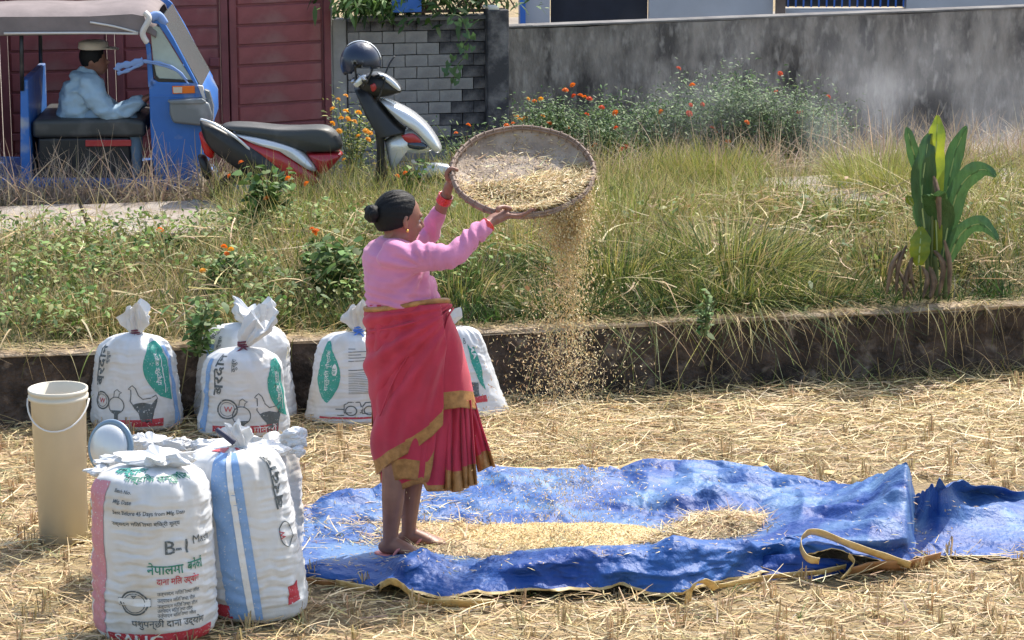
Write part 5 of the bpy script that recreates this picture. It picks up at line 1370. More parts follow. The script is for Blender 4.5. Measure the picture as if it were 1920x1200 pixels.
# bucket and steel bowl
bk = W(122, 990, 0); bk = Vector((bk.x + .02, 10.2, 0)); btop = WY(120, 727, 10.2).z
bt_ = thing("bucket", "tall cream plastic bucket standing behind the front left sack", "bucket", bk)
M['cream'] = mat("cream_plastic", (.68, .62, .50), .4, var=.1, vscale=4)
R0 = .115; b = MB(); pr = [(.0, 0), (R0 * .86, 0), (R0 * .98, btop * .93), (R0 * 1.07, btop * .935), (R0 * 1.07, btop * .955), (R0, btop * .96), (R0, btop * .972), (R0 * 1.06, btop * .975), (R0 * 1.06, btop), (R0 * .99, btop), (R0 * .89, btop * .5), (R0 * .80, .02), (0, .02)]
def lathe(mb, c, prof, n=40, ax=None, m=0):
    ax = ax or (Vector((1, 0, 0)), Vector((0, 1, 0)), Vector((0, 0, 1))); V = []
    for r, z in prof:
        for j in range(n): th = 2 * math.pi * j / n; V.append(Vector(c) + ax[0] * r * math.cos(th) + ax[1] * r * math.sin(th) + ax[2] * z)
    F = [(i * n + j, i * n + (j + 1) % n, (i + 1) * n + (j + 1) % n, (i + 1) * n + j) for i in range(len(prof) - 1) for j in range(n)]
    return mb.add(V, F, m)
lathe(b, bk, pr).build("bucket_body", M['cream'], bt_, smooth=True)
h = MB(); h.tube([(bk.x + R0 * 1.09 * math.cos(a), bk.y + R0 * 1.09 * math.sin(a), btop * .93 - .11 * math.sin(a - math.pi) ** 1) for a in np.linspace(math.pi, 2 * math.pi, 16)], .004, 6)
h.build("handle", M['whitepl'], bt_, smooth=True)
M['steel'] = mat("stainless_steel", (.62, .63, .63), .35, metal=.35, bump=.05, bscale=10); M['steelrim'] = mat("blue_grey_rim", (.20, .28, .36), .4, metal=.4)
bc = WY(200, 838, 9.55); ax2 = Vector((-.45, -.80, .25)).normalized(); a0 = Vector((.3, 0, 1)).normalized(); a0 = (a0 - ax2 * a0.dot(ax2)).normalized(); a1 = ax2.cross(a0)
bo = thing("steel_bowl", "dull steel bowl lying tilted upside down on the sacks beside the bucket", "bowl", bc)
b = MB(); rb = .092
lathe(b, bc - ax2 * .02, [(0, .040), (rb * .45, .037), (rb * .75, .028), (rb * .92, .014), (rb * .97, .004), (rb * .95, .0), (rb * .90, .012), (rb * .7, .024), (rb * .4, .032), (0, .035)], 44, (a0, a1, ax2)).build("bowl_body", M['steel'], bo, smooth=True)
b = MB(); lathe(b, bc - ax2 * .02, [(rb * .95, -.004), (rb * 1.16, -.010), (rb * 1.18, -.004), (rb * 1.14, .002), (rb * .95, .006), (rb * .95, -.004)], 44, (a0, a1, ax2)).build("rim", M['steelrim'], bo, smooth=True)
# ------------------------------------------------------------------ the woman
M['skin'] = mat("brown_skin", (.27, .125, .085), .50, var=.18, vscale=22, bump=.2, bscale=90, bdist=.002)
M['hair'] = mat("black_hair", (.006, .006, .007), .62, spec=.25, bump=.5, bscale=160, stretch=(1, 1, .25), bdist=.004)
M['pink'] = mat("pink_blouse_knit", (.68, .25, .44), .8, var=.14, vscale=6, bump=.3, bscale=120, trans=.10, sheen=.2, bdist=.003)
M['sari'] = mat("crimson_sari_cotton", (.61, .042, .088), .75, var=.20, vscale=7, bump=.25, bscale=140, bdist=.003, trans=.20, sheen=.15)
M['gold'] = mat("gold_sari_border", (.50, .25, .08), .5, col2=(.30, .14, .04), vscale=34, bump=.4, bscale=110, bdist=.003, trans=.12)
M['bangle'] = mat("red_glass_bangles", (.62, .02, .02), .22, spec=.7, coat=.4)
M['earring'] = mat("gold_earring", (.75, .48, .12), .3, metal=.9)
M['slipper'] = mat("pink_rubber_slipper", (.62, .22, .20), .6)
YW = 10.02
feet = W(752, 1050, 0)
wm = thing("person", "woman in pink blouse and crimson sari winnowing rice from a raised basket", "person", Vector((feet.x, 9.98, 0.01)))
FA = rad(24)
Fd = Vector((math.cos(FA), math.sin(FA), 0)); Ld = Vector((-math.sin(FA), math.cos(FA), 0))   # facing, and her left
S0 = 465.0
def px2m(v): return v / S0

# limbs
shR = WY(760, 476, 9.90); elR = WY(848, 480, 9.86); wrR = WY(912, 424, 9.94)
shL = WY(748, 470, 10.22); elL = WY(800, 446, 10.36); wrL = WY(835, 370, 10.28)
BC = WY(980, 322, 10.25); BR = .286
BT = rad(29); bex = Vector((1, 0, 0)); bey = Vector((0, math.cos(BT), math.sin(BT))); bez = bex.cross(bey)
def BP(r, a, h=0): return BC + bex * r * math.cos(a) + bey * r * math.sin(a) + bez * h
body = MB()
def limb(mb, pts, rr, n=16): 
    k = 5; P = smooth_path(pts, k); R = []
    for i in range(len(P)):
        t = i / k; j = min(int(t), len(rr) - 2); R.append(rr[j] + (rr[j + 1] - rr[j]) * (t - j))
    mb.tube(P, R, n)
    mb.ell(P[0], ((R[0], 0, 0), (0, R[0], 0), (0, 0, R[0])), 14, 8); mb.ell(P[-1], ((R[-1], 0, 0), (0, R[-1], 0), (0, 0, R[-1])), 14, 8)
# torso
def sect(px, py, hw, a, b, Y=YW):
    c = WY(px, py, Y); return c, a, b
tors = [(752, 620, .115, .120), (752, 575, .125, .130), (752, 555, .135, .150), (746, 525, .125, .150), (738, 495, .115, .160), (733, 475, .095, .165), (733, 462, .070, .125), (738, 452, .052, .060), (741, 438, .046, .046)]
def loft(mb, rows, n=32, scale=1.0, Y=YW, fwd=Fd, lat=Ld, caps=True):
    V = []; F = []
    for px, py, a, b in rows:
        c = WY(px, py, Y)
        for j in range(n):
            th = 2 * math.pi * j / n
            V.append(c + fwd * a * scale * math.cos(th) + lat * b * scale * math.sin(th))
    for i in range(len(rows) - 1):
        for j in range(n): F.append((i * n + j, i * n + (j + 1) % n, (i + 1) * n + (j + 1) % n, (i + 1) * n + j))
    if caps: F.append(tuple(range(n - 1, -1, -1))); F.append(tuple(range((len(rows) - 1) * n, len(rows) * n)))
    mb.add(V, F)
loft(body, [(px, py, a - .012, b - .012) for px, py, a, b in tors[:-2]] + [(739, 455, .054, .056), (742, 440, .046, .046), (744, 425, .046, .045)])
limb(body, [shR, elR, wrR], [.046, .036, .024]); limb(body, [shL, elL, wrL], [.046, .035, .024])
# legs
kR = WY(740, 850, 9.96); cR = WY(737, 935, 9.93); aR = WY(731, 1026, 9.93); kL = WY(775, 850, 10.04); cL = WY(769, 930, 10.05); aL = WY(765, 1010, 10.05)
hipR = WY(742, 690, 9.98); hipL = WY(768, 690, 10.06)
limb(body, [hipR, kR, cR, WY(733, 990, 9.93), aR], [.070, .052, .046, .033, .029]); limb(body, [hipL, kL, cL, WY(767, 980, 10.05), aL], [.070, .052, .044, .031, .028])
body.ell((hipR + hipL) / 2 + Z * .10, (Fd * .11, Ld * .12, Z * .14), 20, 12)
def foot(ank, d, z0=.022, ln=.17):
    d = Vector(d).normalized(); l = Vector((-d.y, d.x, 0)); g = Vector((ank.x, ank.y, z0))
    body.tube([g - d * .035 + Z * .022, g - d * .015 + Z * .03, g + d * .03 + Z * .034, g + d * .08 + Z * .026, g + d * .12 + Z * .017, g + d * .14 + Z * .014], [(.018, .02), (.030, .028), (.034, .03), (.024, .036), (.015, .040), (.010, .034)], 14, up=(0, 0, 1))
    body.ell(g - d * .022 + Z * .024, (d * .03, l * .027, Z * .026), 12, 8)
    for k, (o_, r, e) in enumerate([(-.030, .0125, .030), (-.010, .009, .028), (.006, .0085, .022), (.020, .008, .016), (.032, .0075, .008)]):
        sgn = 1
        p = g + d * .132 + l * o_ * sgn + Z * .012
        body.tube([p, p + d * e * .6 + Z * .002, p + d * e], [r, r, r * .7], 8); body.ell(p + d * e, (d * r * .8, l * r * .8, Z * r * .7), 8, 6)
dR = (.90, -.42, 0); dL = (.98, -.12, 0)
foot(aR, dR); foot(aL, dL)
# head
HA = rad(27); hf0 = Vector((math.cos(HA), math.sin(HA), -.16)).normalized(); hl = Vector((-math.sin(HA), math.cos(HA), 0)); hu = hl.cross(hf0) * -1
if hu.z < 0: hu = -hu
hc = WY(748, 408, YW + .01)
def HP(f, l, u): return hc + hf0 * f + hl * l + hu * u
def hell(f, l, u, a, b, c, n=24, k=16): body.ell(HP(f, l, u), (hf0 * a, hl * b, hu * c), n, k)
hell(-.005, 0, .012, .092, .072, .088)            # skull
hell(.040, 0, -.042, .052, .055, .062)            # face
hell(.062, 0, -.085, .026, .026, .022)            # chin
hell(.015, 0, -.072, .055, .052, .034)            # jaw
hell(.076, 0, .020, .016, .045, .014)             # brow
hell(.070, .030, -.030, .022, .020, .020); hell(.070, -.030, -.030, .022, .020, .020)   # cheeks
body.tube([HP(.082, 0, .012), HP(.094, 0, -.008), HP(.106, 0, -.026), HP(.098, 0, -.034)], [.008, .0095, .013, .010], 10)
hell(.096, .010, -.031, .010, .008, .007); hell(.096, -.010, -.031, .010, .008, .007)
hell(.084, 0, -.053, .012, .022, .006); hell(.082, 0, -.063, .012, .019, .007)  # lips
for sg in (-1, 1):                                # ears
    body.tube([HP(.004, sg * .072, .016), HP(-.010, sg * .082, .012), HP(-.014, sg * .084, -.006), HP(-.006, sg * .080, -.022), HP(.004, sg * .074, -.036)], [.007, .009, .008, .008, .008], 10)
    hell(-.003, sg * .074, -.008, .012, .008, .022, 12, 8)
body.tube([HP(-.03, 0, -.05), WY(742, 436, YW), WY(738, 455, YW)], [.046, .046, .054], 20)
# hands
def fing(mb, pts, r0, r1): 
    P = smooth_path(pts, 4); k = len(P); mb.tube(P, [r0 + (r1 - r0) * i / (k - 1) for i in range(k)], 9); mb.ell(P[-1], ((r1, 0, 0), (0, r1, 0), (0, 0, r1)), 9, 6)
# near hand under the rim, fingers running to the right beneath it, thumb over the rim
p0 = wrR + Vector((.008, 0, .006)); pal = WY(941, 405, 10.0)
body.tube(smooth_path([wrR, WY(922, 414, 9.97), pal, WY(956, 402, 10.0)], 4), [(.022, .024), (.024, .030), (.025, .036), (.020, .038)][0:1] * 5 + [(.022, .034)] * 5 + [(.018, .036)] * 3, 14, up=(0, 0, 1))
for k, (yo, dz, ln) in enumerate([(-.030, -.010, .058), (-.010, -.014, .066), (.010, -.012, .062), (.030, -.008, .050)]):
    a = WY(955, 404, 10.0 + yo); fing(body, [a, a + Vector((ln * .6, .006, dz * .6 + .004)), a + Vector((ln * 1.15, .012, dz * .3 + .010)), a + Vector((ln * 1.55, .016, .022))], .0095, .0072)
a = WY(934, 398, 9.965); fing(body, [a, WY(934, 391, 9.965), WY(944, 388, 9.985), WY(957, 391, 10.0)], .0115, .009)
# far hand at the left of the rim: fingers behind and below, thumb on top
pl = WY(842, 348, 10.27)
body.tube(smooth_path([wrL, WY(838, 360, 10.28), pl, WY(846, 335, 10.27)], 4), [.022] * 4 + [(.020, .028)] * 5 + [(.017, .030)] * 4, 14, up=(1, 0, 0))
for k, (yo, ln, zz) in enumerate([(.030, .05, .022), (.012, .056, .012), (-.006, .052, .002), (-.022, .042, -.008)]):
    a = WY(845, 340, 10.265 + yo) + Z * zz * .3; fing(body, [a, a + Vector((.016, .004, .010 + zz * .4)), a + Vector((.034, .0, -.004 + zz * .4)), a + Vector((.048, 0, -.012 + zz * .3))], .0092, .007)
a = WY(840, 338, 10.24); fing(body, [a, WY(838, 324, 10.235), WY(846, 316, 10.235), WY(857, 319, 10.24)], .0115, .0085)
bo_ = body.build("body", M['skin'], wm)
remeshed(bo_, .0042, 4)

# eyes, brow
e = MB()
for sg in (-1, 1):
    e = MB(); e.ell(HP(.0715, sg * .029, -.003), (hf0 * .010, hl * .0115, hu * .008), 12, 8); e.build("eye", mat("eye_white", (.42, .38, .34), .3), wm, smooth=True)
    e = MB(); e.ell(HP(.0785, sg * .029, -.004), (hf0 * .005, hl * .0055, hu * .0055), 10, 6); e.build("iris", M['hair'], wm, smooth=True)
    e = MB(); e.tube([HP(.084, sg * .014, .014), HP(.085, sg * .028, .019), HP(.074, sg * .046, .013)], [.002, .003, .0015], 6); e.build("eyebrow", M['hair'], wm, smooth=True)
# hair: a cap drawn back into a bun
n, k = 72, 46; V = []; F = []
for i in range(k + 1):
    ph = -math.pi / 2 + math.pi * i / k
    for j in range(n):
        th = 2 * math.pi * j / n
        f, l, u = math.cos(ph) * math.cos(th), math.cos(ph) * math.sin(th), math.sin(ph)
        cut = float(sm(.22, .42, f - .55 * (u - .10) + .02 * math.sin(u * 20)))       # face opening
        cut = max(cut, float(sm(-.38, -.52, u - .38 * (-f)) * 0 + sm(.0, .25, -u - .34 + .55 * f)))  # nape and ears
        rr = 1.0 - .24 * cut
        gr = 1 + .012 * math.sin(math.atan2(l, u) * 26) * (1 - cut)
        V.append(HP(-.012 + f * .098 * rr * gr, l * .084 * rr * gr, .012 + u * .098 * rr * gr))
for i in range(k):
    for j in range(n): F.append((i * n + j, i * n + (j + 1) % n, (i + 1) * n + (j + 1) % n, (i + 1) * n + j))
hr = mesh_np("hair", np.array([list(v) for v in V]), F, M['hair'], wm, smooth=True)
n = 420; th_ = rng.uniform(0, 2 * np.pi, n); ph_ = rng.uniform(-.5, 1.4, n); pts_ = []
fl_, ll_, ul_ = np.cos(ph_) * np.cos(th_), np.cos(ph_) * np.sin(th_), np.sin(ph_)
ok_ = fl_ - .55 * (ul_ - .10) < .26; fl_, ll_, ul_ = fl_[ok_], ll_[ok_], ul_[ok_]; n = len(fl_)
A3 = [np.array(list(v)) for v in (hf0, hl, hu)]
P_ = np.array(list(hc)) + A3[0] * ((-.012 + fl_ * .0985)[:, None]) + A3[1] * ((ll_ * .0845)[:, None]) + A3[2] * ((.012 + ul_ * .0985)[:, None])
D_ = unit(np.array(list(hc)) - A3[0] * .11 - P_); N_ = unit(P_ - np.array(list(hc))); D_ = unit(D_ - N_ * (D_ * N_).sum(1, keepdims=True) + N_ * rng.normal(.05, .06, (n, 1)))
Vh, Fh = ribbons(P_, D_, -N_ * .25 + rng.normal(0, .05, (n, 3)), rng.uniform(.03, .07, n), rng.uniform(.0012, .003, n), unit(np.cross(D_, N_)), 4)
ho = mesh_np("loose_strands", Vh, Fh, M['hair'], wm); setpar(ho, hr); ho.location = (0, 0, 0); ho['kind'] = 'stuff'
b = MB(); bcn = HP(-.122, -.004, .006)
b.ell(bcn, (hf0 * .026, hl * .038, hu * .036), 26, 16)
b.tube([bcn + hl * .026 * math.cos(q) + hu * .024 * math.sin(q) - hf0 * .012 * math.sin(q * 2.5) for q in np.linspace(0, 11.5, 44)], [.013 - .00012 * i for i in range(44)], 8)
b.tube([HP(-.09, 0, .006), bcn], [.03, .026], 14)
bun = b.build("bun", M['hair'], hr, smooth=True)
if bun.parent == hr: bun.location = (0, 0, 0)
b = MB(); b.ell(HP(.004, -.086, -.040), ((.006, 0, 0), (0, .006, 0), (0, 0, .007)), 10, 6); b.build("earring", M['earring'], wm, smooth=True)

# blouse
bl = MB()
bust = WY(790, 540, YW + .02)
loft(bl, [(754, 596, .128, .128), (755, 578, .136, .140), (755, 560, .150, .152), (750, 535, .140, .158), (743, 510, .126, .160), (737, 490, .116, .168), (734, 474, .100, .172), (733, 462, .082, .140), (735, 452, .066, .090), (738, 445, .055, .060)])
bl.ell(WY(778, 540, YW - .03), (Fd * .085, Ld * .085, Z * .065), 22, 14); bl.ell(WY(782, 540, YW + .09), (Fd * .085, Ld * .085, Z * .065), 22, 14)
for c in (WY(738, 480, 9.90), WY(730, 476, 10.19)): bl.ell(c, (Fd * .062, Ld * .058, Z * .062), 18, 12)
sl = lambda a, b_, t: a.lerp(b_, t)
limb(bl, [WY(742, 480, 9.905), WY(800, 482, 9.865), elR, sl(elR, wrR, .5), sl(elR, wrR, .92)], [.062, .058, .047, .043, .036], 20)
limb(bl, [WY(736, 474, 10.19), sl(shL, elL, .55), elL, sl(elL, wrL, .35), sl(elL, wrL, .58)], [.060, .055, .044, .040, .036], 20)
# cuffs flare a little
bl.tube([sl(elR, wrR, .80), sl(elR, wrR, .90)], [.036, .038], 18)
bo2 = bl.build("blouse", M['pink'], wm); remeshed(bo2, .006, 5)
# drag folds: from the armpit towards the waist and across the sleeve
me = bo2.data; co = np.zeros(len(me.vertices) * 3, dtype=np.float32); me.vertices.foreach_get("co", co); co = co.reshape(-1, 3).astype(float)
nr_ = np.zeros(len(me.vertices) * 3, dtype=np.float32); me.vertices.foreach_get("normal", nr_); nr_ = nr_.reshape(-1, 3)
xw, yw, zw_ = co[:, 0], co[:, 1], co[:, 2]
wz = WY(750, 575, YW).z; bz_ = WY(750, 530, YW).z
tw = 1 - sm(.0, .12, zw_ - wz)                                     # gathered just above the waist
f1 = np.sin((zw_ + .10 * (xw - feet.x) + .012 * fbm(xw * 9, yw * 9, 0, 5)) * 2 * np.pi / .030) * .0034 * (.25 + tw)
ax_ = WY(800, 500, 9.87); ang = np.arctan2(zw_ - ax_.z, xw - ax_.x); dd = np.hypot(zw_ - ax_.z, xw - ax_.x)
f2 = np.sin(ang * 11 + 2 * fbm(xw * 6, zw_ * 6, 0, 9)) * .0055 * sm(.02, .07, dd) * (1 - sm(.16, .30, dd)) * (yw < YW + .02)
onarm = (xw > ax_.x + .01) | ((yw > 10.22) & (xw > ax_.x - .08))
f3 = np.sin(xw * 2 * np.pi / .040 + 7 * fbm(xw * 7, yw * 7, zw_ * 7, 13)) * .0046 * onarm * np.clip(.4 + fbm(xw * 14, yw * 14, zw_ * 14, 21, 2), 0, 1)
f4 = fbm(xw * 11, yw * 11, zw_ * 14, 41, 3) * .006
co += nr_ * ((np.where(onarm, 0, f1 + f2) * 1.35 + f3 * 1.5 + f4)[:, None])
me.vertices.foreach_set("co", co.astype(np.float32).ravel()); me.update()

# bangles
def bang(a, b_, t0, t1, r, k):
    for i in range(k):
        t = t0 + (t1 - t0) * i / max(1, k - 1); c = a.lerp(b_, t); d = (b_ - a).normalized(); u_ = d.cross(Vector((0, 1, 0))).normalized(); v_ = d.cross(u_)
        m_ = MB(); P = [c + u_ * r * math.cos(q) + v_ * r * math.sin(q) for q in np.linspace(0, 2 * math.pi, 25)]
        m_.tube(P, .0042, 7, up=tuple(d)); m_.build("bangle", M['bangle'], wm, smooth=True)
bang(sl(elR, wrR, .93), wrR + (wrR - elR).normalized() * .010, 0, 1, .0285, 5)
bang(sl(elL, wrL, .86), wrL + (wrL - elL).normalized() * .006, .2, 1, .0285, 5)

# sari: an under layer, the wrapped right panel, the overlapping left panel, hanging pleats and a flap
def lerp_tab(tab, y, k):
    ys = [r[0] for r in tab]; return float(np.interp(y, ys, [r[k] for r in tab]))
def tube_cloth(name, tab, hemf, th0, th1, nt, nv, Yc, hd, foldf, border=None, ytop=572, parent=wm, puff=0.0, closed=False):
    """tab rows: (photo y, left x, right x); hemf(x photo) -> hem y; th: 0 = right, -pi/2 = toward the camera"""
    V = []; B = []
    for i in range(nv + 1):
        v = i / nv
        for j in range(nt + 1):
            th = th0 + (th1 - th0) * j / nt
            # hem depends on where the thread falls
            y = ytop + v * 400
            for _ in range(3):
                xl, xr = lerp_tab(tab, y, 1), lerp_tab(tab, y, 2)
                x = (xl + xr) / 2 + (xr - xl) / 2 * math.cos(th)
                hy = hemf(x, th); y = ytop + v * (hy - ytop)
            f = foldf(x, y, th)
            ce = math.copysign(abs(math.cos(th)) ** .92, math.cos(th)); se = math.copysign(abs(math.sin(th)) ** .92, math.sin(th))
            hw = (xr - xl) / 2
            xx = (xl + xr) / 2 + (hw + f * S0 * .6) * ce
            Yv = Yc + (hd(y) + f + puff) * se
            V.append(list(WY(xx, y, Yv))); B.append(hy - y)
    F = []; fmm = []
    for i in range(nv):
        for j in range(nt):
            a = i * (nt + 1) + j; F.append((a, a + nt + 1, a + nt + 2, a + 1))
            fmm.append(1 if border and border(B[a + nt + 1], V[a], i) else 0)
    o = mesh_np(name, np.array(V), F, [M['sari'], M['gold']], parent, fmm, smooth=True)
    s_ = o.modifiers.new("thick", 'SOLIDIFY'); s_.thickness = .003; s_.offset = -1
    return o
PI = math.pi
tabU = [(570, 692, 832), (600, 690, 842), (700, 696, 858), (800, 706, 858), (860, 712, 850), (925, 718, 842), (940, 718, 840)]
def fold_rad(x, y, th, k=13, a=.010):
    d = math.hypot(x - 846, y - 578); an = math.atan2(y - 570, x - 852)
    return a * (math.sin(an * k + .6 * math.sin(d * .01)) * .6 + .5 * math.sin(an * k * 2.3 + 1.3)) * min(1, d / 140) * (1 if math.sin(th) < .1 else .4) + .004 * float(fbm(x * .02, y * .012, 0, 7))
tube_cloth("sari_underskirt", tabU, lambda x, th: float(np.interp(x, [700, 716, 745, 790, 800, 850], [938, 936, 922, 905, 922, 920])), 0, 2 * PI, 110, 60, YW - .01, lambda y: float(np.interp(y, [570, 640, 800, 940], [.12, .14, .13, .115])),
           lambda x, y, th: .006 * math.sin(th * 9 + y * .01) + .004 * math.sin(th * 17), lambda b, v, i: b < 10)
# lower gold band peeping out under the left panel
tabM = [(570, 690, 834), (600, 687, 846), (700, 692, 860), (800, 702, 860), (880, 712, 845), (920, 716, 830)]
tube_cloth("sari_lower_wrap", tabM, lambda x, th: float(np.interp(x, [700, 715, 760, 800, 812, 850], [905, 905, 898, 905, 880, 860])), -PI, -.35 * PI, 60, 60, YW - .012, lambda y: float(np.interp(y, [570, 640, 800, 920], [.125, .15, .138, .122])),
           lambda x, y, th: .005 * math.sin(th * 13 + y * .012), lambda b, v, i: b < 34)
tabR = [(570, 690, 836), (600, 687, 848), (640, 686, 866), (700, 690, 882), (740, 694, 889), (770, 697, 897)]
tube_cloth("sari_right_panel", tabR, lambda x, th: (float(np.interp(x, [700, 820, 860, 897], [800, 770, 764, 768])) if math.sin(th) < .3 else 800), -.47 * PI, 1.0 * PI, 120, 60, YW, lambda y: float(np.interp(y, [570, 640, 770], [.125, .15, .145])),
           lambda x, y, th: fold_rad(x, y, th, 9, .010) * (1 if x > 800 else .2), lambda b, v, i: b < 30)
tabL = [(570, 688, 838), (585, 686, 842), (600, 685, 846), (640, 684, 852), (700, 688, 850), (760, 693, 846), (800, 697, 842), (850, 701, 838), (900, 706, 834)]
def hemL(x, th): return float(np.interp(x, [690, 702, 730, 770, 805, 822, 830], [886, 893, 872, 848, 818, 792, 780]))
tube_cloth("sari_left_panel", tabL, hemL, -1.22 * PI, -.262 * PI, 130, 90, YW, lambda y: float(np.interp(y, [570, 590, 640, 800, 900], [.135, .152, .168, .152, .135])),
           lambda x, y, th: fold_rad(x, y, th, 13, .021) + .05 * float(sm(760, 814, x)) + .004 * math.sin(x * .22 + y * .02), lambda b, v, i: b < 25 and i > 40)
# the waist roll with gold edge
wr = MB(); P = []; Rr = []
for q in np.linspace(0, 2 * PI, 60):
    cx_ = 763 + 75 * math.cos(q); yy_ = 582 - 7 * math.cos(q) + 3 * math.sin(q * 2)
    P.append(WY(cx_, yy_, YW + .146 * math.sin(q)) ); Rr.append((.020 + .004 * math.sin(3 * q), .014))
wr.tube(P, Rr, 12, up=(0, 0, 1)); o = wr.build("waist_roll", M['sari'], wm, smooth=True)
wr = MB(); P = [p + Z * .022 + (p - Vector((WY(763, 580, YW).x, YW, p.z))).normalized() * .007 for p in P]; wr.tube(P, [(.011, .008)] * len(P), 10, up=(0, 0, 1)); wr.build("waist_border", M['gold'], wm, smooth=True)
sash = MB()
for k_, (pts, r) in enumerate([([(846, 572), (800, 596), (745, 612), (692, 622)], .012), ([(850, 578), (838, 600), (826, 660), (822, 740)], .007), ([(846, 576), (815, 610), (790, 680), (775, 760)], .006), ([(842, 580), (800, 620), (745, 700), (712, 780)], .006)]):
    P = []
    for x, y in pts:
        u = (x - 765) / 84; P.append(WY(x, y, YW - .152 * math.sqrt(max(0.03, 1 - u * u)) - (.006 if y > 590 else 0)))
    P = smooth_path(P, 6); sash.tube(P, [(r * (.5 + .5 * math.sin(PI * (i + 1) / (len(P) + 1))), r * .55) for i in range(len(P))], 10, up=(0, 1, 0))
o = sash.build("tucked_fold", M['sari'], wm, smooth=True)
# hanging pleats
def pleats(name, xs0, xs1, y0, y1, Y0, k, amp, bord, hemfun=None, nt=90, nv=40):
    V = []; Bd = []
    for i in range(nv + 1):
        v = i / nv
        for j in range(nt + 1):
            u = j / nt; xa = xs0[0] + (xs0[1] - xs0[0]) * u; xb = xs1[0] + (xs1[1] - xs1[0]) * u
            he = hemfun(u) if hemfun else y1
            y = y0 + (he - y0) * v
            x = xa + (xb - xa) * (v ** 1.1)
            ph = k * 2 * PI * (u + .06 * math.sin(u * 9))
            Yv = Y0 + amp * (.35 + .65 * v) * math.sin(ph) + .012 * float(vnoise(u * 6, v * 3, 0, 5))
            x += 2.2 * math.cos(ph) * (.3 + v)
            V.append(list(WY(x, y, Yv))); Bd.append(he - y)
    F = []; fm_ = []
    for i in range(nv):
        for j in range(nt): a = i * (nt + 1) + j; F.append((a, a + nt + 1, a + nt + 2, a + 1)); fm_.append(1 if Bd[a + nt + 1] < bord else 0)
    o = mesh_np(name, np.array(V), F, [M['sari'], M['gold']], wm, fm_, smooth=True)
    s_ = o.modifiers.new("thick", 'SOLIDIFY'); s_.thickness = .003; s_.offset = 0
pleats("sari_pleats", (836, 884), (833, 897), 750, 922, YW - .085, 4.5, .020, 38, lambda u: 916 + 7 * math.sin(u * 5) )
pleats("sari_pleats", (872, 893), (893, 931), 755, 880, YW - .03, 1.6, .022, 28, lambda u: 884 - 10 * u + 3 * math.sin(u * 7), 40)
pleats("sari_inner_fold", (800, 845), (800, 842), 760, 905, YW - .045, 3, .012, 12, lambda u: 905 + 14 * u, 40)
# slippers
for ank, d in ((aR, dR), (aL, dL)):
    d = Vector(d).normalized(); l = Vector((-d.y, d.x, 0)); g = Vector((ank.x, ank.y, .013))
    P = [g + d * (.05 + .12 * math.cos(q)) + l * (.040 + .006 * math.cos(q)) * math.sin(q) for q in np.linspace(0, 2 * PI, 28, endpoint=False)]
    sp_ = thing("slipper", "pink rubber slipper under the woman's %s foot" % ("near right" if ank is aR else "far left"), "slipper", g)
    b = MB(); b.poly([p - Z * .006 for p in P], Z * .014); b.build("sole", M['slipper'], sp_, bevel=.003)
    b = MB(); b.tube(smooth_path([g + d * .03 + l * .04, g + d * .06 + l * .028 + Z * .042, g + d * .115 + Z * .034, g + d * .125 + Z * .01], 4), .006, 7); b.tube(smooth_path([g + d * .03 - l * .04, g + d * .06 - l * .028 + Z * .042, g + d * .115 + Z * .034], 4), .006, 7)
    b.build("strap", M['slipper'], sp_, smooth=True)

# ------------------------------------------------------------------ winnowing basket
M['cane'] = mat("woven_bamboo", (.36, .27, .20), .75, var=.35, vscale=14, bump=.4, bscale=80, dust=((.46, .38, .30), 10, .45, .75))
M['cane_rim'] = mat("bamboo_rim", (.30, .21, .16), .7, var=.4, vscale=20)
bk = thing("winnowing_basket", "round shallow woven bamboo winnowing basket held up tilted and pouring grain", "basket", BC)
# woven strips over a shallow bowl
def bh_(r): return -.045 + .042 * max(0, (r / BR - .72) / .28) ** 1.6
n1 = 46
V = []; F = []
def strip(c, ang_, wdt, over):
    pts = []; hl_ = math.sqrt(max(0, BR * BR - c * c)) * .985
    m_ = max(6, int(hl_ * 2 / .012))
    b0 = len(V)
    for i in range(m_ + 1):
        t = -hl_ + 2 * hl_ * i / m_
        for sgn in (-1, 1):
            u = t; w = c + sgn * wdt / 2
            X_, Y_ = (u, w) if ang_ == 0 else (w, u)
            r = min(math.hypot(X_, Y_), BR * .99)
            wv = .0012 * math.sin((u / .0125 + (over * 1)) * PI)
            V.append(BC + bex * X_ + bey * Y_ + bez * (bh_(r) + wv))
    for i in range(m_):
        a = b0 + 2 * i; F.append((a, a + 1, a + 3, a + 2))
for i in range(n1):
    c = -BR + (i + .5) * 2 * BR / n1
    strip(c, 0, 2 * BR / n1 * .96, i % 2); strip(c, 1, 2 * BR / n1 * .96, (i + 1) % 2)
o = mesh_np("weave", np.array([list(v) for v in V]), F, M['cane'], bk); o['kind'] = 'stuff'
base_ = MB(); lathe(base_, BC - bez * .003, [(0, bh_(0))] + [(BR * k / 12, bh_(BR * k / 12)) for k in range(1, 13)], 60, (bex, bey, bez)); base_.build("backing", M['cane_rim'], bk, smooth=True)
for (r0, h0, rr) in ((BR * .985, .004, .006), (BR * 1.012, .002, .007), (BR * 1.0, .013, .0055)):
    b = MB(); b.tube([BP(r0 + .0015 * math.sin(9 * q), q, h0) for q in np.linspace(0, 2 * PI, 97)], rr, 8, up=tuple(bez)); b.build("rim_cane", M['cane_rim'], bk, smooth=True)
b = MB(); lathe(b, BC, [(BR * .975, -.012), (BR * 1.0, .012), (BR * 1.018, .012), (BR * 1.01, -.014), (BR * .975, -.012)], 80, (bex, bey, bez)); b.build("rim_band", M['cane'], bk, smooth=True)
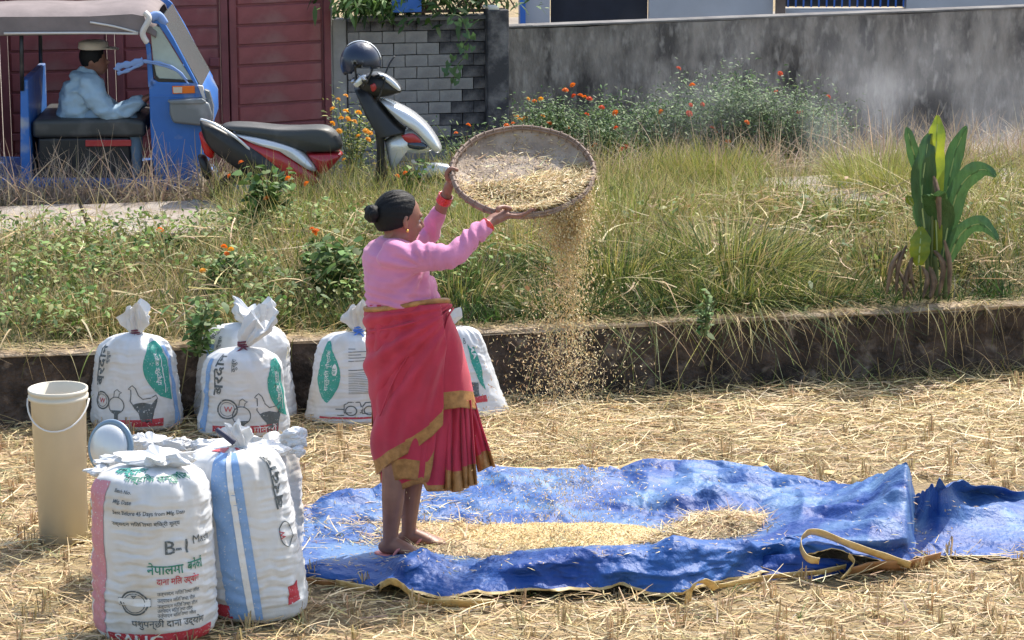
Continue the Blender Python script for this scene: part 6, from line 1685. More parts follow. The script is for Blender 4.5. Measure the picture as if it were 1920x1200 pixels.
for i in range(44):
    q = 2 * PI * i / 44 + random.uniform(-.03, .03); c = BP(BR * 1.0, q, .004); d_ = (bex * -math.sin(q) + bey * math.cos(q)); ro = bex * math.cos(q) + bey * math.sin(q)
    b = MB(); b.tube([c + ro * .015 * math.cos(w_) + bez * .017 * math.sin(w_) + d_ * .006 * math.sin(w_ / 2) for w_ in np.linspace(0, 6.28, 9)], (.002), 5, up=tuple(d_)); b.build("rim_binding", M['cane_rim'], bk)
# grain and straw in it
def inb(n, f):
    r = BR * .95 * np.sqrt(rng.random(n)); a = rng.uniform(0, 2 * np.pi, n); X_, Y_ = r * np.cos(a), r * np.sin(a)
    d = f(X_, Y_); k = rng.random(n) < d; return X_[k], Y_[k], d[k]
def gd(x, y):
    lim = .03 + .065 * sm(-.08, .2, x) + .05 * vnoise(x * 14, y * 14, 0, 3)
    return np.clip(sm(.05, -.03, y - lim + .05) * (.25 + .75 * sm(-.24, -.05, x)), 0.035, 1)
def topup(x, y): return (.055 * sm(.10, -.14, y) * sm(-.22, .05, x))
X_, Y_, d = inb(34000, gd); n = len(X_); r = np.hypot(X_, Y_)
hh = -.045 + .042 * np.clip((r / BR - .72) / .28, 0, 1) ** 1.6 + topup(X_, Y_) * rng.uniform(.2, 1, n) + .004
P = np.array(list(BC)) + X_[:, None] * np.array(list(bex)) + Y_[:, None] * np.array(list(bey)) + hh[:, None] * np.array(list(bez))
V, F, c = grains(P, .008, .020, .003, .0045, GOLD + STR, .5)
V2 = rng.random(len(P)) < .16; P2 = P[V2] + np.array(list(bez)) * .006; n2 = len(P2); az = rng.normal(0, .8, n2)
D = unit(np.cos(az)[:, None] * np.array(list(bex)) + np.sin(az)[:, None] * np.array(list(bey)) + rng.normal(.1, .2, n2)[:, None] * np.array(list(bez)))
Vs, Fs = ribbons(P2, D, rng.normal(0, .25, (n2, 3)), rng.uniform(.02, .05, n2), rng.uniform(.003, .005, n2), unit(np.stack([-np.sin(az), np.cos(az), .6 + 0 * az], -1)), 3)
# keep straws inside
stuff(mesh_np("basket_grain", np.concatenate([V, Vs]), np.concatenate([F, Fs + len(V)]), M['grain'], col=np.concatenate([c, rep(pick(STR + GOLD, n2, .2), 8)])), "unhusked rice and straw bits sliding down inside the raised basket", "grain")
# grain pouring over the near right rim and drifting left as it falls
n = 19000; t = np.where(rng.random(n) < .25, rng.random(n) * .12, rng.random(n) ** 1.55)
lip = rng.normal(-.80, .26, n); P0 = np.array([list(BP(BR, a, .0)) for a in lip])
zend = .05; drop = (P0[:, 2] - zend) * t
sp = .010 + .075 * t
P = P0.copy(); P[:, 2] -= drop
cx_ = P0[:, 0].mean(); k_ = 1 - .62 * sm(0, .14, t)
P[:, 0] = (P0[:, 0] - cx_) * k_ + cx_ + rng.normal(0, 1, n) * sp * (1 + 2.2 * (rng.random(n) < .4)) + .05 * t - .26 * (rng.random(n) ** 3) * t * 1.6
P[:, 1] += rng.normal(0, 1, n) * sp * .8
V, F, c = grains(P, .007, .014, .0028, .0048, GOLD + STR[:2] + [(.42, .30, .14)], 1.6)
m_ = rng.random(n) < .12; P3 = P[m_]; n3 = len(P3); D = unit(rng.normal(0, 1, (n3, 3)))
Vs, Fs = ribbons(P3, D, rng.normal(0, .2, (n3, 3)), rng.uniform(.012, .035, n3), rng.uniform(.002, .0035, n3), unit(rng.normal(0, 1, (n3, 3))), 2)
stuff(mesh_np("falling_grain", np.concatenate([V, Vs]), np.concatenate([F, Fs + len(V)]), M['grain'], col=np.concatenate([c, rep(pick(STR, n3, .2), 6)])), "curtain of rice grain and chaff falling from the tilted basket", "grain")
# ------------------------------------------------------------------ scooter
M['blk'] = mat("black_plastic", (.018, .018, .02), .45, var=.3, vscale=9, dust=((.12, .11, .10), 7, .55, .9))
M['seatv'] = mat("grey_black_vinyl_seat", (.045, .047, .046), .5, bump=.25, bscale=60, dust=((.15, .14, .13), 5, .5, .85))
M['silver'] = mat("silver_white_paint", (.66, .67, .69), .25, metal=.35, coat=.5)
M['redp'] = mat("red_scooter_paint", (.42, .02, .03), .3, coat=.5)
M['rub'] = mat("tyre_rubber", (.02, .02, .02), .85)
M['metal'] = mat("bare_metal", (.45, .45, .46), .35, metal=.9)
M['glass_dark'] = mat("smoked_visor", (.03, .04, .06), .12, spec=.8)
M['amber'] = mat("amber_lens", (.75, .16, .02), .2); M['clearl'] = mat("pale_lens", (.62, .52, .42), .2); M['taill'] = mat("red_lens", (.5, .01, .01), .2)
YS = 16.7
def plate(mb, pts, Y, th, m=0, crown=0.0):
    """shape with rounded section: outline in photo coordinates on the plane Y, thickness th to both sides"""
    P = smooth_path([WY(x, y, Y) for x, y in pts + [pts[0]]], 3)[:-1]; c = sum(P, Vector()) / len(P); n = len(P)
    V = []
    for dy, k in ((-th, .80), (-th * .8, .94), (-th * .3, 1.0), (th * .3, 1.0), (th * .8, .94), (th, .80)):
        V += [c + (p - c) * k + Vector((0, dy, 0)) for p in P]
    F = []
    for r in range(5):
        for i in range(n): F.append((r * n + i, r * n + (i + 1) % n, (r + 1) * n + (i + 1) % n, (r + 1) * n + i))
    # close the sides with a fan
    V += [c + Vector((0, -th * 1.05, 0)), c + Vector((0, th * 1.05, 0))]
    a = len(V) - 2
    for i in range(n): F.append((a, (i + 1) % n, i)); F.append((a + 1, 5 * n + i, 5 * n + (i + 1) % n))
    return mb.add(V, F, m)
sc_ = thing("scooter", "black silver and red scooter parked behind the marigolds with its front towards the right", "scooter", Vector((WY(610, 430, YS).x, YS, ROADZ)))
def part(name, fn, m, **k):
    b = MB(); fn(b); return b.build(name, M[m], sc_, smooth=k.get('smooth', True))
def wheel(px, name="wheel", r=.21, Y=YS, par=None, w=.05):
    par = par or sc_
    c = Vector((WY(px, 400, Y).x, Y, ROADZ + r)); b = MB()
    P = [c + Vector((r * .84 * math.cos(q), 0, r * .84 * math.sin(q))) for q in np.linspace(0, 2 * PI, 33)]
    b.tube(P, [(w * .62, r * .17)] * len(P), 10, up=(0, 1, 0)); ty = b.build("tyre", M['rub'], par, smooth=True)
    b = MB(); b.tube([c + Vector((r * .62 * math.cos(q), 0, r * .62 * math.sin(q))) for q in np.linspace(0, 2 * PI, 25)], .015, 6)
    for k in range(5):
        q = k * 2 * PI / 5; b.tube([c, c + Vector((r * .62 * math.cos(q), 0, r * .62 * math.sin(q)))], .012, 6)
    b.tube([c + Vector((0, -w, 0)), c + Vector((0, w, 0))], .03, 12); o = b.build("rim", M['metal'], ty, smooth=True); o.location = (0, 0, 0)
wheel(455); wheel(815)
part("seat", lambda b: plate(b, [(415, 236), (428, 230), (470, 231), (520, 236), (560, 237), (608, 236), (628, 245), (642, 268), (636, 280), (600, 283), (560, 278), (510, 262), (455, 248)], YS, .125), 'seatv')
part("side_panel", lambda b: plate(b, [(432, 248), (470, 258), (520, 272), (556, 288), (590, 318), (605, 345), (570, 348), (520, 318), (470, 285)], YS, .135), 'redp')
part("silver_stripe", lambda b: plate(b, [(438, 246), (480, 252), (530, 264), (568, 280), (596, 312), (588, 318), (556, 290), (515, 275), (470, 262)], YS - .02, .128), 'silver')
part("front_seat_panel", lambda b: plate(b, [(575, 284), (638, 284), (634, 300), (606, 326), (590, 305)], YS, .11), 'redp')
part("tail_panel", lambda b: plate(b, [(376, 226), (396, 228), (440, 250), (490, 280), (540, 320), (556, 345), (500, 345), (440, 310), (400, 280), (382, 255)], YS - .04, .11), 'blk')
part("grab_rail", lambda b: b.tube(smooth_path([WY(376, 224, YS - .13), WY(400, 232, YS - .15), WY(440, 256, YS - .16), WY(470, 282, YS - .14)], 5), [.010] * 16, 8), 'silver')
part("tail_light", lambda b: plate(b, [(374, 248), (386, 246), (404, 275), (400, 296), (384, 285)], YS, .07), 'taill')
part("number_holder", lambda b: plate(b, [(372, 290), (386, 295), (398, 330), (384, 332)], YS, .07), 'blk')
part("floor_board", lambda b: plate(b, [(596, 340), (700, 350), (712, 362), (700, 376), (560, 380), (540, 352)], YS, .14), 'blk')
part("engine", lambda b: (plate(b, [(440, 340), (520, 338), (560, 360), (540, 392), (460, 398), (430, 372)], YS, .09), b.tube([WY(470, 385, YS - .12), WY(400, 392, YS - .13), WY(360, 380, YS - .13)], [.02, .035, .03], 10)), 'metal')
# front: inner shield, apron, cowl
part("leg_shield", lambda b: plate(b, [(664, 160), (690, 162), (712, 190), (742, 225), (762, 246), (722, 256), (724, 330), (728, 352), (706, 356), (708, 300), (704, 240), (684, 205)], YS, .15), 'blk')
part("apron", lambda b: plate(b, [(712, 184), (730, 188), (768, 206), (800, 232), (822, 262), (828, 280), (818, 284), (802, 262), (772, 238), (738, 214)], YS, .13), 'silver')
part("apron_lower", lambda b: plate(b, [(722, 262), (752, 244), (780, 242), (806, 262), (816, 276), (790, 284), (760, 284), (742, 300), (734, 318)], YS + .01, .12), 'silver')
part("apron_inset", lambda b: plate(b, [(752, 254), (774, 250), (790, 264), (784, 272), (762, 266)], YS - .12, .012), 'redp')
part("headlight", lambda b: plate(b, [(764, 266), (792, 266), (802, 276), (786, 280), (766, 276)], YS - .10, .04), 'glass_dark')
part("handlebar_cowl", lambda b: plate(b, [(672, 150), (690, 138), (712, 136), (740, 150), (754, 168), (742, 176), (712, 180), (690, 176), (676, 166)], YS, .12), 'blk')
part("cowl_trim", lambda b: plate(b, [(706, 136), (724, 140), (742, 154), (752, 168), (744, 168), (726, 154)], YS - .10, .03), 'silver')
part("handlebar", lambda b: (b.tube([WY(684, 152, YS - .30), WY(688, 152, YS), WY(684, 152, YS + .30)], .018, 10)), 'blk')
part("brake_lever", lambda b: b.tube([WY(684, 150, YS - .31), WY(672, 140, YS - .24), WY(664, 146, YS - .16), WY(660, 154, YS - .30)], .009, 6), 'metal')
part("hand_guard", lambda b: plate(b, [(662, 158), (676, 142), (686, 140), (684, 150), (670, 164)], YS - .26, .02), 'silver')
part("badge", lambda b: plate(b, [(694, 160), (702, 156), (706, 166), (698, 172)], YS - .125, .006), 'redp')
part("fork", lambda b: (b.tube([WY(775, 300, YS - .07), WY(812, 385, YS - .08)], .018, 8), b.tube([WY(775, 300, YS + .07), WY(812, 385, YS + .08)], .018, 8)), 'metal')
part("front_fender", lambda b: plate(b, [(776, 322), (792, 308), (826, 306), (862, 316), (872, 332), (850, 330), (820, 326), (796, 334)], YS, .06), 'silver')
part("indicator", lambda b: b.ell(WY(776, 305, YS - .12), (Vector((.016, 0, -.02)), Vector((0, .02, 0)), Vector((.012, 0, .01))), 10, 6), 'clearl')
part("mirror_stalk", lambda b: b.tube(smooth_path([WY(722, 140, YS + .2), WY(730, 120, YS + .22), WY(740, 105, YS + .24)], 3), .006, 6), 'blk')
part("hub_cable", lambda b: b.tube(smooth_path([WY(700, 150, YS - .1), WY(722, 146, YS - .16), WY(708, 190, YS - .16)], 5), .006, 6), 'blk')
part("side_stand", lambda b: b.tube([WY(560, 380, YS - .1), WY(548, 434, YS - .22)], .012, 6), 'metal')

# helmet hung on the left handlebar grip
hm = thing("helmet", "dark blue and silver motorcycle helmet hung over the scooter's handlebar", "helmet", WY(676, 150, YS - .2))
hcn = WY(676, 117, YS - .14); k = .128; hb = MB(); n_, kk = 40, 26; V = []; F = []
for i in range(kk + 1):
    ph = -PI / 2 + PI * i / kk
    for j in range(n_):
        th = 2 * PI * j / n_; x_, y_, z_ = math.cos(ph) * math.cos(th), math.cos(ph) * math.sin(th), math.sin(ph)
        V.append((hcn.x + k * 1.04 * x_, hcn.y + k * .92 * y_, hcn.z + k * 1.08 * z_))
for i in range(kk):
    for j in range(n_):
        ph = -PI / 2 + PI * (i + .5) / kk; th = 2 * PI * (j + .5) / n_; z_ = math.sin(ph); x_ = math.cos(ph) * math.cos(th); y_ = math.cos(ph) * math.sin(th)
        if z_ < -.30 - .28 * x_ * -1 and z_ < -.25: continue
        if x_ > -.25 and x_ < .75 and y_ < 0 and z_ < .02 - .35 * x_ and z_ > -.9: continue
        a = i * n_ + j; b_ = i * n_ + (j + 1) % n_; F.append((a, b_, b_ + n_, a + n_))
hb.add(V, F)
M['helm'] = mat("dark_blue_helmet_shell", (.010, .018, .045), .35, col2=(.16, .17, .19), vscale=5, thresh=(.52, .58), coat=.25)
o = hb.build("shell", M['helm'], hm, smooth=True); s_ = o.modifiers.new("thick", 'SOLIDIFY'); s_.thickness = .022; s_.offset = -1
b = MB(); b.tube([(hcn.x + k * 1.05 * math.cos(q), hcn.y - .005 - .02 * 0, hcn.z + k * 1.09 * math.sin(q)) for q in np.linspace(.15, PI * .72, 16)], [(.018, .004)] * 16, 8, up=(0, 1, 0)); b.build("stripe", M['silver'], hm, smooth=True)
b = MB(); b.tube(smooth_path([hcn + Vector((-.03, -.105, -.0)), hcn + Vector((-.02, -.09, -.10)), hcn + Vector((.01, -.06, -.16)), hcn + Vector((.05, -.09, -.10)), hcn + Vector((.085, -.08, -.03))], 4), .007, 6); b.build("chin_strap", M['blk'], hm, smooth=True)

# ------------------------------------------------------------------ blue three wheeler
M['tblue'] = mat("worn_blue_paint", (.030, .155, .50), .5, var=.15, vscale=5, coat=.1, dust=((.34, .36, .40), 7, .54, .74))
M['canvas'] = mat("faded_grey_canvas", (.23, .19, .185), .9, var=.25, vscale=5, bump=.3, bscale=40)
M['piping'] = mat("white_piping", (.62, .58, .54), .7); M['pglass'] = mat("dusty_window_glass", (.42, .50, .46), .25, var=.25, vscale=4, spec=.7, bump=.1, bscale=3)
M['greyp'] = mat("grey_plastic_housing", (.15, .17, .18), .4, coat=.3, dust=((.34, .35, .36), 5, .55, .8)); M['ribbon'] = mat("pale_blue_ribbon", (.28, .42, .72), .6, trans=.3)
YT = 17.1; TW = 1.05
tk = thing("three_wheeler", "blue three wheeled auto rickshaw with a grey canvas hood, parked facing right before the gate", "auto rickshaw", Vector((WY(150, 390, YT).x, YT + .5, ROADZ)))
def tp_(name, pts, y0, y1, m, bevel=.02, curve=False, parent=None):
    b = MB(); P = [WY(x, y, YT) + Vector((0, y0, 0)) for x, y in pts]; b.poly(P, (0, y1 - y0, 0)); o = b.build(name, M[m], parent or tk, bevel=bevel); 
    if parent is not None: o.location = (0, 0, 0)
    return o
# front cowl, narrowing to the nose: stacked slices across the width
def cowl(name, prof, m):
    """prof: side outline in photo coordinates; slices across the width pull the nose back at the sides"""
    P = smooth_path([WY(x, y, YT) for x, y in prof], 2); n = len(P); xb = WY(272, 200, YT).x
    V = []; F = []; ks = np.linspace(0, 1, 13)
    for t in ks:
        q = (t - .5) * 2; s = 1 - .30 * abs(q) ** 3
        s = s / .70 if False else s
        for p in P:
            dx = (p.x - xb); V.append((xb + dx * (s / .86 if s < 1 else 1 / .86) * .86 / .70 * (.70 if True else 1), YT + TW * t, p.z))
    for i in range(len(ks) - 1):
        for j in range(n): F.append((i * n + j, i * n + (j + 1) % n, (i + 1) * n + (j + 1) % n, (i + 1) * n + j))
    F.append(tuple(range(n - 1, -1, -1))); F.append(tuple(range((len(ks) - 1) * n, len(ks) * n)))
    return MB().add(V, F).build(name, M[m], tk, bevel=.02)
tp_("front_body", [(270, 150), (278, 150), (289, 154), (357, 157), (366, 166), (373, 178), (376, 200), (377, 236), (372, 262), (371, 300), (367, 340), (360, 356), (288, 360), (283, 340), (277, 300), (273, 240)], 0, .10, 'tblue', .012)
tp_("front_panel", [(352, 160), (368, 165), (385, 200), (386, 240), (378, 262), (376, 320), (364, 352), (300, 356), (300, 345), (350, 340), (356, 260)], .09, TW - .09, 'tblue', .02)
tp_("front_body", [(270, 150), (278, 150), (289, 154), (357, 157), (366, 166), (373, 178), (376, 200), (377, 236), (372, 262), (371, 300), (367, 340), (360, 356), (288, 360), (283, 340), (277, 300), (273, 240)], TW - .10, TW, 'tblue', .012)
tp_("crease", [(272, 180), (372, 181), (373, 184), (272, 183)], -.004, .0, 'tblue', .0)
tp_("door_pillar", [(262, 70), (273, 85), (279, 150), (283, 165), (269, 165), (266, 100)], 0, .05, 'tblue', .008)
tp_("door_pillar", [(262, 70), (273, 85), (279, 150), (283, 165), (269, 165), (266, 100)], TW - .05, TW, 'tblue', .008)
tp_("windscreen_frame", [(270, 26), (280, 22), (292, 32), (316, 72), (340, 118), (362, 160), (356, 161), (335, 122), (310, 80), (288, 46), (276, 44)], .0, .035, 'tblue', .006)
tp_("windscreen_frame", [(270, 26), (280, 22), (292, 32), (316, 72), (340, 118), (362, 160), (356, 161), (335, 122), (310, 80), (288, 46), (276, 44)], TW - .035, TW, 'tblue', .006)
tp_("side_window", [(273, 56), (282, 50), (290, 52), (312, 88), (334, 124), (352, 152), (292, 151), (284, 142), (278, 110)], .012, .02, 'pglass', .0)
tp_("window_seal", [(288, 148), (355, 152), (356, 156), (286, 155), (280, 144), (276, 120), (279, 119), (283, 140)], .004, .03, 'blk', .0)
M['wscr'] = mat("dark_windscreen", (.13, .15, .15), .15, spec=.7)
tp_("windscreen", [(290, 36), (294, 34), (368, 166), (362, 166)], .036, TW - .036, 'wscr', .0)
tp_("dashboard", [(300, 160), (362, 160), (366, 176), (300, 176)], .1, TW - .1, 'blk', .01)
tp_("indicator", [(314, 162), (356, 162), (357, 176), (315, 177)], -.014, .0, 'amber', .004)
tp_("indicator_lens", [(316, 164), (333, 164), (333, 175), (317, 175)], -.018, -.014, 'clearl', .0)
hl_ = tp_("headlight_housing", [(310, 190), (372, 188), (384, 192), (390, 216), (384, 238), (368, 236), (316, 230), (310, 212)], -.07, .10, 'greyp', .022)
tp_("headlight_trim", [(306, 187), (372, 184), (380, 190), (372, 194), (312, 194)], -.08, .06, 'greyp', .008)
tp_("mirror_bracket", [(374, 168), (384, 172), (392, 200), (390, 240), (384, 238), (382, 200)], -.03, .04, 'greyp', .008)
tp_("grab_bar", [(362, 160), (372, 162), (378, 190), (374, 192)], -.03, .0, 'piping', .006)
# hood
hd = [(-330, 60), (-300, 34), (-200, 28), (160, 22), (248, 17), (268, 20), (276, 30), (272, 50), (262, 72), (254, 62), (248, 50), (160, 46), (-250, 60), (-290, 120), (-320, 120)]
b = MB(); P0 = [(-330, 90), (-318, 50), (-290, 32), (-200, 26), (0, 24), (160, 22), (248, 17), (270, 21), (284, 30)]
top_ = smooth_path([WY(x, y, YT) for x, y in P0], 3); V = []; F = []; m1 = 15
for i in range(m1):
    q = i / (m1 - 1) * 2 - 1; dz = -.16 * abs(q) ** 3.5; ins = .0
    for p in top_: V.append((p.x, YT + TW / 2 + q * (TW / 2 + .03), p.z + dz + .02 + .01 * math.sin(p.x * 9) * (1 - abs(q))))
n = len(top_)
for i in range(m1 - 1):
    for j in range(n - 1): F.append((i * n + j, i * n + j + 1, (i + 1) * n + j + 1, (i + 1) * n + j))
o = b.add(V, F).build("hood", M['canvas'], tk, smooth=True); s_ = o.modifiers.new("thick", 'SOLIDIFY'); s_.thickness = .012
tp_("hood_side", [(-318, 58), (-200, 34), (0, 30), (160, 30), (240, 26), (262, 30), (268, 50), (262, 72), (252, 62), (160, 62), (-240, 66), (-262, 150), (-318, 150)], -.03, -.02, 'canvas', .0)
tp_("hood_side", [(-318, 58), (-200, 34), (0, 30), (160, 30), (240, 26), (262, 30), (268, 50), (262, 72), (252, 62), (160, 62), (-240, 66), (-262, 150), (-318, 150)], TW + .02, TW + .03, 'canvas', .0)
b = MB(); b.tube(smooth_path([WY(0, 62, YT - .04), WY(160, 62, YT - .04), WY(250, 64, YT - .04)], 4), .008, 6); b.build("hood_piping", M['piping'], tk, smooth=True)
b = MB(); b.tube(smooth_path([WY(160, 42, YT - .04), WY(205, 50, YT - .04), WY(250, 62, YT - .04)], 4), .007, 6); b.build("hood_piping", M['piping'], tk, smooth=True)
b = MB(); b.tube(smooth_path([WY(262, 24, YT - .04), WY(270, 36, YT - .045), WY(258, 62, YT - .045), WY(266, 80, YT - .03)], 5), [(.035, .02)] * 16, 8, up=(0, 1, 0)); b.build("hood_corner", M['piping'], tk, smooth=True)
b = MB(); b.tube(smooth_path([WY(274, 34, YT - .02), WY(288, 30, YT + .0), WY(300, 46, YT + .02)], 4), [(.02, .03)] * 9, 8, up=(0, 1, 0)); b.build("front_pillar_cap", M['ribbon'], tk, smooth=True)
# floor, rear body, bench, wheels
tp_("floor", [(-310, 330), (300, 340), (300, 356), (-310, 352)], .02, TW - .02, 'tblue', .01)
tp_("rear_body", [(-330, 190), (-230, 190), (-60, 200), (-60, 345), (-330, 345)], 0, TW, 'tblue', .04)
tp_("seat_box", [(60, 262), (232, 262), (238, 345), (60, 345)], .1, TW - .1, 'blk', .02)
tp_("seat_cushion", [(50, 228), (225, 226), (262, 232), (262, 262), (50, 262)], .08, TW - .08, 'seatv', .03)
tp_("seat_trim", [(150, 266), (236, 266), (236, 278), (150, 278)], .075, .095, 'redp', .004)
tp_("rear_seat", [(-210, 215), (-80, 215), (-80, 262), (-210, 262)], .1, TW - .1, 'seatv', .03)
tp_("rear_seat_back", [(-240, 110), (-205, 110), (-190, 220), (-240, 220)], .1, TW - .1, 'seatv', .03)
tp_("bulkhead", [(30, 150), (44, 150), (50, 340), (30, 340)], .03, TW - .03, 'tblue', .01)
for px_ in (-255, 34):
    for yy in (.02, TW - .02):
        b = MB(); b.tube([WY(px_, 170, YT) + Vector((0, yy, 0)), WY(px_ - 2, 40, YT) + Vector((0, yy, 0))], .014, 8); b.build("hood_post", M['blk'], tk, smooth=True)
def twheel(px, yy, r=.2):
    c = Vector((WY(px, 300, YT).x, YT + yy, ROADZ + r)); b = MB(); P = [c + Vector((r * .8 * math.cos(q), 0, r * .8 * math.sin(q))) for q in np.linspace(0, 2 * PI, 33)]
    b.tube(P, [(.05, r * .2)] * 33, 10, up=(0, 1, 0)); ty = b.build("wheel", M['rub'], tk, smooth=True)
    b = MB(); lathe(b, c, [(0, .03), (.05, .035), (.09, .02), (r * .62, .03), (r * .62, -.03), (0, -.03)], 24, (Vector((1, 0, 0)), Vector((0, 0, 1)), Vector((0, -1, 0)))); o = b.build("rim", M['greyp'], ty, smooth=True); o.location = (0, 0, 0)
twheel(-200, .06); twheel(-200, TW - .06); twheel(345, TW / 2, .18)
tp_("front_fender", [(296, 352), (312, 332), (352, 326), (384, 338), (396, 360), (388, 362), (350, 345), (310, 352)], TW / 2 - .1, TW / 2 + .1, 'tblue', .012)
tk.rotation_euler.z = rad(3.2)
# ribbon tied round the pillar
rb_ = thing("ribbon", "pale blue cloth ribbon tied from the three wheeler's pillar across its side window", "ribbon", WY(270, 125, YT - .03))
b = MB()
for pts, w in (([(219, 132), (224, 124), (245, 120), (268, 113)], .022), ([(220, 138), (240, 132), (268, 118)], .012), ([(268, 114), (300, 118), (330, 130), (350, 150)], .009), ([(268, 116), (300, 122), (332, 134), (354, 158)], .006)):
    P = smooth_path([WY(x, y, YT - .025) for x, y in pts], 5); b.tube(P, [(.006, w * (1 + .25 * math.sin(i * 1.7))) for i in range(len(P))], 8, up=(0, 1, 0))
b.build("strip", M['ribbon'], rb_, smooth=True)

# driver
dr = thing("person", "driver in a pale blue shirt and flat cream cap seated in the blue three wheeler", "person", WY(160, 232, YT + .45))
YD = YT + .35
M['shirt'] = mat("pale_blue_shirt", (.36, .50, .62), .85, var=.12, vscale=9, bump=.35, bscale=30, bdist=.01); M['trou'] = mat("blue_grey_trousers", (.25, .36, .48), .85, var=.2, vscale=8)
M['cap'] = mat("cream_cap", (.60, .53, .45), .8, var=.15)
b = MB()
hd_ = WY(176, 112, YD); b.ell(hd_, ((.085, 0, 0), (0, .07, 0), (0, 0, .105)), 20, 14); b.ell(hd_ + Vector((.035, 0, -.05)), ((.055, 0, 0), (0, .05, 0), (0, 0, .055)), 16, 10)
b.tube([hd_ + Vector((.075, 0, .01)), hd_ + Vector((.102, 0, -.02)), hd_ + Vector((.085, 0, -.03))], [.009, .014, .01], 8)
b.ell(hd_ + Vector((.082, 0, -.055)), ((.014, 0, 0), (0, .024, 0), (0, 0, .008)), 10, 6)
for sg in (-1, 1): b.ell(hd_ + Vector((-.01, sg * .07, -.01)), ((.016, 0, 0), (0, .01, 0), (0, 0, .026)), 10, 6)
b.tube([WY(168, 125, YD), WY(160, 150, YD)], [.05, .055], 14)
sN, eN, wN = WY(170, 158, YD - .17), WY(205, 212, YD - .20), WY(262, 190, YD - .16)
sF, eF, wF = WY(172, 158, YD + .17), WY(215, 212, YD + .2), WY(268, 186, YD + .16)
for a_, e_, w_ in ((sN, eN, wN), (sF, eF, wF)):
    limb(b, [a_, e_, w_], [.05, .04, .027]); d = (w_ - e_).normalized(); b.tube([w_, w_ + d * .04, w_ + d * .08], [(.022, .026), (.020, .038), (.014, .036)], 12, up=(0, 0, 1))
    for k_ in range(4): fing(b, [w_ + d * .075 + Vector((0, -.027 + .018 * k_, 0)), w_ + d * .105 + Vector((0, -.027 + .018 * k_, 0)), w_ + d * .115 + Vector((0, -.027 + .018 * k_, -.03))], .0095, .008)
    fing(b, [w_ + d * .03 + Vector((0, -.03, .0)), w_ + d * .07 + Vector((0, -.045, .012)), w_ + d * .10 + Vector((0, -.035, .006))], .011, .009)
b.tube([WY(160, 150, YD), WY(150, 200, YD), WY(148, 240, YD)], [(.09, .16), (.11, .16), (.11, .16)], 18, up=(1, 0, 0))
for sg in (-1, 1):
    h_ = WY(150, 228, YD + sg * .09); kn = WY(235, 222, YD + sg * .12); an = WY(250, 325, YD + sg * .11)
    limb(b, [h_, kn, an], [.08, .055, .035]); b.tube([an, an + Vector((.10, 0, -.03)), an + Vector((.18, 0, -.035))], [.035, .035, .022], 10)
remeshed(b.build("body", M['skin'], dr), .009, 3)
b = MB(); b.tube(smooth_path([WY(168, 134, YD), WY(162, 150, YD), WY(152, 185, YD), WY(146, 236, YD)], 4), [(.06, .07)] * 3 + [(.10, .18)] * 3 + [(.135, .19)] * 7, 24, up=(1, 0, 0))
for y_ in (-1, 1):
    b.ell(WY(168, 160, YD + y_ * .15), ((.085, 0, 0), (0, .075, 0), (0, 0, .075)), 16, 10)
limb(b, [WY(166, 160, YD - .165), eN, sl(eN, wN, .9)], [.076, .064, .046], 16); limb(b, [WY(166, 160, YD + .165), eF, sl(eF, wF, .9)], [.076, .064, .046], 16)
b.tube([WY(167, 128, YD), WY(166, 136, YD)], [.062, .068], 18)
o = b.build("shirt", M['shirt'], dr); remeshed(o, .009, 4)
me = o.data; co = np.zeros(len(me.vertices) * 3, dtype=np.float32); me.vertices.foreach_get("co", co); co = co.reshape(-1, 3).astype(float); nr_ = np.zeros(len(me.vertices) * 3, dtype=np.float32); me.vertices.foreach_get("normal", nr_); nr_ = nr_.reshape(-1, 3)
co += nr_ * ((.016 * (1 - 2 * np.abs(vnoise(co[:, 0] * 9 + co[:, 2] * 9, co[:, 1] * 8, co[:, 2] * 14 - co[:, 0] * 5, 71))) + .010 * vnoise(co[:, 0] * 22, co[:, 1] * 22, co[:, 2] * 30, 72))[:, None])
me.vertices.foreach_set("co", co.astype(np.float32).ravel()); me.update()
b = MB()
for sg in (-1, 1): limb(b, [WY(148, 228, YD + sg * .09), WY(238, 222, YD + sg * .12), WY(250, 318, YD + sg * .11)], [.10, .075, .06], 14)
remeshed(b.build("trousers", M['trou'], dr), .013, 4)
b = MB(); b.ell(hd_ + Vector((-.012, 0, .02)), ((.09, 0, 0), (0, .078, 0), (0, 0, .095)), 20, 12); b.build("hair", M['hair'], dr, smooth=True)
b = MB(); cc_ = hd_ + Vector((-.0, 0, .085)); lathe(b, cc_, [(0, .05), (.07, .048), (.10, .035), (.105, .0), (.10, -.01), (0, -.008)], 26); b.tube([cc_ + Vector((.06, 0, -.002)), cc_ + Vector((.14, 0, -.006)), cc_ + Vector((.17, 0, -.012))], [(.008, .08), (.006, .075), (.004, .04)], 14, up=(0, 0, 1)); b.build("cap", M['cap'], dr, smooth=True)

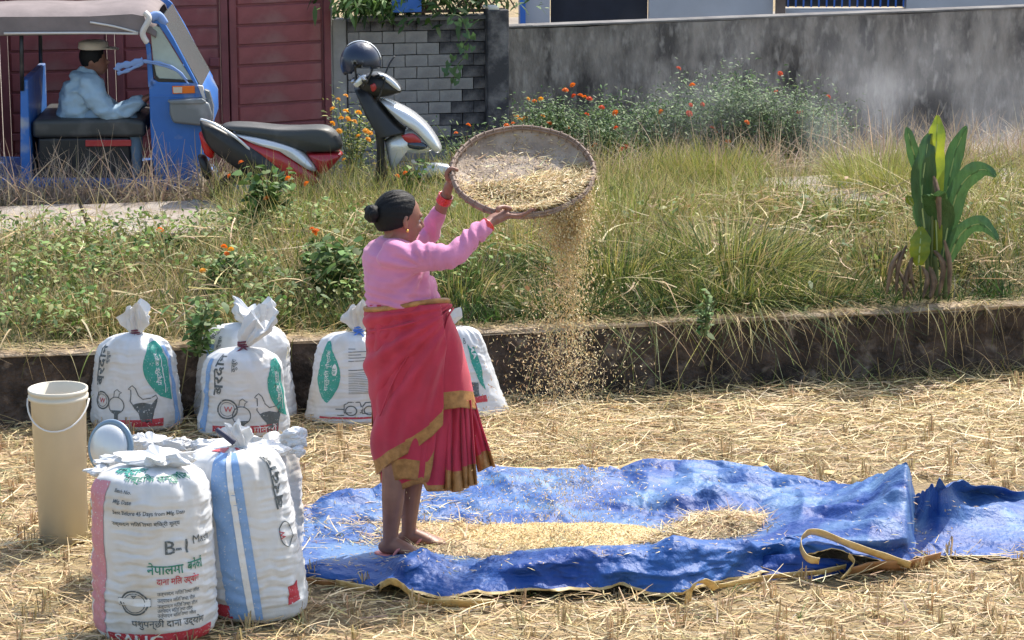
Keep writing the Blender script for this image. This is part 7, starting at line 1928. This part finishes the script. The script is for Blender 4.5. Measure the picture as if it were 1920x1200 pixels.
# ------------------------------------------------------------------ smoke drifting before the long wall
b = MB(); b.abox(.75, 5.2, 18.2, 19.55, ROADZ + .02, 1.55)
sv_ = bpy.data.materials.new("drifting_smoke"); sv_.use_nodes = True; nt = sv_.node_tree; nt.nodes.clear()
out = nt.nodes.new("ShaderNodeOutputMaterial"); pv = nt.nodes.new("ShaderNodeVolumePrincipled"); pv.inputs["Color"].default_value = (.85, .87, .92, 1); pv.inputs["Anisotropy"].default_value = .2
tc = nt.nodes.new("ShaderNodeTexCoord"); nz = nt.nodes.new("ShaderNodeTexNoise"); nz.inputs["Scale"].default_value = 1.7; nz.inputs["Detail"].default_value = 3; nz.inputs["Distortion"].default_value = .8
mr = nt.nodes.new("ShaderNodeMapRange"); mr.inputs[1].default_value = .46; mr.inputs[2].default_value = .72; mr.inputs[3].default_value = 0; mr.inputs[4].default_value = 1.0
sp2 = nt.nodes.new("ShaderNodeSeparateXYZ"); g1 = nt.nodes.new("ShaderNodeMapRange"); g1.inputs[1].default_value = .15; g1.inputs[2].default_value = .40; g1.inputs[3].default_value = 0; g1.inputs[4].default_value = 1
tg = nt.nodes.new("ShaderNodeMapRange"); tg.inputs[1].default_value = .95; tg.inputs[2].default_value = .45; tg.inputs[3].default_value = 0; tg.inputs[4].default_value = 1
lg = nt.nodes.new("ShaderNodeMapRange"); lg.inputs[1].default_value = 0; lg.inputs[2].default_value = .15; rg = nt.nodes.new("ShaderNodeMapRange"); rg.inputs[1].default_value = 1; rg.inputs[2].default_value = .85
m1 = nt.nodes.new("ShaderNodeMath"); m1.operation = 'MULTIPLY'; m2 = nt.nodes.new("ShaderNodeMath"); m2.operation = 'MULTIPLY'; m3 = nt.nodes.new("ShaderNodeMath"); m3.operation = 'MULTIPLY'; m4 = nt.nodes.new("ShaderNodeMath"); m4.operation = 'MULTIPLY'; m4.inputs[1].default_value = .32
L = nt.links
L.new(tc.outputs["Object"], nz.inputs["Vector"]); L.new(nz.outputs["Fac"], mr.inputs[0]); L.new(tc.outputs["Generated"], sp2.inputs[0]); L.new(sp2.outputs[2], tg.inputs[0]); L.new(sp2.outputs[0], lg.inputs[0]); L.new(sp2.outputs[0], rg.inputs[0])
L.new(mr.outputs[0], m1.inputs[0]); L.new(tg.outputs[0], m1.inputs[1]); L.new(m1.outputs[0], m2.inputs[0]); L.new(lg.outputs[0], m2.inputs[1]); L.new(m2.outputs[0], m3.inputs[0]); L.new(rg.outputs[0], m3.inputs[1]); L.new(m3.outputs[0], m4.inputs[0]); L.new(m4.outputs[0], pv.inputs["Density"]); L.new(pv.outputs[0], out.inputs["Volume"])
so_ = b.build("smoke", sv_); stuff(so_, "thin grey smoke drifting in front of the long black stained wall", "smoke")
